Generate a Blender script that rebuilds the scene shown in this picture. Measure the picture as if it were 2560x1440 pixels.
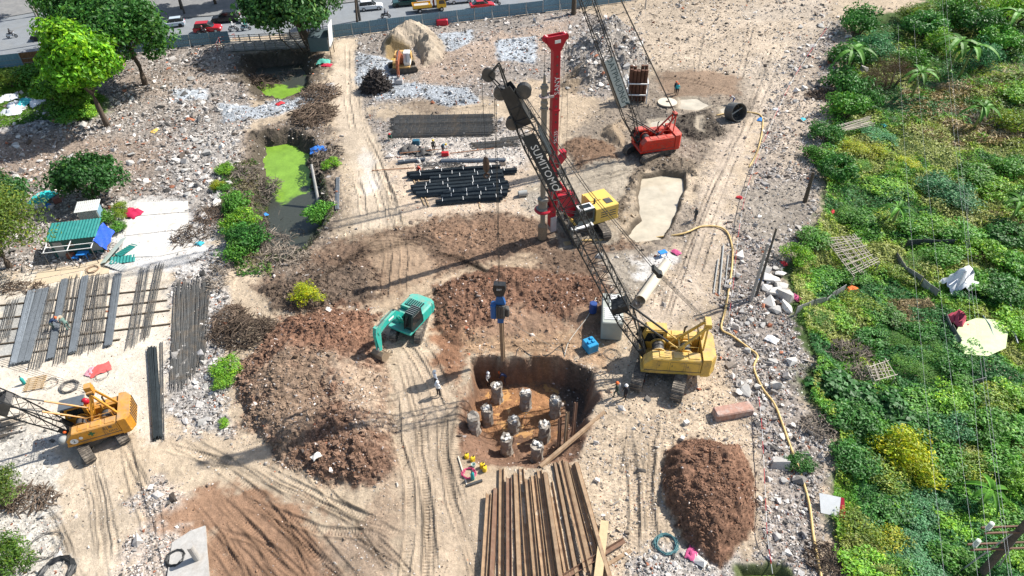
import bpy, bmesh, math, random
import numpy as np
from mathutils import Vector, Matrix

# ------------------------------------------------------------------ camera, sky, sun, exposure
for o in list(bpy.data.objects): bpy.data.objects.remove(o)
SC = bpy.context.scene
COL = SC.collection
F, PITCH, CAMH, ROLL = 1707.0, math.radians(41), 43.0, math.radians(-1.4)
_f = np.array([0, math.cos(PITCH), -math.sin(PITCH)]); _r = np.array([1., 0, 0]); _u = np.cross(_r, _f)
_R = _r*math.cos(ROLL) + _u*math.sin(ROLL); _U = -_r*math.sin(ROLL) + _u*math.cos(ROLL)
cam = bpy.data.cameras.new('camera'); camo = bpy.data.objects.new('camera', cam); COL.objects.link(camo)
cam.sensor_width = 36; cam.lens = 36*F/2560; cam.clip_start = .5; cam.clip_end = 6000
M = Matrix(((_R[0], _U[0], -_f[0], 0), (_R[1], _U[1], -_f[1], 0), (_R[2], _U[2], -_f[2], CAMH), (0, 0, 0, 1)))
camo.matrix_world = M
SC.camera = camo
SUN_EL = math.radians(46); SH = np.array([-.913, -.409]); SH /= np.linalg.norm(SH)   # direction in which shadows fall
w = bpy.data.worlds.new('World'); SC.world = w; w.use_nodes = True
nt = w.node_tree; bg = nt.nodes['Background']; sky = nt.nodes.new('ShaderNodeTexSky'); sky.sky_type = 'NISHITA'; sky.sun_disc = False
sky.sun_elevation = SUN_EL; sky.sun_rotation = math.atan2(-SH[0], -SH[1]); sky.air_density = 1.2; sky.dust_density = 1.5
nt.links.new(sky.outputs[0], bg.inputs[0]); bg.inputs[1].default_value = .095
sl = bpy.data.lights.new('sun', 'SUN'); sl.energy = 4.6; sl.angle = math.radians(.53); sl.color = (1, .96, .89)
so = bpy.data.objects.new('sun', sl); COL.objects.link(so)
_sd = Vector((SH[0]*math.cos(SUN_EL), SH[1]*math.cos(SUN_EL), -math.sin(SUN_EL)))
so.rotation_euler = _sd.to_track_quat('-Z', 'Y').to_euler(); so.location = (60, 60, 90)
SC.view_settings.view_transform = 'Standard'; SC.view_settings.look = 'None'; SC.view_settings.exposure = .74; SC.view_settings.gamma = 1

# ------------------------------------------------------------------ helpers
S = 1.39
def G0(u, v, z=0.):
    """survey coordinates of the site plan (2560 x 1440 sheet) -> point on the level z"""
    d = _f + _R*(u-1280)/F + _U*(720-v)/F
    t = (z-CAMH)/d[2]
    return np.array([d[0]*t, d[1]*t, z])
def PX(p):
    d = np.array(p, float)-np.array([0, 0, CAMH]); z = d@_f
    return 1280+F*(d@_R)/z, 720-F*(d@_U)/z

MATS = {}
def mat(name, col, rough=.8, metal=0., spec=.4, noise=0., nscale=3., bump=0., bscale=20., attr=False, dirt=None, dirt_amt=.5, dscale=1.5, sub=0., objrand=0., dust=0.):
    """procedural paint / metal / cloth with grain, dirt patches and relief"""
    if name in MATS: return MATS[name]
    m = bpy.data.materials.new(name); m.use_nodes = True; MATS[name] = m
    t = m.node_tree; N = t.nodes; Lk = t.links; b = N['Principled BSDF']
    b.inputs['Roughness'].default_value = rough; b.inputs['Metallic'].default_value = metal
    b.inputs['Specular IOR Level'].default_value = spec
    b.inputs['Base Color'].default_value = (*col, 1)
    co = N.new('ShaderNodeTexCoord'); src = None
    if attr:
        a = N.new('ShaderNodeVertexColor'); a.layer_name = 'Col'; src = a.outputs[0]
    if objrand:
        oi = N.new('ShaderNodeObjectInfo'); mr = N.new('ShaderNodeMapRange'); mr.inputs[3].default_value = 1-objrand; mr.inputs[4].default_value = 1+objrand
        Lk.new(oi.outputs['Random'], mr.inputs[0])
        mx = N.new('ShaderNodeMix'); mx.data_type = 'RGBA'; mx.blend_type = 'MULTIPLY'; mx.inputs[0].default_value = 1
        if src is None: mx.inputs[6].default_value = (*col, 1)
        else: Lk.new(src, mx.inputs[6])
        Lk.new(mr.outputs[0], mx.inputs[7]); src = mx.outputs[2]
    if noise:
        n = N.new('ShaderNodeTexNoise'); n.inputs['Scale'].default_value = nscale; n.inputs['Detail'].default_value = 6; n.inputs['Roughness'].default_value = .65
        Lk.new(co.outputs['Object'], n.inputs['Vector'])
        mr = N.new('ShaderNodeMapRange'); mr.inputs[1].default_value = .25; mr.inputs[2].default_value = .75; mr.inputs[3].default_value = 1-noise; mr.inputs[4].default_value = 1+noise
        Lk.new(n.outputs[0], mr.inputs[0])
        mx = N.new('ShaderNodeMix'); mx.data_type = 'RGBA'; mx.blend_type = 'MULTIPLY'; mx.inputs[0].default_value = 1
        if src is None: mx.inputs[6].default_value = (*col, 1)
        else: Lk.new(src, mx.inputs[6])
        Lk.new(mr.outputs[0], mx.inputs[7]); src = mx.outputs[2]
    if dirt:
        n = N.new('ShaderNodeTexNoise'); n.inputs['Scale'].default_value = dscale; n.inputs['Detail'].default_value = 8; n.inputs['Roughness'].default_value = .7
        Lk.new(co.outputs['Object'], n.inputs['Vector'])
        mr = N.new('ShaderNodeMapRange'); mr.inputs[1].default_value = .48; mr.inputs[2].default_value = .68; mr.inputs[4].default_value = dirt_amt
        Lk.new(n.outputs[0], mr.inputs[0])
        mx = N.new('ShaderNodeMix'); mx.data_type = 'RGBA'
        if src is None: mx.inputs[6].default_value = (*col, 1)
        else: Lk.new(src, mx.inputs[6])
        mx.inputs[7].default_value = (*dirt, 1); Lk.new(mr.outputs[0], mx.inputs[0]); src = mx.outputs[2]
    if dust:    # dust lying on upward faces
        g = N.new('ShaderNodeNewGeometry'); sp = N.new('ShaderNodeSeparateXYZ'); Lk.new(g.outputs['Normal'], sp.inputs[0])
        n = N.new('ShaderNodeTexNoise'); n.inputs['Scale'].default_value = 2.3; n.inputs['Detail'].default_value = 8; n.inputs['Roughness'].default_value = .7; Lk.new(co.outputs['Object'], n.inputs['Vector'])
        mr = N.new('ShaderNodeMapRange'); mr.inputs[1].default_value = .35; mr.inputs[2].default_value = .7; mr.inputs[3].default_value = .1; mr.inputs[4].default_value = 1; Lk.new(n.outputs[0], mr.inputs[0])
        m1 = N.new('ShaderNodeMath'); m1.operation = 'MULTIPLY'; m1.use_clamp = True; Lk.new(sp.outputs[2], m1.inputs[0]); Lk.new(mr.outputs[0], m1.inputs[1])
        m2 = N.new('ShaderNodeMath'); m2.operation = 'MULTIPLY'; m2.use_clamp = True; Lk.new(m1.outputs[0], m2.inputs[0]); m2.inputs[1].default_value = dust
        mx = N.new('ShaderNodeMix'); mx.data_type = 'RGBA'; mx.inputs[7].default_value = (.40, .33, .25, 1); Lk.new(m2.outputs[0], mx.inputs[0])
        if src is None: mx.inputs[6].default_value = (*col, 1)
        else: Lk.new(src, mx.inputs[6])
        src = mx.outputs[2]
    if src is not None: Lk.new(src, b.inputs['Base Color'])
    if bump:
        n = N.new('ShaderNodeTexNoise'); n.inputs['Scale'].default_value = bscale; n.inputs['Detail'].default_value = 5
        Lk.new(co.outputs['Object'], n.inputs['Vector'])
        bp = N.new('ShaderNodeBump'); bp.inputs['Strength'].default_value = bump; bp.inputs['Distance'].default_value = .05
        Lk.new(n.outputs[0], bp.inputs['Height']); Lk.new(bp.outputs[0], b.inputs['Normal'])
    return m

def V(*a): return Vector(a[0]) if len(a) == 1 else Vector(a)
def rotz(a): return Matrix.Rotation(a, 3, 'Z')
def frame(d, up=(0, 0, 1)):
    """3x3 whose X axis is d"""
    x = Vector(d).normalized(); u = Vector(up)
    y = u.cross(x)
    if y.length < 1e-4: y = Vector((0, 1, 0)).cross(x) if abs(x.y) < .9 else Vector((1, 0, 0)).cross(x)
    y.normalize(); z = x.cross(y)
    return Matrix((x, y, z)).transposed()

class MB:
    """collects shapes that make up ONE mesh"""
    def __init__(s): s.v = []; s.f = []
    def add(s, vs, fs):
        k = len(s.v); s.v += [tuple(p) for p in vs]; s.f += [tuple(i+k for i in f) for f in fs]; return s
    def box(s, c, d, R=None):
        vs = []
        for z in (-.5, .5):
            for x, y in ((-.5, -.5), (.5, -.5), (.5, .5), (-.5, .5)):
                p = Vector((x*d[0], y*d[1], z*d[2]))
                if R is not None: p = R @ p
                vs.append(p+Vector(c))
        return s.add(vs, [(3, 2, 1, 0), (4, 5, 6, 7), (0, 1, 5, 4), (1, 2, 6, 5), (2, 3, 7, 6), (3, 0, 4, 7)])
    def loft(s, rings, cap=True, closed=True):
        n = len(rings[0]); vs = [p for r in rings for p in r]; fs = []
        for i in range(len(rings)-1):
            for j in range(n if closed else n-1):
                a = i*n+j; b = i*n+(j+1) % n; fs.append((a, b, b+n, a+n))
        if cap: fs.append(tuple(reversed(range(n)))); fs.append(tuple(range((len(rings)-1)*n, len(rings)*n)))
        return s.add(vs, fs)
    def cbox(s, c, d, b=.08, R=None):
        """box with chamfered upright edges and top"""
        def ring(ix, z):
            x, y = d[0]/2-ix, d[1]/2-ix; k = b
            return [(x-k, -y, z), (x, -y+k, z), (x, y-k, z), (x-k, y, z), (-x+k, y, z), (-x, y-k, z), (-x, -y+k, z), (-x+k, -y, z)]
        rs = [ring(0, -d[2]/2), ring(0, d[2]/2-b), ring(b*.8, d[2]/2)]
        out = []
        for r in rs:
            o = []
            for p in r:
                p = Vector(p)
                if R is not None: p = R @ p
                o.append(p+Vector(c))
            out.append(o)
        return s.loft(out)
    def beam(s, a, b, w, h=None, up=(0, 0, 1)):
        a = Vector(a); b = Vector(b); h = h or w
        return s.box((a+b)/2, ((b-a).length, w, h), frame(b-a, up))
    def tube(s, a, b, r, r2=None, n=6, cap=True):
        a = Vector(a); b = Vector(b); r2 = r if r2 is None else r2; Fm = frame(b-a)
        rs = []
        for p, q in ((a, r), (b, r2)):
            rs.append([p+Fm @ Vector((0, q*math.cos(2*math.pi*k/n), q*math.sin(2*math.pi*k/n))) for k in range(n)])
        return s.loft(rs, cap)
    def path(s, pts, r, n=5, cap=True):
        pts = [Vector(p) for p in pts]; rs = []
        for i, p in enumerate(pts):
            d = pts[min(i+1, len(pts)-1)]-pts[max(i-1, 0)]
            Fm = frame(d); q = r[i] if isinstance(r, (list, tuple)) else r
            rs.append([p+Fm @ Vector((0, q*math.cos(2*math.pi*k/n), q*math.sin(2*math.pi*k/n))) for k in range(n)])
        return s.loft(rs, cap)
    def lathe(s, prof, c=(0, 0, 0), n=16, R=None, cap=True):
        rs = []
        for r, z in prof:
            o = []
            for k in range(n):
                p = Vector((r*math.cos(2*math.pi*k/n), r*math.sin(2*math.pi*k/n), z))
                if R is not None: p = R @ p
                o.append(p+Vector(c))
            rs.append(o)
        return s.loft(rs, cap)
    def prism(s, poly, t, o=(0, 0, 0), R=None):
        """poly in local XZ, thickness t along local Y (centred)"""
        rs = []
        for y in (-t/2, t/2):
            q = []
            for x, z in poly:
                p = Vector((x, y, z))
                if R is not None: p = R @ p
                q.append(p+Vector(o))
            rs.append(q)
        return s.loft(rs)
    def torus(s, c, R_, r, n=24, m=6, Rm=None, a0=0, a1=2*math.pi):
        full = abs(a1-a0-2*math.pi) < 1e-6; rs = []
        for i in range(n if full else n+1):
            a = a0+(a1-a0)*i/n; q = []
            for k in range(m):
                b = 2*math.pi*k/m; p = Vector(((R_+r*math.cos(b))*math.cos(a), (R_+r*math.cos(b))*math.sin(a), r*math.sin(b)))
                if Rm is not None: p = Rm @ p
                q.append(p+Vector(c))
            rs.append(q)
        if full: rs.append(rs[0])
        return s.loft(rs, cap=not full)
    def ball(s, c, r, n=10, m=6, sc=(1, 1, 1)):
        prof = [(max(1e-3, math.sin(math.pi*i/m)), -math.cos(math.pi*i/m)) for i in range(m+1)]
        rs = [[Vector((c[0]+r*sc[0]*q*math.cos(2*math.pi*k/n), c[1]+r*sc[1]*q*math.sin(2*math.pi*k/n), c[2]+r*sc[2]*z)) for k in range(n)] for q, z in prof]
        return s.loft(rs)
    def build(s, name, m=None, parent=None, smooth=False, loc=None, rz=0, label=None, cat=None, group=None, kind=None, colors=None, recalc=True):
        me = bpy.data.meshes.new(name); me.from_pydata(s.v, [], s.f); me.update()
        if recalc and len(s.f) < 40000:
            bm = bmesh.new(); bm.from_mesh(me); bmesh.ops.recalc_face_normals(bm, faces=bm.faces); bm.to_mesh(me); bm.free()
        if smooth: me.polygons.foreach_set('use_smooth', [True]*len(me.polygons))
        o = bpy.data.objects.new(name, me); COL.objects.link(o)
        if m is not None: me.materials.append(m if not isinstance(m, str) else MATS[m])
        if parent is not None: o.parent = parent
        if loc is not None: o.location = loc
        o.rotation_euler.z = rz
        return tag(o, label, cat, group, kind)

def tag(o, label=None, cat=None, group=None, kind=None):
    if label: o['label'] = label
    if cat: o['category'] = cat
    if group: o['group'] = group
    if kind: o['kind'] = kind
    return o
def thing(name, label, cat, loc=(0, 0, 0), rz=0., group=None):
    o = bpy.data.objects.new(name, None); o.empty_display_size = .3; COL.objects.link(o)
    o.location = loc; o.rotation_euler = (0, 0, rz)
    return tag(o, label, cat, group)
def dup(o, parent=None, loc=None, rz=None, scale=None, label=None, group=None, cat=None):
    c = o.copy(); COL.objects.link(c); c.parent = parent
    if loc is not None: c.location = loc
    if rz is not None: c.rotation_euler = (c.rotation_euler.x, c.rotation_euler.y, rz)
    if scale is not None: c.scale = scale if hasattr(scale, '__len__') else (scale,)*3
    tag(c, label, cat, group)
    for ch in list(o.children): dup(ch, c)
    return c
def text_mesh(body, size, m, name, parent, Mx, ext=.004):
    cu = bpy.data.curves.new(name, 'FONT'); cu.body = body; cu.size = size; cu.align_x = 'CENTER'; cu.align_y = 'CENTER'; cu.extrude = ext
    cu.resolution_u = 2
    t = bpy.data.objects.new('t', cu); COL.objects.link(t)
    me = bpy.data.meshes.new_from_object(t.evaluated_get(bpy.context.evaluated_depsgraph_get()))
    bpy.data.objects.remove(t); bpy.data.curves.remove(cu)
    me.materials.clear(); me.materials.append(m)
    o = bpy.data.objects.new(name, me); COL.objects.link(o); o.parent = parent; o.matrix_local = Mx
    return o

# ------------------------------------------------------------------ numpy noise
def _h(xi, yi, seed):
    with np.errstate(over='ignore'):
        n = (xi.astype(np.int64)*374761393+yi.astype(np.int64)*668265263+seed*974711) & 0xffffffff
        n = ((n ^ (n >> 13))*1274126177) & 0xffffffff
        n = (n ^ (n >> 16)) & 0xffffffff
    return n.astype(np.float64)/4294967296.*2-1
def vn(x, y, wl, seed):
    x = np.asarray(x)/wl+seed*17.31; y = np.asarray(y)/wl+seed*9.7
    xi = np.floor(x); yi = np.floor(y); fx = x-xi; fy = y-yi
    fx = fx*fx*(3-2*fx); fy = fy*fy*(3-2*fy)
    a = _h(xi, yi, seed); b = _h(xi+1, yi, seed); c = _h(xi, yi+1, seed); d = _h(xi+1, yi+1, seed)
    return (a*(1-fx)+b*fx)*(1-fy)+(c*(1-fx)+d*fx)*fy
def fbm(x, y, wl, seed, o=3):
    r = 0; a = 1; t = 0
    for k in range(o):
        r = r+a*vn(x*.8+y*.6 if k % 2 else x, y*.8-x*.6 if k % 2 else y, wl, seed+k*7); t += a; a *= .55; wl *= .47
    return r/t
def sstep(a, b, x):
    t = np.clip((x-a)/(b-a), 0, 1); return t*t*(3-2*t)
def sdpoly(P, x, y):
    d = np.full(x.shape, 1e18); ins = np.zeros(x.shape, bool); n = len(P)
    for i in range(n):
        ax, ay = P[i]; bx, by = P[(i+1) % n]; ex, ey = bx-ax, by-ay; L = ex*ex+ey*ey+1e-12
        t = np.clip(((x-ax)*ex+(y-ay)*ey)/L, 0, 1); dx = x-ax-t*ex; dy = y-ay-t*ey
        d = np.minimum(d, dx*dx+dy*dy)
        c = ((ay > y) != (by > y)) & (x < (bx-ax)*(y-ay)/(by-ay+1e-18)+ax); ins ^= c
    d = np.sqrt(d); return np.where(ins, -d, d)
def sdline(P, x, y):
    """distance to polyline and arclength"""
    d = np.full(x.shape, 1e18); s = np.zeros(x.shape); L0 = 0
    for i in range(len(P)-1):
        ax, ay = P[i]; bx, by = P[i+1]; ex, ey = bx-ax, by-ay; L = math.hypot(ex, ey)+1e-9
        t = np.clip(((x-ax)*ex+(y-ay)*ey)/(L*L), 0, 1); q = np.hypot(x-ax-t*ex, y-ay-t*ey)
        m = q < d; d = np.where(m, q, d); s = np.where(m, L0+t*L, s); L0 += L
    return d, s
# ------------------------------------------------------------------ terrain: zones of soil, rubble, mud, pits and mounds
TAN = (.44, .352, .255); PALE = (.54, .45, .35); GREY = (.27, .235, .205); MUD = (.135, .098, .072); BROWN = (.20, .112, .068)
RED = (.178, .10, .065); DKB = (.105, .066, .044); SLUR = (.37, .325, .26); GRAV = (.35, .375, .40); SAND = (.43, .355, .27)
ORNG = (.44, .22, .095); VEG = (.06, .10, .028); GRASS = (.10, .19, .03); WHITE = (.60, .575, .54)
ZONES = []
def zone(poly, col=None, blend=.8, wob=.7, rub=None, wh=None, amp=None, dz=0., slope=None, a=1., tag_=None, z=0., peak=0., wl=2.2):
    ZONES.append(dict(P=[tuple(G0(u, v, z)[:2]) for u, v in poly], col=col, blend=blend*S, wob=wob*S, rub=rub, wh=wh, amp=amp and amp*1.25, dz=dz*S, slope=slope and slope*S, a=a, tag=tag_, peak=peak, wl=wl*S))
# wide areas ---------------------------------------------------------------
zone([(-200, 130), (600, 110), (640, 250), (600, 420), (560, 560), (470, 640), (300, 660), (-200, 700)], GREY, rub=1., wh=.9, amp=.10)
zone([(-100, 330), (200, 330), (420, 380), (330, 470), (-100, 480)], (.27, .20, .15), blend=2.5, wob=2, rub=.7, wh=.5, amp=.09, a=.7)
zone([(300, 190), (560, 150), (560, 210), (330, 260)], (.27, .22, .18), blend=2, wob=2, rub=.8, wh=.6, a=.8)
zone([(840, 95), (1440, 20), (1560, 60), (1540, 240), (1330, 340), (1330, 450), (960, 470), (900, 300)], GREY, rub=.8, wh=.85, amp=.07)
zone([(1000, 130), (1440, 40), (1440, 90), (1180, 200), (1060, 200)], (.36, .27, .205), blend=2, wob=2, rub=.6, wh=.7, a=.75)
zone([(920, 270), (1300, 240), (1330, 330), (1300, 290), (930, 300)], TAN, blend=1.2, wob=1.2, rub=.2, amp=.03)
zone([(1080, 245), (1130, 235), (1120, 285), (1050, 285), (1010, 265)], (.27, .21, .155), blend=1, rub=.3, amp=.06)
zone([(1290, 210), (1420, 200), (1560, 300), (1400, 350), (1300, 330)], (.42, .33, .235), blend=1.5, wob=1.4, rub=.3, wh=.6, amp=.05)
zone([(940, 390), (1300, 360), (1350, 440), (1330, 540), (1000, 560)], (.48, .38, .285), blend=1.4, wob=1, rub=.3, wh=.8, amp=.03)
zone([(985, 335), (1310, 330), (1320, 420), (1160, 440), (960, 400)], (.47, .42, .37), blend=1, wob=1, rub=.75, wh=1, amp=.04)
# far right plateau
zone([(1570, 10), (2050, -20), (2080, 60), (2010, 160), (1860, 280), (1640, 190)], (.40, .325, .245), rub=.7, wh=.55, amp=.05, blend=2)
zone([(1850, 20), (2060, -10), (2090, 50), (1930, 300), (1850, 260)], (.43, .36, .285), rub=.65, wh=.8, amp=.04, blend=2)
zone([(1560, 60), (2000, 50), (1960, 130), (1700, 160)], (.43, .35, .265), rub=.55, wh=.5, amp=.03, blend=3, wob=3)
# haul road on the right
zone([(1930, 200), (1880, 330), (1815, 540), (1760, 800), (1600, 800), (1690, 600), (1740, 420), (1830, 260)], (.47, .385, .30), rub=.3, wh=.8, amp=.04, blend=1.6, wob=1.3)
# rubble verge on the right, near and far
zone([(2110, 40), (2070, 280), (2045, 420), (2050, 530), (1990, 640), (1960, 700), (2010, 820), (2040, 900), (2010, 1000), (2090, 1090), (2060, 1310), (2110, 1500), (1900, 1500), (1880, 1100), (1800, 950), (1790, 800), (1830, 560), (1890, 350), (2000, 120)], (.29, .25, .215), rub=1., wh=.95, amp=.11, blend=1)
zone([(1960, 200), (2060, 120), (2050, 280), (2020, 420), (1960, 430), (1920, 400)], (.40, .33, .26), rub=.7, wh=.7, amp=.07, blend=1.6)
zone([(1860, 470), (2020, 460), (2030, 560), (1930, 600), (1850, 560)], (.30, .26, .215), rub=.5, wh=.6, amp=.08, blend=1.2)
# lower middle ground
zone([(1500, 930), (1800, 900), (1880, 1100), (1900, 1500), (1480, 1500), (1460, 1170)], (.44, .35, .255), rub=.5, wh=.6, amp=.05)
zone([(1640, 1360), (1900, 1390), (2000, 1500), (1560, 1500)], (.42, .38, .34), rub=1., wh=1, amp=.08)
zone([(380, 1060), (620, 1040), (760, 1200), (1010, 1250), (1210, 1170), (1230, 1500), (300, 1500), (-50, 1500), (-50, 1150)], TAN, rub=.12, wh=.5, amp=.03, blend=1.2)
zone([(-50, 1040), (180, 1060), (210, 1200), (330, 1500), (-50, 1500)], (.49, .455, .40), rub=.5, wh=.95, amp=.04, blend=1)
zone([(260, 1260), (420, 1180), (500, 1300), (440, 1500), (280, 1500)], (.44, .37, .31), rub=.8, wh=.9, amp=.06, blend=.8)
zone([(150, 1120), (260, 1110), (330, 1300), (260, 1500), (150, 1500)], (.47, .385, .29), rub=.15, wh=.5, amp=.025, blend=.6)
zone([(440, 1290), (540, 1205), (650, 1240), (760, 1330), (860, 1500), (520, 1500), (500, 1340)], (.27, .165, .105), rub=.12, wh=.1, amp=.035, blend=.9, wob=1.2)
zone([(840, 1320), (960, 1300), (1000, 1400), (900, 1460), (820, 1400)], (.30, .22, .16), rub=.35, wh=.4, amp=.06, blend=.8, a=.8)
zone([(930, 1260), (1010, 1150), (1060, 1300), (1000, 1340)], (.37, .27, .19), rub=.3, wh=.3, amp=.05, a=.8)
# rebar yard
zone([(-60, 700), (420, 640), (445, 800), (430, 1000), (380, 1110), (180, 1060), (-60, 1060)], (.60, .53, .435), rub=.12, wh=.8, amp=.015, blend=.8, wob=.6)
zone([(20, 760), (110, 740), (80, 880), (0, 900)], (.40, .39, .36), rub=.05, amp=.01, blend=.6)
zone([(440, 640), (560, 610), (560, 900), (590, 1000), (580, 1090), (430, 1080), (420, 900)], (.38, .35, .32), rub=1., wh=1., amp=.07, blend=.6)
zone([(300, 500), (480, 490), (520, 600), (480, 670), (280, 680)], WHITE, rub=.15, wh=1., amp=.02, blend=.8)
zone([(470, 330), (620, 300), (610, 480), (560, 560), (470, 520), (420, 420)], (.33, .30, .27), rub=1., wh=1., amp=.12, blend=1.5)
# churned earth across the middle
zone([(640, 700), (770, 610), (880, 585), (1010, 556), (1240, 526), (1350, 540), (1500, 560), (1640, 640), (1560, 700), (1400, 690), (1220, 680), (960, 770), (790, 770)], (.17, .115, .08), rub=.5, wh=.06, amp=.13, blend=.8, wob=.8)
zone([(660, 720), (800, 660), (930, 670), (960, 740), (800, 780), (690, 770)], MUD, rub=.8, wh=.02, amp=.2, blend=.7, dz=.35, slope=2)
zone([(880, 590), (1010, 575), (1060, 640), (1080, 700), (960, 760), (960, 680)], (.33, .235, .16), rub=.12, wh=.1, amp=.05, blend=1.1, wob=1)
zone([(1080, 560), (1330, 545), (1340, 610), (1120, 660)], (.205, .13, .086), rub=.6, wh=.05, amp=.13, blend=1)
zone([(920, 760), (1080, 706), (1300, 640), (1340, 650), (1180, 720), (1090, 780), (1010, 800)], (.43, .325, .225), rub=.15, wh=.3, amp=.04, blend=.8, wob=.7)
zone([(1090, 720), (1240, 670), (1520, 700), (1590, 760), (1500, 800), (1380, 830), (1150, 870), (1080, 800)], RED, rub=.7, wh=.08, amp=.2, dz=.55, slope=1.6, blend=.6, tag_='m1')
zone([(1140, 855), (1310, 815), (1480, 810), (1540, 870), (1520, 930), (1300, 890), (1160, 895)], (.36, .24, .15), rub=.4, wh=.35, amp=.07, blend=.8, wob=.6)
zone([(1280, 790), (1500, 780), (1500, 830), (1200, 850)], (.28, .18, .12), rub=.3, wh=.2, amp=.08, blend=.6)
zone([(1500, 640), (1620, 620), (1660, 700), (1580, 760), (1530, 740)], (.30, .26, .21), rub=.4, wh=.6, amp=.06, blend=.8)
zone([(1590, 650), (1650, 625), (1690, 640), (1610, 690)], WHITE, rub=.3, wh=1, amp=.03, blend=.5)
# big spoil heaps
zone([(590, 940), (640, 890), (720, 800), (860, 772), (945, 785), (950, 880), (975, 950), (980, 1040), (1000, 1170), (900, 1225), (810, 1200), (690, 1140), (610, 1070), (575, 1010)], (.195, .118, .08), rub=1., wh=.06, amp=.26, dz=1.1, slope=3.0, blend=.7, tag_='m2', peak=.5, wl=3)
zone([(720, 800), (860, 765), (945, 785), (955, 880), (860, 900), (700, 900)], (.19, .105, .068), rub=.9, wh=.03, amp=.2, blend=1)
zone([(580, 1000), (690, 930), (800, 950), (800, 1100), (690, 1140), (600, 1070)], (.25, .175, .122), rub=.9, wh=.1, amp=.12, blend=1.4, wob=1.3)
zone([(850, 930), (960, 930), (985, 1090), (900, 1100)], (.36, .27, .195), rub=.6, wh=.3, amp=.1, blend=1)
zone([(990, 900), (1130, 880), (1140, 960), (1120, 1100), (1010, 1110)], (.47, .37, .27), rub=.12, wh=.4, amp=.035, blend=.8)
zone([(1075, 820), (1140, 850), (1175, 900), (1150, 1000), (1100, 920)], (.25, .135, .08), rub=.3, wh=.1, amp=.07, blend=.8)
zone([(1000, 1100), (1140, 1090), (1200, 1170), (1210, 1500), (1020, 1500)], (.46, .36, .26), rub=.15, wh=.5, amp=.035, blend=1)
zone([(1140, 1120), (1260, 1160), (1270, 1240), (1150, 1230)], (.44, .34, .24), rub=.08, amp=.02, blend=.5)
zone([(1665, 1130), (1740, 1100), (1850, 1118), (1893, 1200), (1890, 1320), (1800, 1420), (1700, 1350), (1650, 1240)], RED, rub=.8, wh=.02, amp=.22, dz=1.4, slope=1.9, blend=.35, wob=.35, tag_='m3', peak=.25)
# piling mud around the cranes
zone([(1560, 220), (1650, 180), (1860, 200), (1880, 290), (1790, 350), (1760, 440), (1700, 420), (1560, 430), (1400, 440), (1420, 340)], (.25, .205, .16), rub=.45, wh=.15, amp=.12, blend=1.2)
zone([(1640, 182), (1760, 172), (1835, 192), (1855, 240), (1790, 235), (1660, 245)], (.255, .18, .125), rub=.2, wh=.1, amp=.04, blend=.8)
zone([(1405, 350), (1480, 340), (1550, 370), (1540, 410), (1440, 430)], (.18, .115, .075), rub=.5, wh=.05, amp=.14, dz=.4, slope=2, blend=.8)
zone([(1500, 320), (1560, 300), (1560, 370), (1500, 340)], (.34, .26, .18), rub=.2, amp=.08, dz=.9, slope=1.6, blend=.7)
zone([(1690, 285), (1770, 275), (1800, 330), (1740, 350), (1680, 330)], (.085, .07, .055), rub=.6, wh=.03, amp=.2, dz=.4, slope=1.5, blend=.6)
zone([(1590, 265), (1700, 280), (1690, 310), (1600, 310)], (.13, .11, .09), rub=.5, wh=.05, amp=.14, blend=.6)
zone([(1380, 440), (1560, 405), (1600, 430), (1570, 520), (1530, 600), (1400, 620), (1390, 560)], (.34, .29, .225), rub=.15, wh=.4, amp=.06, blend=.9, wob=.8)
zone([(1590, 420), (1640, 385), (1740, 400), (1750, 470), (1720, 500), (1740, 440), (1620, 425), (1580, 480), (1560, 560), (1530, 540)], (.17, .135, .10), rub=.6, wh=.1, amp=.17, dz=.35, slope=1.2, blend=.6, wob=.4)
zone([(1650, 560), (1750, 480), (1760, 560), (1690, 620), (1600, 640)], (.26, .215, .17), rub=.5, wh=.4, amp=.1, blend=.8)
zone([(1300, 450), (1360, 440), (1390, 560), (1300, 530)], (.33, .29, .24), rub=.5, wh=.6, amp=.08, blend=.8)
# concrete haul strip
zone([(842, 100), (888, 98), (893, 215), (915, 290), (950, 360), (1010, 560), (885, 580), (875, 420), (840, 330), (826, 240)], (.50, .41, .31), rub=.04, wh=.5, amp=.02, blend=.5, wob=.35)
zone([(905, 370), (940, 400), (950, 470), (915, 480), (895, 420)], (.56, .50, .43), rub=0, amp=.01, blend=.6, wob=.5)
# gravel
for P in ([(540, 255), (640, 265), (830, 205), (835, 235), (700, 290), (560, 305)], [(1095, 85), (1180, 75), (1190, 100), (1130, 130), (1090, 120)], [(890, 130), (990, 150), (1000, 200), (920, 230), (890, 200)],
          [(960, 205), (1170, 220), (1200, 255), (1120, 265), (1050, 240), (940, 250), (930, 225)], [(430, 225), (520, 222), (520, 250), (440, 255)], [(1240, 100), (1340, 90), (1340, 160), (1240, 150)]):
    zone(P, GRAV, rub=.85, wh=.9, amp=.05, blend=.5, wob=.5, dz=.12, slope=.8)
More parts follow.
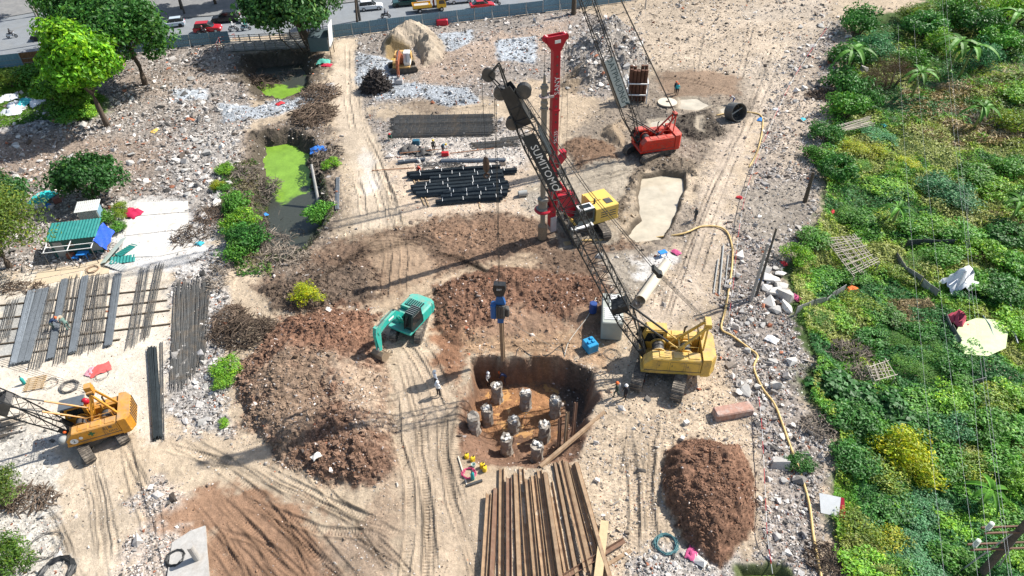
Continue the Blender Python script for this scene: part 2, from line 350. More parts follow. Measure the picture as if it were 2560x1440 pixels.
# sand heap and its hole, rubble bank
zone([(955, 140), (960, 105), (1010, 85), (1075, 82), (1105, 110), (1108, 150), (1060, 165), (1040, 120)], SAND, rub=.1, wh=.1, amp=.22, dz=2.3, slope=3.4, blend=.8, wob=.6, tag_='m4', peak=.35, wl=2.6)
zone([(962, 118), (1024, 122), (1036, 150), (1000, 160), (965, 148)], (.26, .19, .10), rub=.1, amp=.04, dz=-1.0, slope=1.1, blend=.4, wob=.3)
zone([(1405, 220), (1430, 120), (1500, 55), (1580, 70), (1620, 150), (1560, 220), (1500, 215)], (.31, .275, .24), rub=1., wh=.95, amp=.2, dz=2.2, slope=5, blend=1.2, wob=1, tag_='m5', peak=.6)
zone([(1400, 180), (1460, 170), (1470, 230), (1400, 240)], (.24, .185, .13), rub=.6, wh=.4, amp=.12, blend=1)
# ditch ----------------------------------------------------------------------
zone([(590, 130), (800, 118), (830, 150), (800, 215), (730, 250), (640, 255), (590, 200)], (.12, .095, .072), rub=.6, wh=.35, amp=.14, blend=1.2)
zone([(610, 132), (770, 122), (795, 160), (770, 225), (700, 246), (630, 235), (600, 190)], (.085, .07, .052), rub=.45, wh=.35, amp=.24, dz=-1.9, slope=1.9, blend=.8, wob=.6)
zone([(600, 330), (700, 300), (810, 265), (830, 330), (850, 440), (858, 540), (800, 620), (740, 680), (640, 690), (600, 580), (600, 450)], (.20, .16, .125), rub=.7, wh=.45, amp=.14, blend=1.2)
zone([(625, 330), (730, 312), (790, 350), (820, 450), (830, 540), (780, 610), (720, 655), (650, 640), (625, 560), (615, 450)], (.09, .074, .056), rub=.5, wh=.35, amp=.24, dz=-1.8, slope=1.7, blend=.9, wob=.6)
# the excavated pit
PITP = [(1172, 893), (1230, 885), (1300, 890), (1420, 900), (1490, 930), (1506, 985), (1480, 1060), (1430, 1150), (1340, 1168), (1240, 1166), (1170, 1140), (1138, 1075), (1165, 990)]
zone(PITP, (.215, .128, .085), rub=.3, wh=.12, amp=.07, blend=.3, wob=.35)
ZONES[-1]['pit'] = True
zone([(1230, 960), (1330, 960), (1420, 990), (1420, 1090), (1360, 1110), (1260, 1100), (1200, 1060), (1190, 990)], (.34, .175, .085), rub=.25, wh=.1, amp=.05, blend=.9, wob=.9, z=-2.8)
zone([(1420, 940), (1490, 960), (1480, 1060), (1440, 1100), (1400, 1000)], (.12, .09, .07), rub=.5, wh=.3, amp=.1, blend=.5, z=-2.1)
# ponds and puddles
zone([(1596, 432), (1660, 425), (1718, 432), (1722, 470), (1692, 540), (1664, 595), (1590, 606), (1556, 585), (1592, 540), (1588, 480)], (.14, .112, .082), rub=.1, wh=.1, amp=.05, dz=-.8, slope=.6, blend=.4, wob=.25)
for P in ([(1692, 243), (1745, 240), (1785, 262), (1750, 278), (1690, 272)], [(1790, 268), (1850, 255), (1860, 280), (1800, 290)], [(1620, 300), (1690, 290), (1680, 320), (1620, 330)], [(1390, 592), (1440, 590), (1450, 615), (1400, 622)], [(1735, 300), (1760, 295), (1755, 335), (1735, 330)], [(1370, 455), (1350, 480), (1300, 480), (1330, 460)]):
    zone(P, (.33, .28, .215), rub=.02, amp=.015, dz=-.3, slope=.8, blend=.4, wob=.25)
zone([(1835, 1405), (1960, 1400), (2010, 1470), (1840, 1470)], (.10, .12, .05), rub=.1, amp=.03, dz=-1.0, slope=.9, blend=.4, wob=.3)
# green ground
VEGP = [(2150, 40), (2110, 150), (2075, 260), (2055, 400), (2055, 520), (2005, 620), (1965, 690), (2005, 810), (2035, 900), (2015, 1000), (2095, 1085), (2070, 1300), (2120, 1500), (3000, 1500), (4200, -20), (2330, -20), (2260, 30)]
zone(VEGP, VEG, rub=.05, wh=.5, amp=.10, dz=-.7, slope=3, blend=1., wob=1.2)
zone([(2250, 190), (2560, 150), (2580, 330), (2350, 340), (2250, 280)], (.36, .29, .18), rub=.3, wh=.2, amp=.1, blend=2.5, wob=2.5, a=.8)
zone([(2490, 900), (2620, 920), (2620, 960), (2480, 930)], (.36, .31, .24), rub=.05, amp=.03, blend=.5, z=-1)
GRASSP = [(-100, 185), (140, 160), (260, 250), (230, 300), (100, 300), (-100, 340)]
zone(GRASSP, GRASS, rub=.05, wh=.6, amp=.08, blend=1., wob=1.2)
zone([(-60, 260), (60, 230), (150, 290), (110, 330), (-60, 330)], (.38, .36, .34), rub=.8, wh=1, amp=.08, blend=1)
# road corridor levelled out
ROADN = [(-700, 205), (0, 160), (120, 145), (300, 125), (580, 100), (835, 80), (1100, 45), (1440, 0), (1700, -40)]
RP = [tuple(G0(u, v)[:2]) for u, v in ROADN]

RUTS = []   # (polyline, half width, depth, colour factor, ribs)
def rut(pts, hw=.32, dep=.075, cf=1., ribs=True): RUTS.append(([tuple(G0(u, v)[:2]) for u, v in pts], hw, dep, cf, ribs))
for P in ([(985, 960), (995, 1100), (1020, 1200), (1025, 1320), (1010, 1440), (1000, 1600)], [(1105, 1010), (1110, 1150), (1130, 1260), (1165, 1360), (1200, 1460)],
          [(985, 830), (1030, 880), (1090, 980), (1110, 1050)], [(1035, 830), (1075, 890), (1125, 990)], [(1040, 1100), (1065, 1250), (1085, 1440)],
          [(700, 1090), (840, 1260), (1010, 1350)], [(590, 1250), (800, 1330), (1010, 1340)], [(600, 1200), (720, 1330), (830, 1440)], [(540, 1240), (640, 1340), (720, 1450)], [(480, 1300), (560, 1380), (600, 1450)],
          [(215, 1120), (250, 1250), (270, 1440)], [(310, 1080), (350, 1250), (400, 1440)], [(400, 1110), (540, 1150), (640, 1160)], [(640, 1160), (800, 1250), (1000, 1330)],
          [(890, 420), (905, 500), (915, 580)], [(925, 420), (950, 500), (965, 580)], [(945, 400), (985, 500), (1005, 570)], [(870, 110), (870, 250), (885, 330)],
          [(965, 590), (970, 640), (960, 760)], [(1005, 590), (1010, 650), (1005, 740)], [(1660, 690), (1640, 780)], [(1745, 560), (1700, 690), (1660, 800)], [(1790, 540), (1740, 700)], [(1880, 60), (1850, 200)], [(1760, 60), (1740, 180)],
          [(1640, 1040), (1620, 1200), (1640, 1440)], [(1560, 1050), (1540, 1200)], [(1600, 200), (1700, 195), (1840, 225)], [(1640, 215), (1740, 210), (1850, 240)], [(1450, 420), (1530, 440), (1590, 415)]):
    rut(P)
for k in range(7):   # curved dozer marks across the dark earth
    rut([(760+k*22, 740-k*22), (860+k*20, 660-k*14), (980+k*14, 620-k*5), (1120+k*10, 640+k*2), (1230, 690)], .18, .05, .8, False)
_rr = random.Random(8)
for k in range(12):   # criss-cross tyre marks in the lower left
    x0 = _rr.uniform(470, 900); y0 = _rr.uniform(1215, 1340); dx = _rr.uniform(60, 230); rut([(x0, y0), (x0+dx*.45+_rr.uniform(-20, 20), y0+90), (x0+dx, y0+_rr.uniform(170, 230))], _rr.choice((.11, .14, .24)), .045, _rr.uniform(.8, 1.08), _rr.random() < .5)
_base = [[(990, 900), (1040, 1050), (1060, 1250), (1050, 1500)], [(1110, 960), (1090, 1150), (1130, 1300), (1170, 1500)], [(640, 1160), (760, 1230), (900, 1300), (1040, 1330)], [(420, 1100), (560, 1180), (700, 1290), (860, 1480)], [(230, 1110), (260, 1270), (300, 1500)], [(330, 1080), (400, 1240), (440, 1500)],
         [(865, 110), (870, 260), (900, 380), (930, 480), (960, 590)], [(900, 330), (950, 450), (990, 570)], [(1960, 120), (1890, 300), (1810, 480), (1740, 660), (1680, 800)], [(2000, 100), (1930, 260), (1850, 430), (1790, 600)], [(1600, 60), (1720, 90), (1860, 150), (1900, 230)], [(1650, 150), (1780, 120), (1900, 60)], [(1560, 1040), (1580, 1200), (1570, 1480)], [(1660, 1010), (1640, 1100), (1625, 1400)], [(940, 790), (1060, 740), (1200, 700), (1330, 640)], [(1160, 880), (1300, 850), (1450, 850)], [(1390, 470), (1480, 440), (1570, 420)], [(930, 280), (1100, 275), (1300, 255)], [(520, 1320), (640, 1360), (780, 1480)], [(0, 1180), (120, 1300), (200, 1480)]]
for P in _base:
    for k in range(2):
        ox, oy = _rr.uniform(-45, 45), _rr.uniform(-18, 18); rut([(u+ox+_rr.uniform(-9, 9), v+oy) for u, v in P], _rr.choice((.17, .2, .3, .34)), _rr.uniform(.03, .06), _rr.uniform(.82, 1.1), _rr.random() < .6)
for k in range(5): rut([(1010, 1085+k*10), (1080, 1060+k*6), (1140, 1020+k*5)], .12, .03, .9, False)

def terr(x, y, full=True):
    """height, colour, rubble, whiteness, heap id at ground points"""
    x = np.asarray(x, float); y = np.asarray(y, float)
    h = np.zeros(x.shape); col = np.empty(x.shape+(3,)); col[...] = TAN
    rub = np.full(x.shape, .3); wh = np.full(x.shape, .6); amp = np.full(x.shape, .05); hid = np.zeros(x.shape, np.int8)
    w3 = vn(x, y, .55, 14)+.7*vn(x, y, .26, 15); w1 = fbm(x, y, 4.9, 11, 3); w2 = fbm(x, y, 1.5, 12, 2)
    for zi, Z in enumerate(ZONES):
        P = Z['P']; xs = [p[0] for p in P]; ys = [p[1] for p in P]; mg = Z['blend']+Z['wob']+1.
        m = (x > min(xs)-mg) & (x < max(xs)+mg) & (y > min(ys)-mg) & (y < max(ys)+mg)
        if not m.any(): continue
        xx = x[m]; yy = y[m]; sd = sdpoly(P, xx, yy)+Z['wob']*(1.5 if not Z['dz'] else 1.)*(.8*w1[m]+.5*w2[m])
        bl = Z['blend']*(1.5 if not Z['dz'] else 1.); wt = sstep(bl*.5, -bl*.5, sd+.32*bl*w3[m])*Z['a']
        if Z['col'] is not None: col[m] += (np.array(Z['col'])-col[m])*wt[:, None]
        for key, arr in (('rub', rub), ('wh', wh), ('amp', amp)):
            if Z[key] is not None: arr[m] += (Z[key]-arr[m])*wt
        if Z['dz']:
            t = np.clip(-sd/Z['slope'], 0, 1); prof = t*(2-t) if Z['dz'] > 0 else t*t*(3-2*t)
            hh = Z['dz']*prof*(1+Z['peak']*fbm(xx, yy, Z['wl'], 40+zi, 2)) if Z['dz'] > 0 else Z['dz']*prof
            h[m] += hh
        if Z.get('pit'):
            yc = np.mean(ys); far = sstep(yc-3.5, yc+2.8, yy); xc = np.mean(xs)
            sl = 3.6-2.85*np.maximum(far, sstep(xc+2, xc+5, xx)*.8)
            h[m] += -2.8*sstep(.1, -1, sd/sl*1.05)
        if Z['tag']:
            k = hid[m]; k[sd < -.25] = int(Z['tag'][1]); hid[m] = k
    # levelled road corridor
    d = -(sdroad(x, y)); flat = sstep(-1., 2.5, d)
    h *= 1-flat; amp = amp*(1-flat)
    if full:
        n = .55*fbm(x, y, 2.1, 21, 2)+.6*(np.abs(fbm(x, y, .8, 23, 2))*2-.55)+.35*vn(x, y, .34, 25)
        h = h+amp*n*1.25
        for P, hw, dep, cf, ribs in RUTS:
            xs = [p[0] for p in P]; ys = [p[1] for p in P]
            m = (x > min(xs)-1) & (x < max(xs)+1) & (y > min(ys)-1) & (y < max(ys)+1)
            if not m.any(): continue
            dd, s = sdline(P, x[m]+.16*w1[m]+.05*w2[m], y[m]+.16*w1[m])
            brk = np.clip(.75+.9*vn(s, s*0+len(P), 2.2, 77), 0, 1)
            lt = s.max() if len(s) else 1; brk = brk*sstep(0, 2., s)*sstep(0, 2., sum(math.hypot(P[i+1][0]-P[i][0], P[i+1][1]-P[i][1]) for i in range(len(P)-1))-s); g = sstep(hw*1.25, hw*.75, dd)*brk; ed = np.exp(-((dd-hw*1.25)/(.10))**2)*brk
            h[m] += -dep*g+dep*.9*ed+(.022*np.sin(s*2*math.pi/.23)*g if ribs else 0)
            k = (cf if not ribs else 1+.10*np.sin(s*2*math.pi/.23))
            col[m] *= (1+(k-1)*g)[:, None]*(1-.32*ed)[:, None]
    return h, col, rub, wh, hid
def sdroad(x, y):
    yr = np.interp(x, [p[0] for p in RP], [p[1] for p in RP]); return yr-y
def th(x, y, full=False): return float(terr(np.array([x]), np.array([y]), full)[0][0])
def gp(u, v, dz=0.):
    """ground point under plan coordinates, following the relief"""
    z = 0.
    for _ in range(4):
        p = G0(u, v, z); z = th(p[0], p[1])
    return Vector((p[0], p[1], z+dz))

NR, NC = 700, 760
ys = CAMH/np.tan(np.radians(np.linspace(66.5, 12.2, NR)))
ss = np.linspace(-1, 1, NC)
GX = ss[None, :]*(ys[:, None]*.62+25); GY = np.repeat(ys[:, None], NC, 1)
GX = GX+0; h, col, rub, wh, hid = terr(GX.ravel(), GY.ravel())
GZ = h.reshape(GX.shape)
# fine tone variation that belongs to the soil
tone = 1+.30*fbm(GX.ravel(), GY.ravel(), 6., 51, 4)+.20*fbm(GX.ravel(), GY.ravel(), 1.1, 52, 3)
tone = tone*(1-.10*np.clip(vn(GX.ravel(), GY.ravel(), .5, 57)*1.4, 0, 1)); col = np.clip(col*tone[:, None]*.92, 0, .8)
# apron that carries the sheet to the horizon
X2 = np.empty((NR+2, NC+2)); Y2 = np.empty_like(X2); Z2 = np.zeros_like(X2); C2 = np.zeros((NR+2, NC+2, 4)); C2[..., :3] = (.2, .18, .14)
X2[1:-1, 1:-1] = GX; Y2[1:-1, 1:-1] = GY; Z2[1:-1, 1:-1] = GZ; C2[1:-1, 1:-1, :3] = col.reshape(NR, NC, 3); C2[1:-1, 1:-1, 3] = rub.reshape(NR, NC)
X2[1:-1, 0] = -4000; X2[1:-1, -1] = 4000; Y2[1:-1, 0] = ys; Y2[1:-1, -1] = ys
X2[0, 1:-1] = GX[0]; X2[-1, 1:-1] = GX[-1]; Y2[0] = -3000; Y2[-1] = 5000; X2[[0, 0, -1, -1], [0, -1, 0, -1]] = (-4000, 4000, -4000, 4000)
ids = np.arange((NR+2)*(NC+2)).reshape(NR+2, NC+2)
quads = np.stack([ids[:-1, :-1], ids[:-1, 1:], ids[1:, 1:], ids[1:, :-1]], -1).reshape(-1, 4)
H2 = np.zeros((NR+2, NC+2), np.int8); H2[1:-1, 1:-1] = hid.reshape(NR, NC)
qid = H2[:-1, :-1].ravel()
verts = np.stack([X2, Y2, Z2], -1).reshape(-1, 3); cols = C2.reshape(-1, 4)
def raw_mesh(name, v, fc, n, colr=None, smooth=False):
    me = bpy.data.meshes.new(name); me.vertices.add(len(v)); me.vertices.foreach_set('co', v.astype(np.float32).ravel())
    me.loops.add(fc.size); me.loops.foreach_set('vertex_index', fc.astype(np.int32).ravel())
    me.polygons.add(len(fc)); me.polygons.foreach_set('loop_start', np.arange(0, fc.size, n, dtype=np.int32)); me.polygons.foreach_set('loop_total', np.full(len(fc), n, np.int32))
    me.polygons.foreach_set('use_smooth', np.full(len(fc), smooth))
    me.update(calc_edges=True)
    if colr is not None:
        a = me.color_attributes.new('Col', 'FLOAT_COLOR', 'POINT'); a.data.foreach_set('color', colr.astype(np.float32).ravel())
    return me
def raw_obj(name, v, fc, n, m, colr=None, smooth=False, **kw):
    me = raw_mesh(name, v, fc, n, colr, smooth); me.materials.append(m)
    o = bpy.data.objects.new(name, me); COL.objects.link(o); return tag(o, **kw)

def ground_material():
    m = bpy.data.materials.new('ground_soil'); m.use_nodes = True; t = m.node_tree; N = t.nodes; Lk = t.links; b = N['Principled BSDF']
    b.inputs['Roughness'].default_value = .92; b.inputs['Specular IOR Level'].default_value = .15
    a = N.new('ShaderNodeVertexColor'); a.layer_name = 'Col'; co = N.new('ShaderNodeTexCoord')
    def vor(s):
        n = N.new('ShaderNodeTexVoronoi'); n.inputs['Scale'].default_value = s; Lk.new(co.outputs['Object'], n.inputs['Vector']); return n
    def noi(s, d=6, r=.65):
        n = N.new('ShaderNodeTexNoise'); n.inputs['Scale'].default_value = s; n.inputs['Detail'].default_value = d; n.inputs['Roughness'].default_value = r
        Lk.new(co.outputs['Object'], n.inputs['Vector']); return n
    def mr(src, a0, a1, b0, b1):
        n = N.new('ShaderNodeMapRange'); n.inputs[1].default_value = a0; n.inputs[2].default_value = a1; n.inputs[3].default_value = b0; n.inputs[4].default_value = b1; Lk.new(src, n.inputs[0]); return n.outputs[0]
    def math_(op, x, y):
        n = N.new('ShaderNodeMath'); n.operation = op
        for i, q in enumerate((x, y)):
            if isinstance(q, (int, float)): n.inputs[i].default_value = q
            else: Lk.new(q, n.inputs[i])
        return n.outputs[0]
    v1 = vor(6.5); v2 = vor(2.7); n1 = noi(4); n2 = noi(17, 4)
    bw = N.new('ShaderNodeSeparateColor'); Lk.new(v1.outputs['Color'], bw.inputs[0])
    bw2 = N.new('ShaderNodeSeparateColor'); Lk.new(v2.outputs['Color'], bw2.inputs[0])
    sp = math_('MULTIPLY', mr(bw.outputs[0], 0, 1, .55, 1.5), mr(bw2.outputs[0], 0, 1, .78, 1.25))
    # stony speckle only where rubble lies
    mix = N.new('ShaderNodeMix'); mix.data_type = 'FLOAT'; Lk.new(mr(a.outputs[1], 0, 1, .0, .85), mix.inputs[0]); mix.inputs[2].default_value = 1; Lk.new(sp, mix.inputs[3])
    f2 = math_('MULTIPLY', mix.outputs[0], math_('MULTIPLY', mr(n1.outputs[0], .3, .7, .84, 1.16), mr(n2.outputs[0], .3, .7, .86, 1.14)))
    mx = N.new('ShaderNodeMix'); mx.data_type = 'RGBA'; mx.blend_type = 'MULTIPLY'; mx.inputs[0].default_value = 1
    Lk.new(a.outputs[0], mx.inputs[6]); Lk.new(f2, mx.inputs[7]); Lk.new(mx.outputs[2], b.inputs['Base Color'])
    hgt = math_('ADD', math_('MULTIPLY', n2.outputs[0], .5), math_('ADD', math_('MULTIPLY', mr(bw.outputs[1], 0, 1, 0, .5), a.outputs[1]), n1.outputs[0]))
    bp = N.new('ShaderNodeBump'); bp.inputs['Strength'].default_value = .8; bp.inputs['Distance'].default_value = .10
    Lk.new(hgt, bp.inputs['Height']); Lk.new(bp.outputs[0], b.inputs['Normal'])
    return m
MG = ground_material()
HEAPS = {1: ('earth_heap', 'low reddish earth heap in front of the black boom', 'earth heap'), 2: ('earth_heap', 'large brown clod heap beside the teal excavator', 'earth heap'),
         3: ('earth_heap', 'red-brown earth heap right of the sheet pile stack', 'earth heap'), 4: ('sand_heap', 'steep pale sand heap by the blue fence', 'sand heap'), 5: ('rubble_bank', 'pale rubble bank behind the red drilling mast', 'rubble bank')}
for k in range(6):
    q = quads[qid == k]
    if not len(q): continue
    used = np.unique(q); rem = np.zeros(len(verts), np.int32); rem[used] = np.arange(len(used))
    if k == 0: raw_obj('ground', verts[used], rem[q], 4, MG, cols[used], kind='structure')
    else: raw_obj(HEAPS[k][0], verts[used], rem[q], 4, MG, cols[used], label=HEAPS[k][1], cat=HEAPS[k][2])

# ------------------------------------------------------------------ water
def water_mat(name, col, rough=.12, var=.25, sc=.6, col2=None):
    m = mat(name, col, rough=rough, spec=.5, noise=var, nscale=sc, bump=.05, bscale=6)
    return m
def sheet(poly, z, name, m, kind=None, label=None, cat=None, sub=0):
    z *= S; P = [Vector(G0(u, v, z)) for u, v in poly]; bm = bmesh.new(); vs = [bm.verts.new(p) for p in P]; bm.faces.new(vs)
    bmesh.ops.triangulate(bm, faces=bm.faces[:]); bmesh.ops.recalc_face_normals(bm, faces=bm.faces)
    for f in bm.faces:
        if f.normal.z < 0: f.normal_flip()
    me = bpy.data.meshes.new(name); bm.to_mesh(me); bm.free(); me.materials.append(m)
    o = bpy.data.objects.new(name, me); COL.objects.link(o); return tag(o, label, cat, None, kind)
WM = water_mat('muddy_water', (.46, .405, .31), .06); WY = water_mat('yellow_water', (.42, .30, .06)); WG = water_mat('duckweed', (.22, .40, .022), .5, .3, 2.5)
WD = water_mat('dark_water', (.05, .055, .045), .1); WO = water_mat('ochre_water', (.45, .25, .10), .1); WGR = water_mat('green_water', (.12, .2, .02), .1)
WT = water_mat('tan_puddle', (.46, .33, .17), .1)
sheet([(1570, 415), (1740, 412), (1745, 480), (1710, 550), (1690, 615), (1580, 625), (1530, 600), (1570, 540), (1568, 480)], -.42, 'pond_water', WM, 'structure')
sheet([(1680, 236), (1745, 232), (1800, 262), (1755, 284), (1680, 280)], -.13, 'puddle_water', WM, 'structure')
sheet([(1785, 262), (1855, 248), (1870, 285), (1795, 297)], -.12, 'puddle_water', WM, 'structure')
sheet([(1610, 293), (1700, 284), (1690, 326), (1610, 336)], -.12, 'puddle_water', WM, 'structure')
sheet([(1730, 292), (1768, 288), (1762, 342), (1728, 336)], -.12, 'puddle_water', WM, 'structure')
sheet([(1380, 585), (1450, 583), (1460, 622), (1392, 628)], -.13, 'puddle_water', WT, 'structure')
sheet([(1380, 448), (1360, 490), (1290, 488), (1320, 452)], -.12, 'puddle_water', WM, 'structure')
sheet([(950, 108), (1035, 112), (1046, 158), (1000, 170), (952, 158)], -.55, 'puddle_water', WY, 'structure')
sheet([(1820, 1395), (1975, 1392), (2030, 1480), (1830, 1480)], -.5, 'puddle_water', WGR, 'structure')
def ditch_water(poly, z, green):
    z *= S
    P = [tuple(G0(u, v, z)[:2]) for u, v in poly]; xs = [p[0] for p in P]; ys_ = [p[1] for p in P]; nx, ny = 90, 160
    X, Y = np.meshgrid(np.linspace(min(xs), max(xs), nx), np.linspace(min(ys_), max(ys_), ny)); x, y = X.ravel(), Y.ravel()
    g = green(x, y)+1.3*fbm(x, y, 2.2, 91, 4); wgt = sstep(-.12, .12, g)[:, None]
    c = np.array([.045, .05, .04])*(1-wgt)+np.array([.17, .30, .035])*wgt*(1+.25*fbm(x, y, .8, 93, 3))[:, None]
    i = np.arange(nx*ny).reshape(ny, nx); q = np.stack([i[:-1, :-1], i[:-1, 1:], i[1:, 1:], i[1:, :-1]], -1).reshape(-1, 4)
    raw_obj('ditch_water', np.stack([x, y, np.full(x.shape, z)], -1), q, 4, mat('ditch_surface', (.1, .1, .1), rough=.3, attr=True, noise=.2, nscale=5, bump=.1), np.concatenate([c, np.ones((len(c), 1))], 1), kind='structure')
sheet([(1220, 955), (1345, 950), (1420, 990), (1410, 1100), (1260, 1120), (1200, 1060)], -2.03, 'puddle_water', WO, 'structure')
ya = G0(700, 455)[1]; yb = G0(700, 180)[1]
ditch_water([(600, 300), (810, 290), (850, 560), (780, 640), (640, 690)], -1.25, lambda x, y: (y-ya)*.22)
ditch_water([(560, 120), (820, 110), (790, 250), (620, 258)], -1.35, lambda x, y: (yb-y)*.25)

# ------------------------------------------------------------------ loose stones and clods (uncountable)
RNG = np.random.default_rng(5)
CUBE = np.array([(-1, -1, -1), (1, -1, -1), (1, 1, -1), (-1, 1, -1), (-1, -1, 1), (1, -1, 1), (1, 1, 1), (-1, 1, 1)], float)*.5
CF = np.array([(4, 5, 6, 7), (0, 1, 5, 4), (1, 2, 6, 5), (2, 3, 7, 6), (3, 0, 4, 7)])
def rotmats(n, rng):
    q = rng.normal(size=(n, 4)); q /= np.linalg.norm(q, axis=1)[:, None]; a, b, c, d = q.T
    return np.stack([np.stack([1-2*(c*c+d*d), 2*(b*c-a*d), 2*(b*d+a*c)], -1), np.stack([2*(b*c+a*d), 1-2*(b*b+d*d), 2*(c*d-a*b)], -1), np.stack([2*(b*d-a*c), 2*(c*d+a*b), 1-2*(b*b+c*c)], -1)], -2)
PROTO = []
for k in range(14):
    q = RNG.uniform(-1, 1, (8, 3)); q = q/np.maximum(np.abs(q).max(1), .35)[:, None]*RNG.uniform(.75, 1, (8, 1)); q = CUBE*1.0*RNG.uniform(.55, 1.1, (8, 1))+RNG.uniform(-.22, .22, (8, 3)) if k % 2 else q*.5
    bm = bmesh.new(); [bm.verts.new(p) for p in q]; bmesh.ops.convex_hull(bm, input=bm.verts[:]); loose = [v for v in bm.verts if not v.link_faces]; bmesh.ops.delete(bm, geom=loose, context='VERTS'); bmesh.ops.triangulate(bm, faces=bm.faces[:])
    bm.verts.index_update(); PROTO.append((np.array([v.co[:] for v in bm.verts]), np.array([[v.index for v in f.verts] for f in bm.faces]))); bm.free()
def rocks(pos, size, colr, rng, flat=.6, tilt=.5):
    """irregular stones as one vertex / triangle / colour set"""
    VV, FF, CC, off = [], [], [], 0; pick = rng.integers(0, len(PROTO), len(pos))
    for k, (pv, pf) in enumerate(PROTO):
        m = pick == k; n = int(m.sum())
        if not n: continue
        sc = np.stack([rng.uniform(.8, 1.6, n), rng.uniform(.6, 1.15, n), rng.uniform(.4, 1, n)*flat*1.5], -1)*size[m][:, None]
        v = pv[None]*sc[:, None, :]; A = rng.uniform(0, 2*np.pi, n); ax = rng.normal(0, tilt, (n, 2)); Rz, Rx, Ry = (np.zeros((n, 3, 3)) for _ in range(3))
        Rz[:, 0, 0] = np.cos(A); Rz[:, 0, 1] = -np.sin(A); Rz[:, 1, 0] = np.sin(A); Rz[:, 1, 1] = np.cos(A); Rz[:, 2, 2] = 1
        Rx[:, 0, 0] = 1; Rx[:, 1, 1] = Rx[:, 2, 2] = np.cos(ax[:, 0]); Rx[:, 2, 1] = np.sin(ax[:, 0]); Rx[:, 1, 2] = -np.sin(ax[:, 0])
        Ry[:, 1, 1] = 1; Ry[:, 0, 0] = Ry[:, 2, 2] = np.cos(ax[:, 1]); Ry[:, 0, 2] = np.sin(ax[:, 1]); Ry[:, 2, 0] = -np.sin(ax[:, 1])
        v = np.einsum('nij,nkj->nki', Rz @ Rx @ Ry, v)+pos[m][:, None, :]; nv = len(pv)
        VV.append(v.reshape(-1, 3)); FF.append((pf[None]+nv*np.arange(n)[:, None, None]).reshape(-1, 3)+off); off += n*nv
        CC.append(np.repeat(np.concatenate([colr[m], np.ones((n, 1))], 1)[:, None], nv, 1).reshape(-1, 4))
    return np.concatenate(VV), np.concatenate(FF), np.concatenate(CC)
MR = mat('stone_mix', (.4, .4, .4), rough=.9, spec=.2, attr=True, noise=.25, nscale=9, bump=.4, bscale=25)
NS = 330000
yy = CAMH/np.tan(np.radians(RNG.uniform(16, 65, NS))); xx = RNG.uniform(-1, 1, NS)*(yy*.62+23)
h0, c0, r0, w0, hd = terr(xx, yy, True)
clump = sstep(-.5, .45, fbm(xx, yy, 1.7, 61, 3))
keep = (RNG.uniform(0, 1, NS) < (.05+.95*np.clip(r0, 0, 1)**1.4)*(.2+1.1*clump)) & (sdroad(xx, yy) > 1.2) & (np.hypot(xx, yy) < 170)
keep = keep & (np.cumsum(keep) <= 88000)
xx, yy, h0, c0, w0 = xx[keep], yy[keep], h0[keep], c0[keep], w0[keep]; n = len(xx)
rk = np.clip(r0[keep], 0, 1); size = (.055+.0012*yy)*(.5+.62*rk)*(1+RNG.pareto(2.6, n)*.5); size = np.minimum(size, (.2+.42*rk)*(.55+.45*w0)+.0016*yy)
gw = np.clip(RNG.normal(.35, .17, n), .08, .74); gcol = gw[:, None]*np.array([1.02, .985, .945])
brick = RNG.uniform(0, 1, n) < .045; gcol[brick] = np.array([.36, .15, .09])*RNG.uniform(.6, 1.3, (brick.sum(), 1))
dk = RNG.uniform(0, 1, n) < .10; gcol[dk] = np.array([.12, .10, .085])*RNG.uniform(.6, 1.3, (dk.sum(), 1))
sc_ = c0*RNG.uniform(.65, 1.35, (n, 1)); isw = (RNG.uniform(0, 1, n) < w0)[:, None]
fc = np.clip(np.where(isw, gcol*.75+gcol*c0/np.maximum(c0.mean(1, keepdims=True), .05)*.25, sc_), .02, .8)
v_, f_, c_ = rocks(np.stack([xx, yy, h0+size*.12], -1), size, fc, RNG)
raw_obj('rubble_stones', v_, f_, 3, MR, c_, label='loose rubble stones and soil clods strewn over the site', cat='rubble', kind='stuff')
print('stones', n)
# ------------------------------------------------------------------ machines
def xf(mb, Mx):
    R3 = Mx.to_3x3(); T = Mx.to_translation(); mb.v = [tuple(R3 @ Vector(p)+T) for p in mb.v]; return mb
DUST = (.34, .27, .20)
M_yel = mat('crane_yellow', (.66, .42, .075), rough=.45, noise=.12, nscale=2, dirt=(.24, .17, .09), dirt_amt=.7, dscale=1.3, dust=.55)
M_ora = mat('crane_orange', (.56, .25, .02), rough=.45, noise=.15, nscale=2, dirt=(.20, .12, .06), dirt_amt=.7, dscale=1.2, dust=.55)
M_red = mat('crane_red', (.56, .025, .012), rough=.4, noise=.12, nscale=2, dirt=(.26, .09, .06), dirt_amt=.6, dscale=1.3, dust=.55)
M_mast = mat('mast_crimson', (.40, .012, .028), rough=.4, noise=.12, nscale=1.5, dirt=(.20, .06, .06), dirt_amt=.35, dscale=.8)
M_teal = mat('excavator_teal', (.02, .42, .34), rough=.4, noise=.1, nscale=2, dirt=(.17, .24, .19), dirt_amt=.6, dscale=1.8, dust=.55)
M_blk = mat('boom_black', (.018, .02, .022), rough=.5, noise=.3, nscale=3, dirt=(.10, .09, .08), dirt_amt=.3)
M_gun = mat('gunmetal', (.07, .07, .07), rough=.55, metal=.3, noise=.3, nscale=4, dirt=DUST, dirt_amt=.35)
M_trk = mat('track_steel', (.10, .085, .07), rough=.75, noise=.35, nscale=5, dirt=(.38, .32, .25), dirt_amt=.8, dscale=3)
M_gls = mat('dark_glass', (.015, .02, .022), rough=.08, spec=.6)
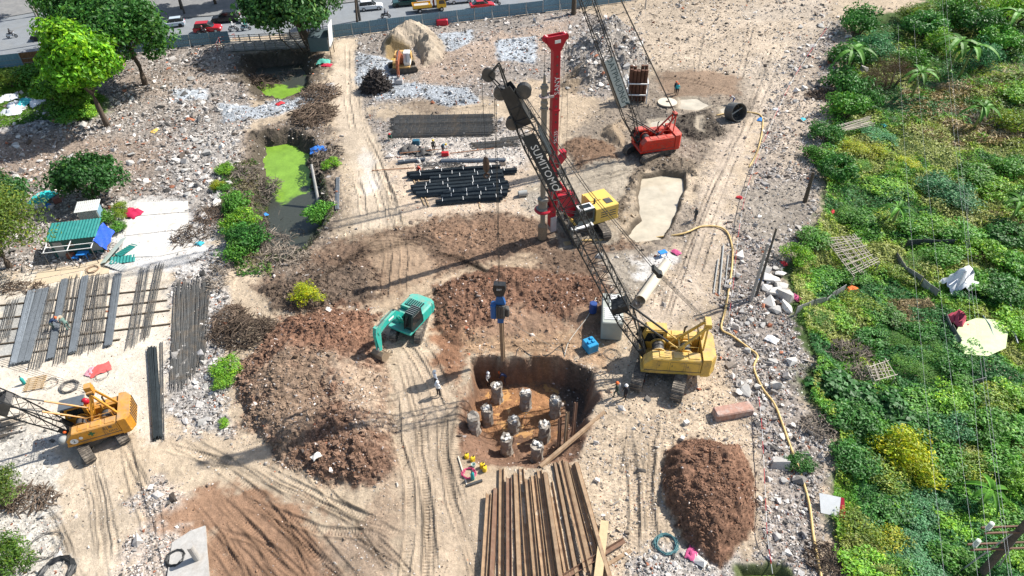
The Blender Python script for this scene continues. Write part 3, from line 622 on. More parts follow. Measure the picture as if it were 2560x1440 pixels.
M_kel = mat('kelly_steel', (.23, .215, .18), rough=.5, metal=.2, noise=.25, nscale=2, dirt=(.26, .21, .15), dirt_amt=.5)
M_mudst = mat('muddy_steel', (.24, .18, .12), rough=.85, noise=.3, nscale=5, bump=.3)
M_wht = mat('white_paint', (.72, .72, .70), rough=.5, noise=.08, nscale=3)
M_rope = mat('wire_rope', (.03, .03, .03), rough=.6)
M_navy = mat('banner_navy', (.012, .022, .03), rough=.5, noise=.2, nscale=2)
M_bann = mat('banner_pale', (.42, .47, .46), rough=.6, noise=.08, nscale=1)
M_let = mat('letter_dark', (.03, .06, .07), rough=.6)
M_gry = mat('steel_grey', (.30, .31, .30), rough=.55, noise=.15, nscale=3, dirt=DUST, dirt_amt=.3)
M_blu = mat('machine_blue', (.015, .10, .30), rough=.45, noise=.15, nscale=4, dirt=(.06, .08, .1), dirt_amt=.4)

def track(parent, c, az, L, hgt, wd, m=None, pitch=.2):
    R = rotz(az); c = Vector(c)
    fr = MB(); r = hgt/2-.05
    pl = []
    for k in range(13):
        a = -math.pi/2+math.pi*k/12; pl.append((L/2-hgt/2+r*math.cos(a)*.93, hgt/2+r*math.sin(a)*.93))
    for k in range(13):
        a = math.pi/2+math.pi*k/12; pl.append((-(L/2-hgt/2)+r*math.cos(a)*.93, hgt/2+r*math.sin(a)*.93))
    fr.prism(pl, wd*.62, c, R)
    for k in range(5):
        x = (k-2)*(L-hgt)/5
        fr.lathe([(.0, -wd*.36), (.16, -wd*.36), (.16, wd*.36), (0, wd*.36)], c+R @ Vector((x, 0, hgt*.36)), 10, R @ Matrix.Rotation(math.pi/2, 3, 'X'))
    t = fr.build('track', M_gun, parent)
    sh = MB(); per = 2*(L-hgt)+math.pi*hgt; n = int(per/pitch); s0 = L-hgt
    for i in range(n):
        s = i*per/n
        if s < s0: p = (-(L-hgt)/2+s, hgt); ang = 0
        elif s < s0+math.pi*hgt/2: a = (s-s0)/(hgt/2); p = ((L-hgt)/2+hgt/2*math.sin(a), hgt/2+hgt/2*math.cos(a)); ang = a
        elif s < 2*s0+math.pi*hgt/2: p = ((L-hgt)/2-(s-s0-math.pi*hgt/2), 0.0); ang = math.pi
        else: a = (s-2*s0-math.pi*hgt/2)/(hgt/2); p = (-(L-hgt)/2-hgt/2*math.sin(a), hgt/2-hgt/2*math.cos(a)); ang = math.pi+a
        Rl = R @ Matrix.Rotation(ang, 3, 'Y'); q = c+R @ Vector((p[0], 0, p[1]))
        sh.box(q, (pitch*.9, wd, .035), Rl); sh.box(q+Rl @ Vector((pitch*.3, 0, .03)), (.035, wd, .045), Rl)
    sh.build('track_shoes', M_trk, t)
    return t

def lattice(parent, A, B, W, D, side, bays, rc, rl, m, taper0, taper1, w0, w1, name='boom'):
    """four chords plus lacing from A to B; returns boom object and frame"""
    A = Vector(A); B = Vector(B); a = (B-A).normalized(); s = Vector(side); s = (s-a*s.dot(a)).normalized(); n = a.cross(s); L = (B-A).length
    def wd(t):
        x = t*L
        k = 1.
        if x < taper0: k = x/taper0; return (w0[0]+(W-w0[0])*k, w0[1]+(D-w0[1])*k)
        if x > L-taper1: k = (L-x)/taper1; return (w1[0]+(W-w1[0])*k, w1[1]+(D-w1[1])*k)
        return W, D
    def P(t, i):
        q = wd(t); sx, sy = ((-1, -1), (1, -1), (1, 1), (-1, 1))[i]
        return A+a*(t*L)+s*(sx*q[0]/2)+n*(sy*q[1]/2)
    mb = MB(); ts = sorted(set([0, taper0/L, 1-taper1/L, 1]))
    for i in range(4):
        for t0, t1 in zip(ts[:-1], ts[1:]): mb.tube(P(t0, i), P(t1, i), rc, n=6)
    bo = mb.build(name, m, parent)
    for f in range(4):
        lm = MB(); i, j = f, (f+1) % 4
        for k in range(bays):
            t0 = k/bays; t1 = (k+1)/bays
            if k % 2 == 0: lm.tube(P(t0, i), P(t1, j), rl, n=4)
            else: lm.tube(P(t0, j), P(t1, i), rl, n=4)
            lm.tube(P(t1, i), P(t1, j), rl*.9, n=4)
        lm.build('lacing', m, bo)
    return bo, a, s, n, L, P

def face_mx(o, x, nrm):
    x = Vector(x).normalized(); z = Vector(nrm); z = (z-x*z.dot(x)).normalized(); y = z.cross(x)
    Mx = Matrix((x, y, z)).transposed().to_4x4(); Mx.translation = Vector(o); return Mx

def hood(mb, x0, x1, y0, y1, z0, z1, slant=0., b=.07):
    """engine hood seen from the side: sloping nose at x1"""
    rs = []
    for y, k in ((y0, 0), (y0+b, 1), (y1-b, 1), (y1, 0)):
        zt = z1-(0 if k else b)
        rs.append([Vector(p) for p in ((x0, y, z0), (x1, y, z0), (x1, y, z1-slant*.8 if slant else zt), (x1-slant*.7, y, zt), (x0, y, zt))])
    mb.loft(rs)

def crawler_crane(label, c, track_az, az, mt, foot, tip, bw, bays, rc, mboom, tracks=(5.0, 1.0, .76, 1.35), scale=1., gtop=(-2.35, 4.5), style='hoods', back=None, tipw=(.5, .6), taper=(3.5, 3.), cs=1.2):
    root = thing('crawler_crane', label, 'crane', c); root.scale = (cs, cs, cs)
    c = Vector(c); L, th_, tw, gauge = tracks
    for s in (-1, 1):
        o = rotz(track_az) @ Vector((0, s*gauge, 0)); track(root, o, track_az, L, th_, tw)
    cb = MB(); cb.cbox((0, 0, .62), (2.0, 2.0, .5), .1, rotz(track_az)); 
    for x in (-1.1, 1.1): cb.box(rotz(track_az) @ Vector((x*.7, 0, .6)), (.4, gauge*2, .35), rotz(track_az))
    cb.lathe([(.85, .85), (.85, 1.06)], n=20); cb.build('car_body', M_gun, root)
    H = Matrix.Rotation(az, 4, 'Z')
    def part(mb, name, m, par=root, smooth=False): return xf(mb, H).build(name, m, par, smooth)
    k = scale
    part(MB().cbox((-.6*k, 0, 1.17), (4.6*k, 2.9*k, .24), .05), 'deck', mt)
    mb = MB(); hood(mb, -2.2*k, 1.55*k, .62*k, 1.47*k, 1.29, 2.45*k, .75); lh = part(mb, 'engine_hood', mt)
    for x0, x1 in ((-2.1, -1.2), (-1.1, -.15), (-.05, .7)):
        part(MB().box(((x0+x1)/2*k, 1.471*k, 1.8), ((x1-x0)*k*.97, .012, .82)), 'door_gap', M_gun, lh)
        d = part(MB().box(((x0+x1)/2*k, 1.476*k, 1.8), ((x1-x0)*k*.94, .02, .78)), 'door_panel', mt, lh)
        part(MB().box((x1*k-.15, 1.485*k, 1.85), (.05, .02, .16)), 'handle', M_gun, d)
    for x in (-1.7, -.7, .2): part(MB().cbox((x*k, 1.03*k, 2.45*k+.03), (.75*k, .6*k, .06), .03), 'hatch', mt, lh)
    mb = MB(); hood(mb, -2.2*k, -.05*k, -1.47*k, -.72*k, 1.29, 2.4*k); rh = part(mb, 'side_hood', mt)
    for x in (-1.6, -.7): part(MB().cbox((x*k, -1.1*k, 2.4*k+.03), (.7*k, .5*k, .06), .03), 'hatch', mt, rh)
    part(MB().box((-.35*k, 1.475*k, 1.36), (3.7*k, .014, .05)), 'sill_line', M_gun, lh)
    for x in (-1.95, -1.05, -.1): part(MB().tube((x*k, .7*k, 2.47*k), (x*k, .7*k, 2.95*k), .02, n=5), 'handrail_post', mt, lh)
    part(MB().tube((-1.95*k, .7*k, 2.95*k), (-.1*k, .7*k, 2.95*k), .02, n=5), 'handrail', mt, lh)
    part(MB().tube((-1.2*k, -1.1*k, 2.4*k), (-1.2*k, -1.1*k, 3.0*k), .07, n=8).tube((-1.2*k, -1.1*k, 3.0*k), (-1.35*k, -1.1*k, 3.15*k), .07, n=8), 'exhaust', M_gun, rh)
    cabm = MB(); rs = []
    for y in (-1.5*k, -.62*k): rs.append([Vector((x*k, y, z)) for x, z in ((.0, 1.29), (1.62, 1.29), (1.72, 1.9), (1.42, 2.95), (.0, 2.95))])
    cabm.loft(rs); cb_ = part(cabm, 'cab', mt)
    part(MB().prism([(.25*k, 1.95), (1.5*k, 1.95), (1.3*k, 2.75), (.25*k, 2.75)], .02, (0, -.612*k, 0)), 'window', M_gls, cb_)
    part(MB().prism([(.25*k, 1.95), (1.5*k, 1.95), (1.3*k, 2.75), (.25*k, 2.75)], .02, (0, -1.508*k, 0)), 'window', M_gls, cb_)
    part(MB().beam((1.727*k, -1.06*k, 1.95), (1.46*k, -1.06*k, 2.85), .72*k, .02, (0, 1, 0)), 'windscreen', M_gls, cb_)
    part(MB().cbox((.8*k, -1.06*k, 2.98), (1.2*k, .75*k, .06), .03), 'cab_roof', mt if style != 'orange' else M_gun, cb_)
    mb = MB(); rs = []
    for z, e in ((1.0, 0), (1.1, .06), (2.45*k, .06), (2.6*k, 0)):
        rs.append([Vector(p) for p in ((-2.25*k, -1.5*k, z), (-2.25*k, 1.5*k, z), (-2.75*k-e, 1.46*k, z), (-3.1*k-e, 1.0*k, z), (-3.1*k-e, -1.0*k, z), (-2.75*k-e, -1.46*k, z))])
    mb.loft(rs); cw = part(mb, 'counterweight', mt)
    if style == 'orange':
        for y in (-.9, -.6, -.3, 0, .3, .6, .9): part(MB().box((-3.18*k, y*k, 1.8), (.03, .10, 1.2)), 'stripe', M_gun, cw)
    for x, r in ((.55, .52), (-1.25, .5)):
        Rd = Matrix.Rotation(math.pi/2, 3, 'X'); d = MB()
        d.lathe([(.0, -.5*k), (r*k, -.5*k), (r*k, -.42*k), (r*.62*k, -.42*k), (r*.62*k, .42*k), (r*k, .42*k), (r*k, .5*k), (0, .5*k)], (x*k, 0, 1.9*k), 20, Rd)
        dr = part(d, 'winch_drum', mt)
        part(MB().lathe([(r*.64*k, -.4*k), (r*.78*k, -.38*k), (r*.78*k, .38*k), (r*.64*k, .4*k)], (x*k, 0, 1.9*k), 18, Rd), 'rope_layer', M_gun, dr)
        part(MB().prism([(x*k-.45, 1.29), (x*k+.45, 1.29), (x*k+.2, 2.0), (x*k-.2, 2.0)], .08, (0, .56*k, 0)), 'drum_bracket', mt, dr)
    part(MB().lathe([(.16, -.55), (.2, -.5), (.2, .5), (.16, .55)], (-.35*k, .2*k, 1.75*k), 12, Matrix.Rotation(math.pi/2, 3, 'Y')), 'air_tank', M_gun)
    # gantry
    gx, gz = gtop; g = MB()
    for s in (-1, 1):
        ap = Vector((gx*k, s*.32*k, gz)); g.beam((-.25*k, s*.6*k, 1.9*k), ap, .13, .16); g.beam((-2.3*k, s*.55*k, 2.3*k), ap, .12, .14)
        g.beam((-1.0*k, s*.5*k, 1.4), (-1.05*k, s*.5*k, 2.85*k), .1)
    for t in (.25, .5, .75): 
        q = Vector((-.25*k, 0, 1.9*k)).lerp(Vector((gx*k, 0, gz)), t); wv = .6*k*(1-t)+.32*k*t; g.beam(q-Vector((0, wv, 0)), q+Vector((0, wv, 0)), .09)
    gan = part(g, 'gantry', mt)
    part(MB().lathe([(.0, -.34), (.24, -.34), (.17, -.2), (.24, -.1), (.17, 0), (.24, .1), (.17, .2), (.24, .34), (0, .34)], (gx*k, 0, gz+.02), 14, Matrix.Rotation(math.pi/2, 3, 'X')), 'sheave', mt if style == 'hoods' else M_gun, gan)
    part(MB().box((gx*k, 0, gz+.22), (.4, .8, .12)), 'gantry_cap', mt, gan)
    # boom
    foot = (Vector(foot)-c)/cs; tip = (Vector(tip)-c)/cs
    side = H.to_3x3() @ Vector((0, 1, 0))
    bo, a, s, n, Lb, P = lattice(root, foot, tip, bw, bw, side, bays, rc, rc*.5, mboom, taper[0], taper[1], (1.0*k, .25), tipw)
    for q in (-1, 1): MB().beam(foot+s*q*.48*k-a*.25, foot+s*q*.48*k+a*.7, .14, .3).build('boom_foot', mboom, bo)
    apex = H.to_3x3() @ Vector((gx*k, 0, gz+.1))
    return root, bo, a, s, n, Lb, P, H, apex, foot, tip

def rope(name, pts, parent, r=.018, m=None, n=4): return MB().path(pts, r, n).build(name, m or M_rope, parent)

# --- yellow crane with the black boom ------------------------------------------------
YS = 1.2; YC = Vector((12.5, 38.7, th(12.5, 38.7)+.02)); YAZ = math.radians(173)
HK = Vector(G0(1258, 945, -2.5))
ytip = Vector((HK.x+1.1, HK.y-.05, 24.2)); yfoot = YC+rotz(YAZ) @ Vector((1.45, 0, 1.55))*YS
root, bo, a, s, n, Lb, P, H, apex, foot, tip = crawler_crane('yellow crawler crane with long black lattice boom beside the pit', YC, math.radians(69), YAZ, M_yel, yfoot, ytip, 1.08, 28, .05, M_blk, tracks=(5.8, 1.05, .8, 1.35))
for q in (-1, 1):    # boom stops
    b0 = foot+a*5.0+s*q*.5-n*0
    e = H.to_3x3() @ Vector((-.95, q*.42, 2.25)); mid = b0.lerp(e, .78)
    bs = MB().tube(b0, mid, .075, n=8).build('boom_stop', M_blk, root); MB().tube(mid, e, .055, n=8).build('stop_rod', M_yel, bs)
pl = MB(); 
pl.box(foot+a*4.6, (.5, 1.04, 1.04), Matrix((a, s, n)).transposed()); pl.build('boom_plate', M_blk, bo)
# head, sheaves, jib
hd_ = MB(); Rb = Matrix((a, s, n)).transposed()
for q in (-1, 1):
    hd_.prism([(-1.9, -.42), (-.2, -.36), (.4, -.28), (.45, .28), (-.2, .4), (-1.9, .45)], .05, tip+s*q*.3, Rb)
hd_.box(tip-a*1.0+n*.38, (1.5, .56, .05), Rb)
hd = hd_.build('boom_head', M_blk, bo)
fwd = H.to_3x3() @ Vector((1, 0, 0)); Rs = Matrix((fwd, Vector((0, 0, 1)), fwd.cross(Vector((0, 0, 1))))).transposed()
for off, rr, nm in ((tip+fwd*.45, .36, 'sheave'), (tip+n*.75-a*.2, .40, 'sheave'), (tip-a*1.6-n*.62, .36, 'sheave')):
    MB().lathe([(.05, -.2), (rr, -.2), (rr*.8, -.1), (rr, 0), (rr*.8, .1), (rr, .2), (.05, .2)], off, 18, Rs).build(nm, M_gun, hd)
jt = tip+fwd*1.05+Vector((0, 0, .95)); jib = MB()
jp = tip+fwd*.5+Vector((0, 0, 1.55)); 
for q in (-.25, .25): jib.beam(tip+s*q, jp+s*q*.6, .07); jib.beam(jp+s*q*.6, jt+s*q*.5, .07); jib.beam(tip+s*q+fwd*.2, jt+s*q*.5, .06)
jb = jib.build('jib', M_blk, bo); MB().lathe([(.04, -.1), (.36, -.1), (.26, 0), (.36, .1), (.04, .1)], jt, 16, Rs).build('jib_sheave', M_gun, jb)
# name board
camside = Vector((0, -1, .25))
fs = -s if (-s).dot(camside) > s.dot(camside) else s
bc = foot+a*(Lb-4.2)+fs*.56
MB().box(bc, (3.7, .03, .74), Rb).build('name_board', M_navy, bo)
text_mesh('SUMITOMO', .6, M_wht, 'lettering', bo, face_mx(bc+fs*.03-a*.35-n*0, -a, fs))
top_n = n if n.z > 0 else -n
MB().box(foot+a*(Lb-3.2)+top_n*.55, (1.6, .7, .03), Rb).build('name_board', M_navy, bo)
# pendants and bridle
br = apex.lerp(tip, .30)-Vector((0, 0, .55)); pn = MB()
for q in (-.18, .18): pn.path([br+s*q, br.lerp(tip, .5)+s*q-Vector((0, 0, .12)), tip+s*q*2+top_n*.5], .022, 4)
pend = pn.build('pendant_rope', M_rope, root)
b_ = MB(); d_ = (apex-br).normalized(); b_.box(br, (.75, .5, .2), frame(d_)); b_.lathe([(.0, -.2), (.2, -.2), (.2, .2), (0, .2)], br+d_*.3, 12, frame(d_) @ Matrix.Rotation(math.pi/2, 3, 'X')); b_.build('bridle', M_blk, pend)
rp = MB()
for q in (-.24, -.08, .08, .24): rp.tube(br+s*q, apex+s*q, .016, n=4)
rp.build('luffing_rope', M_rope, root)
hr = MB(); d1 = H.to_3x3() @ Vector((.55, 0, 2.3)); 
for q in (-.12, .12): hr.path([d1+s*q, d1.lerp(tip, .5)+s*q, tip+top_n*.65+s*q], .015, 4)
hr.build('hoist_rope', M_rope, root)
# falls to the hammer and the spare hook line
HKz = 8.45
fl = MB()
for q in (-.28, .28): fl.tube(tip+fwd*.75+Vector((0, 0, -.2))+s*q, (Vector((HK.x, HK.y, HKz+.3))-YC)/YS+s*q, .017, n=4)
fl.build('hoist_fall', M_rope, root)
jx = jt+fwd*.36; hk2 = Vector((jx.x, jx.y, 19.6/YS)); 
MB().tube(jx, hk2, .014, n=4).build('whip_line', M_rope, root)
mb = MB(); mb.lathe([(.02, .35), (.1, .3), (.16, .1), (.17, -.35), (.1, -.55), (.05, -.6)], n=10); mb.torus((0, 0, -.8), .14, .05, 12, 5, Matrix.Rotation(math.pi/2, 3, 'X'))
mb.build('ball_hook', mat('hook_brown', (.06, .035, .025), rough=.6, noise=.3), None, loc=hk2*YS+YC-Vector((0, 0, .45)), label='small dark ball hook hanging on a thin line left of the red mast', cat='hook').scale = (1.3,)*3

# hook block, vibro hammer, suspended pile
hb = thing('hook_block', 'black hook block hanging on two ropes above the blue hammer', 'hook', (HK.x, HK.y, HKz-.4), YAZ); hb.scale = (1.25,)*3
mb = MB(); mb.prism([(-.36, .35), (.36, .35), (.42, 0), (.25, -.55), (-.25, -.55), (-.42, 0)], .42); mb.build('block_body', M_blk, hb)
MB().torus((0, 0, -.75), .2, .06, 14, 6, Matrix.Rotation(math.pi/2, 3, 'X')).build('hook', M_gun, hb)
text_mesh('50T', .22, M_wht, 'lettering', hb, face_mx((0, .215, 0), (-1, 0, 0), (0, 1, 0)))
vh = thing('vibro_hammer', 'blue vibratory hammer clamped on a hanging brown sheet pile', 'pile hammer', (HK.x, HK.y, 4.55), YAZ); vh.scale = (1.25,)*3
mb = MB(); mb.cbox((0, 0, .95), (.62, .6, 1.1), .08); mb.build('vibrator_body', M_gun, vh)
MB().cbox((.42, .05, .95), (.4, .55, 1.15), .08).build('motor', M_blu, vh); MB().cbox((-.42, -.1, .75), (.26, .4, .7), .06).build('side_box', M_gun, vh)
mb = MB(); mb.prism([(-.35, 1.5), (.35, 1.5), (.2, 2.15), (-.2, 2.15)], .3); mb.build('suspension_yoke', M_blu, vh)
for x in (-.2, 0, .2): MB().tube((x, .3, .4), (x, .3, 1.5), .05, n=8).build('spring', M_gun, vh)
MB().cbox((0, 0, .18), (.4, .5, .42), .05).build('clamp', M_blu, vh)
M_pile = mat('pile_rust', (.30, .205, .125), rough=.8, noise=.3, nscale=2.5, dirt=(.17, .09, .05), dirt_amt=.7, dscale=1.6, bump=.25, bscale=14, objrand=.18)
M_pile2 = mat('pile_brown', (.17, .095, .06), rough=.8, noise=.3, nscale=2.5, dirt=(.30, .22, .15), dirt_amt=.5, dscale=1.6, objrand=.2)
def sheet_pile_mesh(L, t=.028):
    """U-shaped section, 0.4 m wide, length along X"""
    sec = [(-.2, .0), (-.2+.03, .03), (-.155, .0), (-.115, -.15), (.115, -.15), (.155, 0), (.17, .03), (.2, 0)]
    sec2 = [(x*(1 if abs(x) < .16 else 1), z-t) for x, z in sec]
    ring = sec+[(x*.97, z) for x, z in reversed(sec2)]
    mb = MB(); mb.loft([[Vector((X, y, z+.16)) for y, z in ring] for X in (-L/2, L/2)]); return mb
hp = sheet_pile_mesh(7.2); xf(hp, Matrix.Rotation(math.pi/2, 4, 'Y'))
o = hp.build('sheet_pile', M_pile, None, label='brown sheet pile hanging upright from the blue vibratory hammer', cat='sheet pile', loc=(HK.x, HK.y, 4.75-3.6), rz=math.radians(75))

# --- red crane --------------------------------------------------------------------
RSC = .98; rc0 = gp(1622, 383); RC = rc0+Vector((0, 0, .02)); RAZ = math.radians(193)
rfoot = RC+rotz(RAZ) @ Vector((1.6, 0, 1.6))*RSC
def dirv(az, el): return Vector((math.cos(az)*math.cos(el), math.sin(az)*math.cos(el), math.sin(el)))
rtip = rfoot+dirv(RAZ, math.radians(66.8))*46
root, bo, a, s, n, Lb, P, H, apex, foot, tip = crawler_crane('red crawler crane with tall dark lattice boom standing in grey mud', RC, math.radians(215), RAZ, M_red, rfoot, rtip, 1.3, 44, .058, M_blk, tracks=(5.4, 1.0, .8, 1.6), scale=1.12, gtop=(-2.5, 4.9), style='red', taper=(4, 3), cs=RSC)
camside = Vector((0, -1, .2)); fs = -s if (-s).dot(camside) > s.dot(camside) else s; Rb = Matrix((a, s, n)).transposed()
bc = foot+a*9.4+fs*.67
MB().box(bc, (6.3, .04, 1.15), Rb).build('name_board', M_bann, bo)
text_mesh('DATPHUONG', .98, M_let, 'lettering', bo, face_mx(bc+fs*.04+a*.35, -a, fs))
lf = MB(); lf.prism([(0, 0), (.35, .1), (.5, .5), (.2, .35)], .02); xf(lf, face_mx(bc+fs*.05-a*2.75, -a, fs) @ Matrix.Rotation(-math.pi/2, 4, 'X')); lf.build('leaf_emblem', M_let, bo)
top_n = n if n.z > 0 else -n
tn = -n if (-n).dot(Vector((-1, 0, 0))) > n.dot(Vector((-1, 0, 0))) else n
MB().box(foot+a*9.4+tn*.67, (6.5, .9, .04), Rb).build('side_board', M_navy, bo)
for q in (-1, 1):
    b0 = foot+a*4.2+s*q*.55; e = H.to_3x3() @ Vector((-.9, q*.45, 2.5)); MB().tube(b0, e, .07, n=8).build('boom_stop', M_blk, root)
pn = MB()
for q in (-.3, -.1, .1, .3): pn.path([apex+s*q, apex.lerp(tip, .5)+s*q-Vector((0, 0, .2)), tip+s*q], .02, 4)
pn.build('pendant_rope', M_rope, root)
hr = MB(); d1 = H.to_3x3() @ Vector((.6, 0, 2.4))
for q in (-.12, .12): hr.path([d1+s*q, tip+top_n*.5+s*q], .016, 4)
hr.build('hoist_rope', M_rope, root)

# --- orange crane on the left -------------------------------------------------------
OSC = 1.04; oc = G0(250, 1090); OC = Vector((oc[0], oc[1], .02)); OAZ = math.radians(200)
ofoot = OC+rotz(OAZ) @ Vector((1.45, 0, 1.6))*OSC
best = min(((abs(PX(ofoot+dirv(OAZ, math.radians(e))*9)[1]-(1062+(PX(ofoot+dirv(OAZ, math.radians(e))*9)[0]-175)*.36)), e) for e in np.arange(5, 60, .5)))
print('orange boom elevation', best)
otip = ofoot+dirv(OAZ, math.radians(best[1]))*23
root, bo, a, s, n, Lb, P, H, apex, foot, tip = crawler_crane('orange crawler crane with its boom lowered to the left', OC, math.radians(-48), OAZ, M_ora, ofoot, otip, 1.1, 20, .05, M_blk, tracks=(4.4, .85, .72, 1.2), scale=.94, gtop=(-1.2, 4.55), style='orange', taper=(4.5, 3), cs=OSC)
Rb = Matrix((a, s, n)).transposed(); top_n = n if n.z > 0 else -n
sad = MB(); sad.box(foot+a*4.7+top_n*.1, (.45, 1.15, .9), Rb)
for q in (-1, 1): sad.prism([(-.7, -.5), (.7, -.3), (.25, .55), (-.25, .55)], .06, foot+a*4.7+s*q*.58, Rb)
sad.build('rope_guide', mat('saddle_grey', (.09, .085, .08), rough=.6, noise=.3), bo)
for q in (-1, 1):
    b0 = foot+a*4.4+s*q*.5+top_n*.35; e = H.to_3x3() @ Vector((-.2, q*.5, 2.6)); m_ = b0.lerp(e, .4)
    bs = MB().tube(b0, m_, .05, n=8).build('boom_stop', M_blk, root); MB().tube(m_, e, .065, n=8).build('stop_rod', M_ora, bs)
pn = MB(); br = apex.lerp(tip+top_n*1.0, .33)
for q in (-.3, -.1, .1, .3): pn.tube(apex+s*q, br+s*q, .016, n=4)
for q in (-.2, .2): pn.path([br+s*q, tip+top_n*.5+s*q], .02, 4)
pend = pn.build('pendant_rope', M_rope, root); MB().box(br, (.6, .75, .25), frame(apex-br)).build('bridle', M_gun, pend)
MB().box(apex+Vector((0, 0, .15)), (.45, .5, .8), H.to_3x3()).build('gantry_head', M_ora, root)
side_y = H.to_3x3() @ Vector((0, 1, 0)); sx = H.to_3x3() @ Vector((-1, 0, 0))
def on_side(x, z, y=1.40): return H.to_3x3() @ Vector((x, y, z))
text_mesh('日車', .34, M_let, 'lettering', root, face_mx(on_side(-1.35, 2.0), sx, side_y)); text_mesh('DH3', .3, M_let, 'lettering', root, face_mx(on_side(-1.6, 1.62), sx, side_y))
M_em = mat('emblem_green', (.02, .12, .05), rough=.6)
cr = MB(); cr.box((0, 0, 0), (.42, .14, .012)); cr.box((0, 0, 0), (.14, .42, .014)); xf(cr, face_mx(on_side(-.25, 1.85), sx, side_y)); cr.build('cross_emblem', M_em, root)
dsc = MB(); dsc.lathe([(.26, 0), (.26, .012)], n=20); xf(dsc, face_mx(on_side(1.0, 1.56), sx, side_y)); ds_ = dsc.build('number_disc', M_wht, root)
text_mesh('2', .4, M_let, 'numeral', ds_, face_mx(on_side(1.0, 1.56, 1.42), sx, side_y))
dsc = MB(); dsc.lathe([(.13, 0), (.13, .012)], n=16); xf(dsc, face_mx(on_side(.5, 1.72), sx, side_y)); dsc.build('round_sticker', M_wht, root)
MB().ball(H.to_3x3() @ Vector((1.75, .95, 1.55)), .33, 14, 8).build('lamp_housing', M_gry, root, True)
MB().ball(H.to_3x3() @ Vector((1.55, .6, 1.95)), .13, 10, 6).build('warning_lamp', mat('lamp_orange', (.75, .12, .02), rough=.4), root, True)
MB().ball(H.to_3x3() @ Vector((-.1, -.9, 2.95)), .28, 10, 7, (1, .8, 1.1)).build('red_can', mat('can_red', (.5, .01, .03), rough=.4), root, True)
MB().cbox(H.to_3x3() @ Vector((.85, -1.05, 3.02)), (1.7, 1.1, .1), .04, H.to_3x3()).build('roof_sheet', mat('roof_sheet_grey', (.10, .115, .13), rough=.5, noise=.2), root)
MB().tube(H.to_3x3() @ Vector((-1.75, .25, 1.4)), H.to_3x3() @ Vector((-1.75, .25, 2.55)), .22, n=12).build('stack', mat('rust_stack', (.30, .16, .07), rough=.7, noise=.3), root)

# --- drilling rig -------------------------------------------------------------------
kb = G0(1356, 596); RG = math.radians(203)
mdir = rotz(RG)
RGS = 1.1; DC = Vector((kb[0], kb[1], 0))-mdir @ Vector((4.25, 0, 0))*RGS; DC.z = th(DC.x, DC.y)+.02
rig = thing('drilling_rig', 'yellow drilling rig with tall crimson mast and kelly bar', 'drilling rig', DC); rig.scale = (RGS,)*3
for q in (-1, 1): track(rig, rotz(math.radians(285)) @ Vector((.3, q*1.45, 0)), math.radians(285), 5.2, 1.0, .8)
H = Matrix.Rotation(RG, 4, 'Z')
def part(mb, name, m, par=rig, smooth=False): return xf(mb, H).build(name, m, par, smooth)
part(MB().cbox((0, 0, .6), (2.4, 2.4, .5), .1).lathe([(.9, .8), (.9, 1.1)], n=20), 'car_body', M_gun)
M_yl2 = mat('rig_yellow', (.68, .46, .10), rough=.45, noise=.1, nscale=2, dirt=(.45, .33, .14), dirt_amt=.4)
part(MB().cbox((-.9, 0, 1.25), (4.4, 2.9, .3), .06), 'deck', M_yl2)
mb = MB(); hood(mb, -3.0, -.6, -1.45, 1.45, 1.4, 2.75); hd = part(mb, 'engine_hood', M_yl2)
for z in (1.7, 1.95, 2.2):
    for x in (-2.4, -1.5): part(MB().box((x, 1.456, z), (.7, .02, .1)), 'vent', M_gun, hd)
part(MB().cbox((-1.2, -.4, 2.82), (1.2, 1.2, .12), .04), 'hatch', M_yl2, hd); part(MB().box((-2.3, .6, 2.77), (.7, .8, .05)), 'grille', M_gun, hd)
part(MB().tube((-.9, .5, 2.7), (-.9, .5, 3.3), .1, n=8), 'exhaust', M_gun, hd)
cm = MB(); cm.loft([[Vector(p) for p in ((-.4, y, 1.4), (1.25, y, 1.4), (1.35, y, 2.0), (1.05, y, 3.05), (-.4, y, 3.05))] for y in (.62, 1.5)]); cb_ = part(cm, 'cab', mat('cab_dark', (.05, .07, .07), rough=.4, noise=.2))
part(MB().prism([(-.2, 2.0), (1.15, 2.0), (.95, 2.85), (-.2, 2.85)], .02, (0, 1.512, 0)), 'window', M_gls, cb_)
part(MB().cbox((.4, 1.06, 3.1), (1.5, .95, .1), .04), 'cab_roof', M_wht, cb_)
part(MB().cbox((.4, 1.06, 3.18), (1.1, .55, .05), .02), 'roof_window', M_gls, cb_)
lk = MB(); lk.prism([(-.6, 1.5), (1.2, 1.5), (3.1, 3.4), (3.1, 4.6), (1.4, 4.4)], .16, (0, -.45, 0)); lk.prism([(-.6, 1.5), (1.2, 1.5), (3.1, 3.4), (3.1, 4.6), (1.4, 4.4)], .16, (0, .35, 0)); lk.box((1.8, -.05, 4.2), (1.6, .8, .15))
part(lk, 'luffing_frame', M_mast)
for q in (-.55, .45): part(MB().tube((.2, q, 1.6), (2.9, q, 6.2), .11, n=10), 'mast_cylinder', M_mast)
mh0, mh1 = 1.3, 18.3
ma = MB(); ma.cbox((3.3, 0, (mh0+mh1)/2), (.62, .58, mh1-mh0), .04); ms = part(ma, 'mast', M_mast)
for z in np.arange(2.2, 17.6, .7): part(MB().lathe([(.085, 0), (.085, .02)], (3.3, .295, z), 10, Matrix.Rotation(-math.pi/2, 3, 'X')), 'mast_hole', M_gun, ms)
for z in (6.6, 13.0): part(MB().box((3.3, 0, z), (.7, .66, .14)), 'mast_flange', M_mast, ms)
part(MB().cbox((3.28, 0, 1.55), (.6, .8, 1.6), .05), 'mast_foot', mat('foot_pale', (.42, .40, .40), rough=.6, noise=.2, dirt=(.3, .1, .1)), ms)
hm = MB()
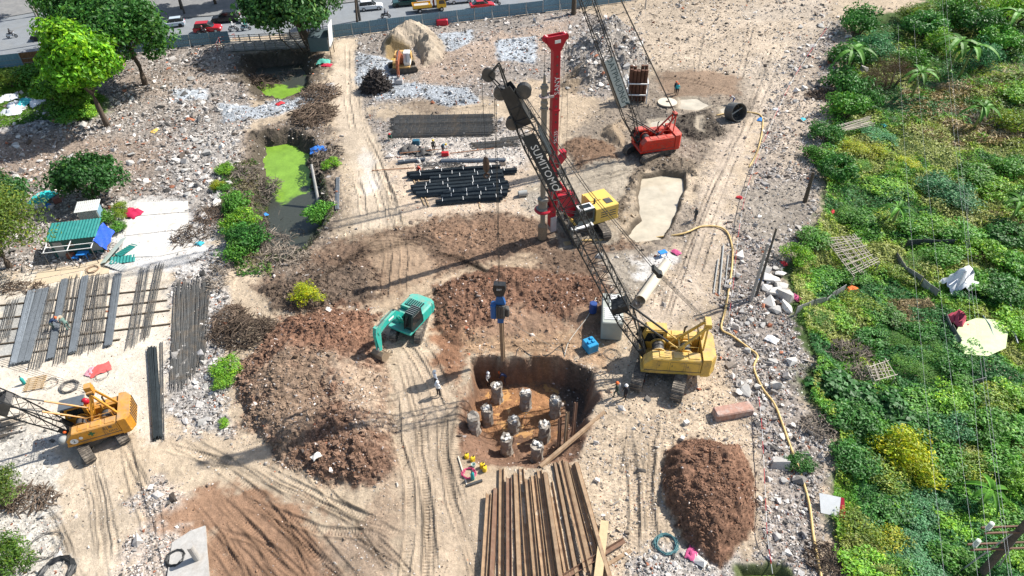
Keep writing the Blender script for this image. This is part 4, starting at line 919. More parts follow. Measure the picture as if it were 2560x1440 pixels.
for y in (-.26, .26): hm.prism([(-.32, -.3), (.32, -.3), (.85, .45), (.95, .95), (-.8, .95), (-.75, .5)], .08, (3.3, y, mh1))
hm.box((3.3, 0, mh1+.75), (1.3, .42, .08))
hh_ = part(hm, 'mast_head', M_mast)
for x in (4.15, 2.55): part(MB().lathe([(.05, -.2), (.28, -.2), (.2, -.1), (.28, 0), (.2, .1), (.28, .2), (.05, .2)], (x, 0, mh1+.72), 16, Matrix.Rotation(math.pi/2, 3, 'X')), 'head_sheave', M_mast, hh_)
part(MB().box((3.3, .31, mh1+.5), (.5, .03, .25)), 'head_plate', M_wht, hh_)
ny = H.to_3x3() @ Vector((0, 1, 0)); zup = Vector((0, 0, 1))
text_mesh('SANY', .62, M_wht, 'lettering', ms, face_mx(H.to_3x3() @ Vector((3.25, .302, 15.2)), zup, ny)); text_mesh('SR235', .46, M_wht, 'lettering', ms, face_mx(H.to_3x3() @ Vector((3.25, .302, 10.6)), zup, ny))
kx = 4.25
ke = MB(); ke.lathe([(.22, 1.5), (.22, 3.1), (.24, 3.15), (.24, 13.6), (.3, 13.65), (.3, 13.9), (.24, 13.95), (.24, 15.4), (.12, 15.45), (.08, 16.2)], (kx, 0, 0), 14); kl = part(ke, 'kelly_bar', M_kel, rig, False)
for z in (13.2, 15.0): part(MB().lathe([(.24, z), (.34, z+.03), (.34, z+.2), (.24, z+.23)], (kx, 0, 0), 14), 'kelly_collar', M_kel, kl)
part(MB().tube((kx, 0, 16), (kx, 0, mh1+.75), .02, n=5), 'kelly_rope', M_rope, kl)
gu = MB()
for y in (-.36, .36): gu.beam((3.55, y, 14.4), (kx+.1, y*.8, 14.4), .1, .18)
gu.torus((kx, 0, 14.4), .38, .08, 16, 5); part(gu, 'kelly_guide', mat('guide_steel', (.42, .36, .34), rough=.5, noise=.2, dirt=(.4, .05, .05)), ms)
rd = MB(); rd.lathe([(.42, 3.0), (.62, 3.05), (.62, 3.5), (.42, 3.55), (.42, 4.2), (.5, 4.25), (.5, 4.5), (.36, 4.6)], (kx, 0, 0), 18); part(rd, 'rotary_drive', M_kel)
rf = MB(); rf.torus((kx, 0, 3.3), .66, .14, 20, 6)
for y in (-.4, .4): rf.beam((3.5, y, 3.5), (kx, y*1.2, 3.3), .2, .3)
part(rf, 'drive_frame', M_mast)
part(MB().lathe([(.12, 2.3), (.2, 2.2), (.2, 1.75), (.42, 1.6), (.44, .15), (.36, .1)], (kx, 0, -.1), 16), 'drilling_bucket', M_mudst)
mw = MB(); mw.box((2.75, 0, 8.3), (.6, .4, .2)); mw.box((2.4, 0, 8.9), (.5, .6, .1)); mw.prism([(2.1, 8.3), (2.9, 7.4), (2.9, 8.2), (2.15, 8.9)], .5); part(mw, 'mast_winch', M_mast)
aux = MB(); aux.tube((2.3, .2, mh1+.7), (2.1, .2, 8.2), .014, n=4); aux.tube((2.3, -.2, mh1+.7), (2.9, -.3, 2.5), .014, n=4); part(aux, 'winch_rope', M_rope)
part(MB().box((1.0, 1.75, 1.5), (2.2, .5, .12)), 'step_board', M_wht)

# --- excavators ----------------------------------------------------------------------
def excavator(label, c, track_az, az, mt, mboom, dark, boom_pts, stick_end, bucket_ang, teal=True, k=1.):
    root = thing('excavator', label, 'excavator', c)
    for q in (-1, 1): track(root, rotz(track_az) @ Vector((0, q*1.2*k, 0)), track_az, 4.1*k, .9*k, .62*k)
    H = Matrix.Rotation(az, 4, 'Z')
    def part(mb, name, m, par=root, smooth=False): return xf(mb, H).build(name, m, par, smooth)
    part(MB().cbox((0, 0, .6*k), (1.7*k, 1.9*k, .45*k), .08).lathe([(.6*k, .8*k), (.6*k, 1.0*k)], n=18), 'car_body', M_gun)
    part(MB().cbox((-.35*k, 0, 1.1*k), (3.9*k, 2.6*k, .22*k), .05), 'deck', mt)
    hb = MB(); hood(hb, -2.3*k, -.55*k, -1.32*k, 1.32*k, 1.2*k, 2.15*k, 0, .14); he = part(hb, 'engine_hood', mt)
    part(MB().cbox((-1.25*k, -.1*k, 2.17*k), (.95*k, 1.7*k, .1*k), .03), 'grille_panel', dark, he)
    for i in range(7): part(MB().box((-1.25*k, (-.8+.23*i)*k, 2.235*k), (.85*k, .05*k, .03)), 'slat', mt, he)
    cwp = MB(); cwp.loft([[Vector(p) for p in ((-2.1*k, -1.34*k, z), (-2.1*k, 1.34*k, z), (-2.5*k-e, 1.2*k, z), (-2.72*k-e, .7*k, z), (-2.72*k-e, -.7*k, z), (-2.5*k-e, -1.2*k, z))] for z, e in ((1.0*k, -.05), (1.15*k, .05), (1.95*k, .05), (2.12*k, -.12))]); part(cwp, 'counterweight', mt)
    cm = MB(); cm.loft([[Vector(p) for p in ((-.5*k, y, 1.2*k), (1.15*k, y, 1.2*k), (1.3*k, y, 1.75*k), (1.0*k, y, 2.95*k), (-.4*k, y, 2.95*k))] for y in (.42*k, 1.34*k)]); cb_ = part(cm, 'cab', dark if teal else M_wht)
    for y, nm in ((1.352*k, 'window'), (.408*k, 'window')): part(MB().prism([(-.3*k, 1.85*k), (1.15*k, 1.85*k), (.92*k, 2.8*k), (-.3*k, 2.8*k)], .02, (0, y, 0)), nm, M_gls, cb_)
    part(MB().beam((1.31*k, .88*k, 1.8*k), (1.04*k, .88*k, 2.85*k), .8*k, .02, (0, 1, 0)), 'windscreen', M_gls, cb_)
    rf = part(MB().cbox((.3*k, .88*k, 2.99*k), (1.35*k, .9*k, .08*k), .03), 'cab_roof', dark if teal else M_wht, cb_)
    if teal:
        for i in range(6): part(MB().box((-.25*k+i*.22*k, .88*k, 3.08*k), (.06, .86*k, .06)), 'guard_bar', mat('guard_grey', (.16, .18, .18), rough=.5), rf)
        for y in (.46, 1.3): part(MB().beam((1.34*k, y*k, 1.3*k), (1.08*k, y*k, 2.95*k), .06), 'guard_post', dark, cb_)
    hs = MB(); hood(hs, -.5*k, .9*k, -1.32*k, -.5*k, 1.2*k, 1.75*k, .3); part(hs, 'side_box', mt)
    def bent(pts, w, hts):
        mb = MB(); n = len(pts); rs = []
        for i, p in enumerate(pts):
            d = (Vector(pts[min(i+1, n-1)])-Vector(pts[max(i-1, 0)])).normalized(); up = Vector((-d.z, 0, d.x)); h = hts[i]/2
            rs.append([Vector(p)+up*h+Vector((0, w/2, 0)), Vector(p)+up*h-Vector((0, w/2, 0)), Vector(p)-up*h-Vector((0, w/2, 0)), Vector(p)-up*h+Vector((0, w/2, 0))])
        mb.loft(rs); return mb
    bp = [Vector((x*k, -.05*k, z*k)) for x, z in boom_pts]
    bm_ = part(bent(bp, .46*k, [.4*k, .75*k, .8*k, .6*k, .42*k][:len(bp)]), 'boom', mboom)
    if teal: part(MB().beam(bp[2].lerp(bp[3], .2)+Vector((0, .24*k, 0)), bp[2].lerp(bp[3], .75)+Vector((0, .24*k, 0)), .02, .2*k), 'white_stripe', M_wht, bm_)
    e = bp[-1]; se = Vector((stick_end[0]*k, -.05*k, stick_end[1]*k)); d = (se-e).normalized()
    st = part(bent([e-d*.75*k, e, e.lerp(se, .35), se], .36*k, [.35*k, .72*k, .6*k, .32*k]), 'stick', mboom)
    part(MB().tube(bp[1]+Vector((0, 0, .55*k)), bp[1].lerp(bp[2], .9)+Vector((0, 0, .55*k)), .1*k, n=8).tube(bp[2]+Vector((0, 0, .55*k)), e-d*.7*k, .06*k, n=8), 'stick_cylinder', M_gun)
    for y in (-.42, .34): part(MB().tube((.7*k, y*k, 1.2*k), bp[1].lerp(bp[2], .75)+Vector((0, y*k+.05*k, 0)), .1*k, n=8), 'boom_cylinder', mboom)
    part(MB().tube(e+Vector((.3*k, 0, .2*k)), se+Vector((.35*k, 0, .35*k)), .07*k, n=8), 'bucket_cylinder', mboom)
    bk = MB(); prof = [(.15, .15), (.55, -.05), (.72, -.5), (.55, -1.0), (.1, -1.15), (-.45, -1.0), (-.40, -.90), (.1, -1.05), (.48, -.93), (.62, -.5), (.48, -.12), (.05, .05)]
    bk.prism([(x*k, z*k) for x, z in prof], 1.15*k); sdp = [(.15, .1), (.55, -.05), (.7, -.5), (.53, -.98), (.1, -1.1), (-.42, -.95)]
    for y in (-.58, .56): bk.prism([(x*k, z*k) for x, z in sdp], .04*k, (0, y*k, 0))
    for i in range(5): bk.box(((-.55)*k, (-.5+.25*i)*k, -1.0*k), (.28*k, .09*k, .07*k))
    xf(bk, Matrix.Translation(se) @ Matrix.Rotation(bucket_ang, 4, 'Y')); part(bk, 'bucket', M_mudst if teal else mat('bucket_dust', (.45, .42, .40), rough=.8, noise=.2))
    part(MB().prism([(-.25*k, -.1*k), (.25*k, -.1*k), (.3*k, .5*k), (-.1*k, .6*k)], .3*k, se), 'bucket_link', mat('link_grey', (.4, .38, .35), rough=.7, noise=.3))
    return root, H
ec = G0(1026, 822); M_tdk = mat('teal_cab', (.012, .03, .032), rough=.35, noise=.2)
ex, H = excavator('teal excavator digging beside the brown clod heap', (ec[0], ec[1], th(ec[0], ec[1])+.02), math.radians(83), math.radians(240), M_teal, M_teal, M_tdk,
                  [(.55, 1.35), (1.1, 2.6), (1.9, 3.5), (3.2, 3.6), (4.4, 3.2)], (4.45, 1.15), math.radians(15), True, .94)
ec2 = G0(1008, 176); M_or2 = mat('excavator_orange', (.55, .33, .10), rough=.5, noise=.15, dirt=(.4, .3, .2)); M_rst = mat('boom_rust', (.33, .10, .045), rough=.6, noise=.25, dirt=(.2, .08, .05))
excavator('small orange excavator digging by the pale sand heap', (ec2[0], ec2[1], th(ec2[0], ec2[1])+.02), math.radians(15), math.radians(270), M_or2, M_rst, M_blk,
          [(.55, 1.35), (1.1, 2.6), (1.9, 3.4), (3.4, 3.3), (4.6, 2.7)], (4.9, .95), math.radians(10), False)
# ------------------------------------------------------------------ stacked material and site gear
RND = random.Random(11)
M_bar = mat('rebar_grey', (.085, .085, .082), rough=.6, metal=.25, noise=.35, nscale=3, dirt=(.20, .15, .10), dirt_amt=.6, dscale=.9, objrand=.3)
M_bar2 = mat('rebar_blue', (.16, .18, .20), rough=.5, metal=.3, noise=.25, nscale=3, objrand=.25)
M_bar3 = mat('bundle_dark', (.035, .045, .05), rough=.45, metal=.3, noise=.4, nscale=2, objrand=.25)
M_wood = mat('sleeper_dark', (.085, .065, .045), rough=.9, noise=.4, nscale=4)
M_timb = mat('timber_pale', (.42, .30, .17), rough=.85, noise=.25, nscale=3, dirt=(.2, .12, .07), dirt_amt=.4)
M_conc = mat('concrete', (.40, .385, .36), rough=.9, noise=.2, nscale=2.5, dirt=(.26, .22, .18), dirt_amt=.5, dscale=1.4, bump=.3)
M_concw = mat('concrete_white', (.60, .575, .53), rough=.9, noise=.1, nscale=1.2, dirt=(.36, .30, .24), dirt_amt=.7, dscale=.9)
def bundle(name, label, cat, A, B, w, rows, ncol, r, m, group, rings=0, ringr=.3, ties=0, jit=.12, sag=0.):
    """bars from A to B laid side by side in layers"""
    A = Vector(A); B = Vector(B); c = (A+B)/2; root = thing(name, label, cat, c, 0, group); w *= 1.32; r *= 1.3; ringr *= 1.3
    a = (B-A).normalized(); s = Vector((-a.y, a.x, 0)).normalized(); L = (B-A).length; mb = MB()
    for j in range(rows):
        for i in range(ncol):
            x = ((i+.5)/ncol-.5)*w*(1-.12*j); z = r*1.2+j*r*1.9; d0 = RND.uniform(-jit, jit)*3; d1 = RND.uniform(-jit, jit)*3; e = RND.uniform(-jit, jit)
            p0 = -a*(L/2+d0)+s*x+Vector((0, 0, z)); p1 = a*(L/2+d1)+s*(x+e)+Vector((0, 0, z))
            if sag: mb.path([p0, p0.lerp(p1, .5)+s*sag*(1+.2*RND.random()), p1], r, 4)
            else: mb.tube(p0, p1, r, n=4)
    mb.build('bars', m, root, kind='stuff')
    for k in range(rings):
        t = (k+.5)/rings-.5
        MB().torus(a*L*t+Vector((0, 0, ringr*.95)), ringr, .014, 14, 4, frame(a) @ Matrix.Rotation(math.pi/2, 3, 'Y')).build('ring', m, root)
    for k in range(ties):
        t = (k+.5)/ties-.5+RND.uniform(-.04, .04); zz = rows*r*1.9+r
        MB().box(a*L*t+Vector((0, 0, zz)), (.045, w*1.02, .012), frame(a)).build('tie', M_wht, root)
    return root
yard = [((35, 912), (80, 727), .55, 'f'), ((52, 908), (100, 725), .45, 'f'), ((68, 905), (116, 722), .45, 'f'), ((88, 920), (135, 712), .95, 'c'), ((126, 898), (162, 700), .5, 'f'), ((150, 908), (186, 692), .9, 'c'),
        ((181, 883), (214, 692), .55, 'f'), ((203, 880), (238, 690), .8, 'c'), ((238, 874), (262, 690), .85, 'c'), ((270, 866), (296, 686), .55, 'f'), ((328, 868), (362, 668), .8, 'c'), ((362, 845), (400, 660), .6, 'c'), ((8, 850), (35, 752), .8, 'c')]
order = ['leftmost', 'second', 'third', 'fourth', 'fifth', 'sixth', 'seventh', 'eighth', 'ninth', 'tenth', 'eleventh', 'rightmost']
for k, (p, q, wd, ty) in enumerate(yard):
    A = Vector(G0(*p, .12)); B = Vector(G0(*q, .12)); lab = ('%s bundle counting from the left across the five sleepers, %s' % (order[k], 'tight flat grey bars' if ty == 'f' else 'loose ringed bars')) if k < 12 else 'short loose ringed bar bundle at the left edge of the rebar yard'
    if ty == 'f': bundle('rebar_bundle', lab, 'rebar bundle', A, B, wd, 3, 9, .024, M_bar2, 'rebar bundles laid on sleepers', jit=.03)
    else: bundle('rebar_bundle', lab, 'rebar bundle', A, B, wd*1.05, 2, 6, .019, M_bar, 'rebar bundles laid on sleepers', rings=6, ringr=.22, jit=.14)
for k, (p, q) in enumerate((((-20, 767), (420, 722)), ((-20, 800), (418, 752)), ((-20, 830), (425, 777)), ((-20, 864), (427, 811)), ((-20, 897), (300, 850)))):
    A = Vector(G0(*p)); B = Vector(G0(*q)); MB().beam((A-B)/2, (B-A)/2, .13, .13).build('sleeper', M_wood, None, loc=(A+B)/2+Vector((0, 0, .06)), label='%s dark sleeper from the shed side under the rebar bundles' % ('first', 'second', 'third', 'fourth', 'fifth')[k], cat='sleeper', group='sleepers under the rebar')
big = [((440, 960), (452, 715), .9), ((462, 955), (470, 716), .9), ((480, 930), (490, 712), .8), ((500, 900), (512, 712), .8)]
for k, (p, q, wd) in enumerate(big):
    bundle('rebar_bundle', '%s of four tall dark rebar bundles beside the white rubble strip' % ('leftmost', 'second from left', 'third from left', 'rightmost')[k], 'rebar bundle', gp(*p, .05), gp(*q, .1), wd*.95, 3, 11, .019, M_bar, 'tall rebar bundles by the ditch', jit=.34)
bundle('rebar_bundle', 'long narrow bundle of black bars right of the orange crane', 'rebar bundle', G0(395, 1098, .05), G0(380, 872, .05), .6, 4, 9, .03, M_bar3, 'narrow bar bundles', jit=.05)
bundle('rebar_bundle', 'thin line of rusty bars beside the narrow black bundle', 'rebar bundle', G0(407, 1098, .05), G0(403, 855, .05), .25, 1, 3, .025, M_bar, 'narrow bar bundles', jit=.05)
bundle('rebar_bundle', 'fan of rusty bars under the lowered boom at the left edge', 'rebar bundle', G0(-120, 1105, .05), G0(45, 1062, .05), 2.0, 2, 18, .028, M_bar, 'narrow bar bundles', jit=.25)
for k in range(8):
    y0 = 292+k*6.4; dx = RND.uniform(-10, 10)
    bundle('rebar_cage', '%s rebar cage from the back in the long dark row near the gravel' % order[k], 'rebar cage', G0(990+dx-k, y0+3, .05), G0(1232+dx*.4, y0-1, .05), .85, 3, 8, .03, M_bar, 'long rebar cages lying in a row', rings=14, ringr=.30, jit=.12)
for k, (p, q) in enumerate((((1180, 362), (1290, 352)), ((1185, 368), (1300, 362)), ((1250, 350), (1340, 340)))):
    bundle('rebar_cage', '%s small rebar cage behind the hanging ball hook' % ('front', 'middle', 'rear')[k], 'rebar cage', G0(*p, .05), G0(*q, .05), .6, 2, 6, .03, M_bar, 'small rebar cages', rings=8, ringr=.25, jit=.12)
blk = [((1018, 440), (1250, 422)), ((1026, 446), (1292, 430)), ((1076, 452), (1256, 437)), ((1040, 466), (1260, 446)), ((1028, 473), (1262, 455)), ((1033, 481), (1270, 461)), ((1041, 490), (1272, 469)), ((1108, 488), (1270, 478)), ((1104, 498), (1268, 488)), ((1090, 510), (1256, 498))]
for k, (p, q) in enumerate(blk):
    bundle('bar_bundle', '%s dark blue-grey bar bundle counting from the back, on timbers by the red mast' % order[min(k, 11)].replace('leftmost', 'rearmost'), 'bar bundle', G0(*p, .15), G0(*q, .15), .52, 5, 7, .04, M_bar3, 'dark bar bundles on timbers', ties=4, jit=.02, sag=RND.uniform(-.12, .25))
for k, (p, q) in enumerate((((995, 408), (1063, 400)), ((1103, 404), (1264, 402)))):
    bundle('bar_bundle', '%s single dark bundle lying behind the stacked bundles' % ('short', 'long')[k], 'bar bundle', G0(*p, .05), G0(*q, .05), .4, 3, 5, .04, M_bar2, 'single dark bundles', ties=2, jit=.02)
for k in range(3):
    bundle('bar_bundle', 'thin scattered bars beside the red-clad worker, %s row' % ('rear', 'middle', 'front')[k], 'bar bundle', G0(1050, 409+k*4, .03), G0(1150, 406+k*4, .03), .5, 1, 5, .02, M_bar, 'thin scattered bars', jit=.2)
for k, (p, q) in enumerate((((1032, 445), (1062, 515)), ((1044, 445), (1072, 518)), ((1190, 425), (1200, 520)), ((1240, 425), (1245, 500)))):
    A = Vector(G0(*p)); B = Vector(G0(*q)); MB().beam((A-B)/2, (B-A)/2, .12, .12).build('timber_bearer', M_timb, None, loc=(A+B)/2+Vector((0, 0, .06)), label='%s timber bearer under the dark bar bundles' % ('leftmost', 'second', 'third', 'rightmost')[k], cat='timber', group='timber bearers')
# sheet piles ---------------------------------------------------------------------------
base = {L: sheet_pile_mesh(L).build('tmp', M_pile).data for L in (8.6, 10.2, 12.4)}
base2 = {}
for L, me in base.items(): base2[L] = me.copy(); base2[L].materials.clear(); base2[L].materials.append(M_pile2)
for o in [o for o in bpy.data.objects if o.name.startswith('tmp')]: bpy.data.objects.remove(o)
tops = [(1222, 1236), (1238, 1224), (1254, 1174), (1272, 1196), (1288, 1186), (1303, 1172), (1318, 1200), (1333, 1190), (1348, 1178), (1362, 1186), (1375, 1206), (1388, 1160), (1401, 1152), (1414, 1158), (1428, 1164), (1440, 1160)]
for k, (u, v) in enumerate(tops):
    L = 12.4 if k < 7 else (10.2 if k % 2 else 8.6); lay = .0 if k % 3 else .26
    A = Vector(G0(u, v, lay)); ang = math.radians(-90+(k-3)*.75+RND.uniform(-.6, .6)); d = Vector((math.cos(ang), math.sin(ang), 0)); c = A+d*L/2
    up = RND.random() < .25
    o = bpy.data.objects.new('sheet_pile', (base if RND.random() < .7 else base2)[L]); COL.objects.link(o); o.location = (c.x, c.y, lay+(.03 if not up else .24)); o.rotation_euler = (math.pi if up else 0, RND.uniform(-.01, .01), ang if not up else ang)
    tag(o, ('%s sheet pile in the big stack, counting from the left' % (['leftmost', 'second', 'third', 'fourth', 'fifth', 'sixth', 'seventh', 'eighth', 'ninth', 'tenth', 'eleventh', 'twelfth', 'thirteenth', 'fourteenth', 'fifteenth', 'rightmost'][k])), 'sheet pile', 'sheet piles in the big stack')
def pile_between(A, B, label, m=M_pile, roll=0., name='sheet_pile'):
    A = Vector(A); B = Vector(B); mb = sheet_pile_mesh((B-A).length); Mx = frame(B-A).to_4x4() @ Matrix.Rotation(roll, 4, 'X'); xf(mb, Mx)
    return mb.build(name, m, None, loc=(A+B)/2, label=label, cat='sheet pile')
pile_between(G0(1350, 1165, .12), G0(1512, 1028, .12), 'pale sheet pile lying diagonally across the corner of the pit', roll=math.pi)
pile_between(G0(1392, 1160, -2.8), G0(1397, 1046, .7), 'left of three sheet piles standing upright in the pit', M_pile2, 1.2)
pile_between(G0(1406, 1165, -2.8), G0(1416, 1030, 1.1), 'middle of three sheet piles standing upright in the pit', M_pile, 1.2)
pile_between(G0(1422, 1165, -2.8), G0(1437, 1006, 1.5), 'right of three sheet piles standing upright in the pit', M_pile2, 1.2)
pile_between(G0(1360, 1475, .2), G0(1562, 1352, .2), 'red-brown sheet pile crossing the pale plank at the front', M_pile2, 0)
pile_between(G0(1395, 1490, .05), G0(1577, 1374, .05), 'dusty sheet pile lying beside the red-brown one at the front', M_pile, math.pi)
A = Vector(G0(1490, 1490, .55)); B = Vector(G0(1512, 1302, .35)); MB().beam((A-B)/2, (B-A)/2, .55, .07).build('plank', mat('plank_pale', (.50, .38, .22), rough=.85, noise=.15, nscale=4), None, loc=(A+B)/2, label='pale yellow plank laid across the sheet piles at the front', cat='plank')
# pile heads ----------------------------------------------------------------------------
heads = [(1243, 1000, 'rearmost left'), (1314, 1018, 'rearmost middle'), (1387, 1036, 'rearmost right, nearest the upright sheet piles'), (1219, 1058, 'second row left'), (1284, 1076, 'central, short and dark'), (1361, 1098, 'second row right'), (1188, 1104, 'leftmost, flat-topped'), (1267, 1132, 'front middle'), (1342, 1165, 'frontmost')]
M_head = mat('pile_head_concrete', (.30, .265, .225), rough=.95, noise=.4, nscale=3, dirt=(.16, .11, .075), dirt_amt=.8, dscale=1.8, bump=.7, bscale=7)
for k, (u, v, wd) in enumerate(heads):
    p = G0(u, v, -2.8); hgt = 1.65 if k != 4 else 1.25
    t = thing('concrete_pile_head', 'rough concrete pile head standing in the pit, %s one' % wd, 'pile head', (p[0], p[1], th(p[0], p[1])-.1), 0, 'concrete pile heads in the pit'); t.scale = (1.22,)*3; mb = MB(); rs = []
    for z in np.linspace(0, 1, 9):
        rr = .39*(1+.035*math.sin(7*z+k)+.03*math.cos(17*z+2*k))*(1.15 if z == 0 else 1)
        rs.append([Vector((rr*(1+.06*math.sin(3*i+5*z+k)+RND.uniform(-.13, .13))*math.cos(2*math.pi*i/16), rr*(1+.06*math.sin(3*i+5*z+k)+RND.uniform(-.13, .13))*math.sin(2*math.pi*i/16), z*hgt+(RND.uniform(-.14, .16) if z == 1 else RND.uniform(-.05, .05)))) for i in range(16)])
    mb.loft(rs); mb.build('shaft', M_head, t)
    for i in range(0 if k == 6 else 5):
        a_ = RND.uniform(0, 6.28); rr = RND.uniform(.05, .27); MB().box((rr*math.cos(a_), rr*math.sin(a_), hgt+.05), (RND.uniform(.12, .28), RND.uniform(.1, .2), RND.uniform(.08, .16)), Matrix.Rotation(RND.uniform(0, 3), 3, Vector((RND.random(), RND.random(), 1)))).build('broken_top', M_concw, t)
    for i in range(4):
        a_ = 6.28*i/4+k; MB().tube((.3*math.cos(a_), .3*math.sin(a_), hgt-.1), (.33*math.cos(a_), .33*math.sin(a_), hgt+RND.uniform(.12, .35)), .014, n=4).build('rebar_stub', M_bar, t)

# plant and gear --------------------------------------------------------------------------
def cab_box(name, label, cat, u, v, d, m, rz, extra=None, dz=0., sc=1.3):
    p = gp(u, v, dz); t = thing(name, label, cat, p, rz); t.scale = (sc,)*3; MB().cbox((0, 0, d[2]/2+.05), d, .06).build('casing', m, t)
    if extra: extra(t)
    return t
def gen_extra(t):
    MB().box((.6, -.72, .9), (1.0, .02, 1.2)).build('door', M_gry, t); MB().box((-.6, -.72, .9), (1.0, .02, 1.2)).build('door', M_gry, t)
    for k in range(6): MB().box((-1.1+.2*k, 0, 1.62), (.12, 1.1, .05)).build('roof_slat', M_wht, t)
    MB().box((.9, -.2, 1.64), (.7, .8, .08)).build('control_lid', M_wht, t); MB().tube((.9, .4, 1.55), (.9, .4, 1.95), .06, n=8).build('exhaust', M_gun, t)
M_gpg = mat('generator_greygreen', (.34, .36, .32), rough=.6, noise=.15, dirt=DUST, dirt_amt=.4)
cab_box('power_pack', 'grey-green diesel power pack beneath the black boom', 'generator', 1527, 812, (3.0, 1.4, 1.55), M_gpg, math.radians(83), gen_extra)
def bg_extra(t):
    for k, (x, y) in enumerate(((-.3, .2), (.1, .2), (.1, -.2))): MB().cbox((x, y, 1.0), (.3, .28, .2), .04).build('terminal_box', M_bl2, t)
    MB().box((.2, -.52, .55), (.6, .02, .5)).build('side_panel', M_bl2, t); MB().box((0, 0, .06), (1.3, 1.05, .1)).build('skid', M_gun, t)
M_bl2 = mat('generator_blue', (.02, .26, .50), rough=.5, noise=.15, dirt=(.1, .2, .25), dirt_amt=.3)
cab_box('welding_generator', 'bright blue welding generator left of the yellow crane', 'generator', 1475, 873, (1.15, 1.0, .9), M_bl2, math.radians(-65), bg_extra, 0, 1.0)
def barrel(u, v, m, label, tilt=0):
    p = gp(u, v); mb = MB(); mb.lathe([(.27, 0), (.29, .02), (.29, .3), (.30, .31), (.29, .33), (.29, .6), (.30, .61), (.29, .63), (.29, .86), (.27, .88)], n=16); 
    t = thing('barrel', label, 'barrel', p); t.scale = (1.2,)*3; mb.build('drum', m, t); MB().lathe([(.24, .87), (.24, .9)], n=14).build('lid', m, t); return t
barrel(1482, 779, mat('barrel_blue', (.02, .06, .22), rough=.5, noise=.2), 'dark blue barrel behind the grey-green power pack')
A = gp(1600, 760, .5); B = gp(1665, 668, .5); dd = (B-A).normalized()
mb = MB(); Rm = frame(dd) @ Matrix.Rotation(math.pi/2, 3, 'Y'); L = (B-A).length
mb.lathe([(.5, 0), (.5, L), (.45, L), (.45, 0), (.5, 0)], (0, 0, 0), 18, Rm, cap=False); mb.build('steel_casing', mat('casing_pale', (.56, .50, .40), rough=.6, noise=.12, dirt=(.35, .28, .2), dirt_amt=.4), None, loc=A, label='long pale steel casing tube lying behind the black boom', cat='pipe')
# frame crate of rusty casings by the puddle
p = gp(1590, 250); t = thing('steel_rack', 'white steel rack holding upright rusty tubes near the puddles', 'rack', p, math.radians(-6)); t.scale = (S,)*3
for x in (-.95, .95):
    for y in (-.8, .8): MB().beam((x, y, 0), (x, y, 2.1), .1).build('post', M_wht, t)
for z in (.9, 2.05):
    for y in (-.8, .8): MB().beam((-.95, y, z), (.95, y, z), .1).build('rail', M_wht, t)
    for x in (-.95, .95): MB().beam((x, -.8, z), (x, .8, z), .1).build('rail', M_wht, t)
for k in range(6): MB().box((-.8+.3*k, -.8, .35), (.08, .06, .6)).build('grate_bar', M_gun, t)
M_rust = mat('rust_tube', (.11, .05, .03), rough=.85, noise=.4, nscale=3)
for k in range(5):
    for j in range(2): MB().tube((-.72+.36*k, -.35+.7*j, .1), (-.72+.36*k, -.3+.7*j, 3.0+RND.uniform(0, .5)), .17, n=10).build('tube', M_rust, t)
# drum ring near the hose, round plate, casing stub
p = gp(1835, 297); mb = MB(); Rm = Matrix.Rotation(math.radians(70), 3, 'X'); t = thing('steel_ring', 'dark steel drum lying open beside the muddy puddle', 'drum', p+Vector((0, 0, 1.0)), math.radians(20)); t.scale = (S,)*3
mb.lathe([(.85, -.6), (.85, .6), (.80, .6), (.80, -.6), (.85, -.6)], n=22, R=Rm, cap=False); mb.build('shell', mat('drum_grey', (.10, .10, .095), rough=.5, noise=.3), t)
MB().box((0, 0, 0), (1.62, .12, .12), Rm @ Matrix.Rotation(.35, 3, 'Z')).build('cross_bar', M_gry, t); MB().lathe([(.02, -.5), (.79, -.5)], n=22, R=Rm, cap=False).build('end_plate', M_gun, t)
p = gp(1668, 259); t = thing('round_plate', 'round dusty white plate with a hole beside the puddle', 'plate', p+Vector((0, 0, .1))); t.scale = (S,)*3; mb = MB(); mb.lathe([(.2, 0), (.95, 0), (.95, .12), (.2, .16), (.2, 0)], n=24, cap=False); mb.build('disc', mat('plate_white', (.55, .48, .38), rough=.8, noise=.15), t)
p = gp(1307, 491); mb = MB(); mb.lathe([(.34, 0), (.34, 1.0), (.27, 1.0), (.27, 0), (.34, 0)], n=16, R=Matrix.Rotation(math.radians(90), 3, 'Y') , cap=False); mb.build('steel_casing', M_gry, None, loc=p+Vector((-.5, 0, .35)), rz=.2, label='short grey casing stub left of the drilling bucket', cat='pipe')
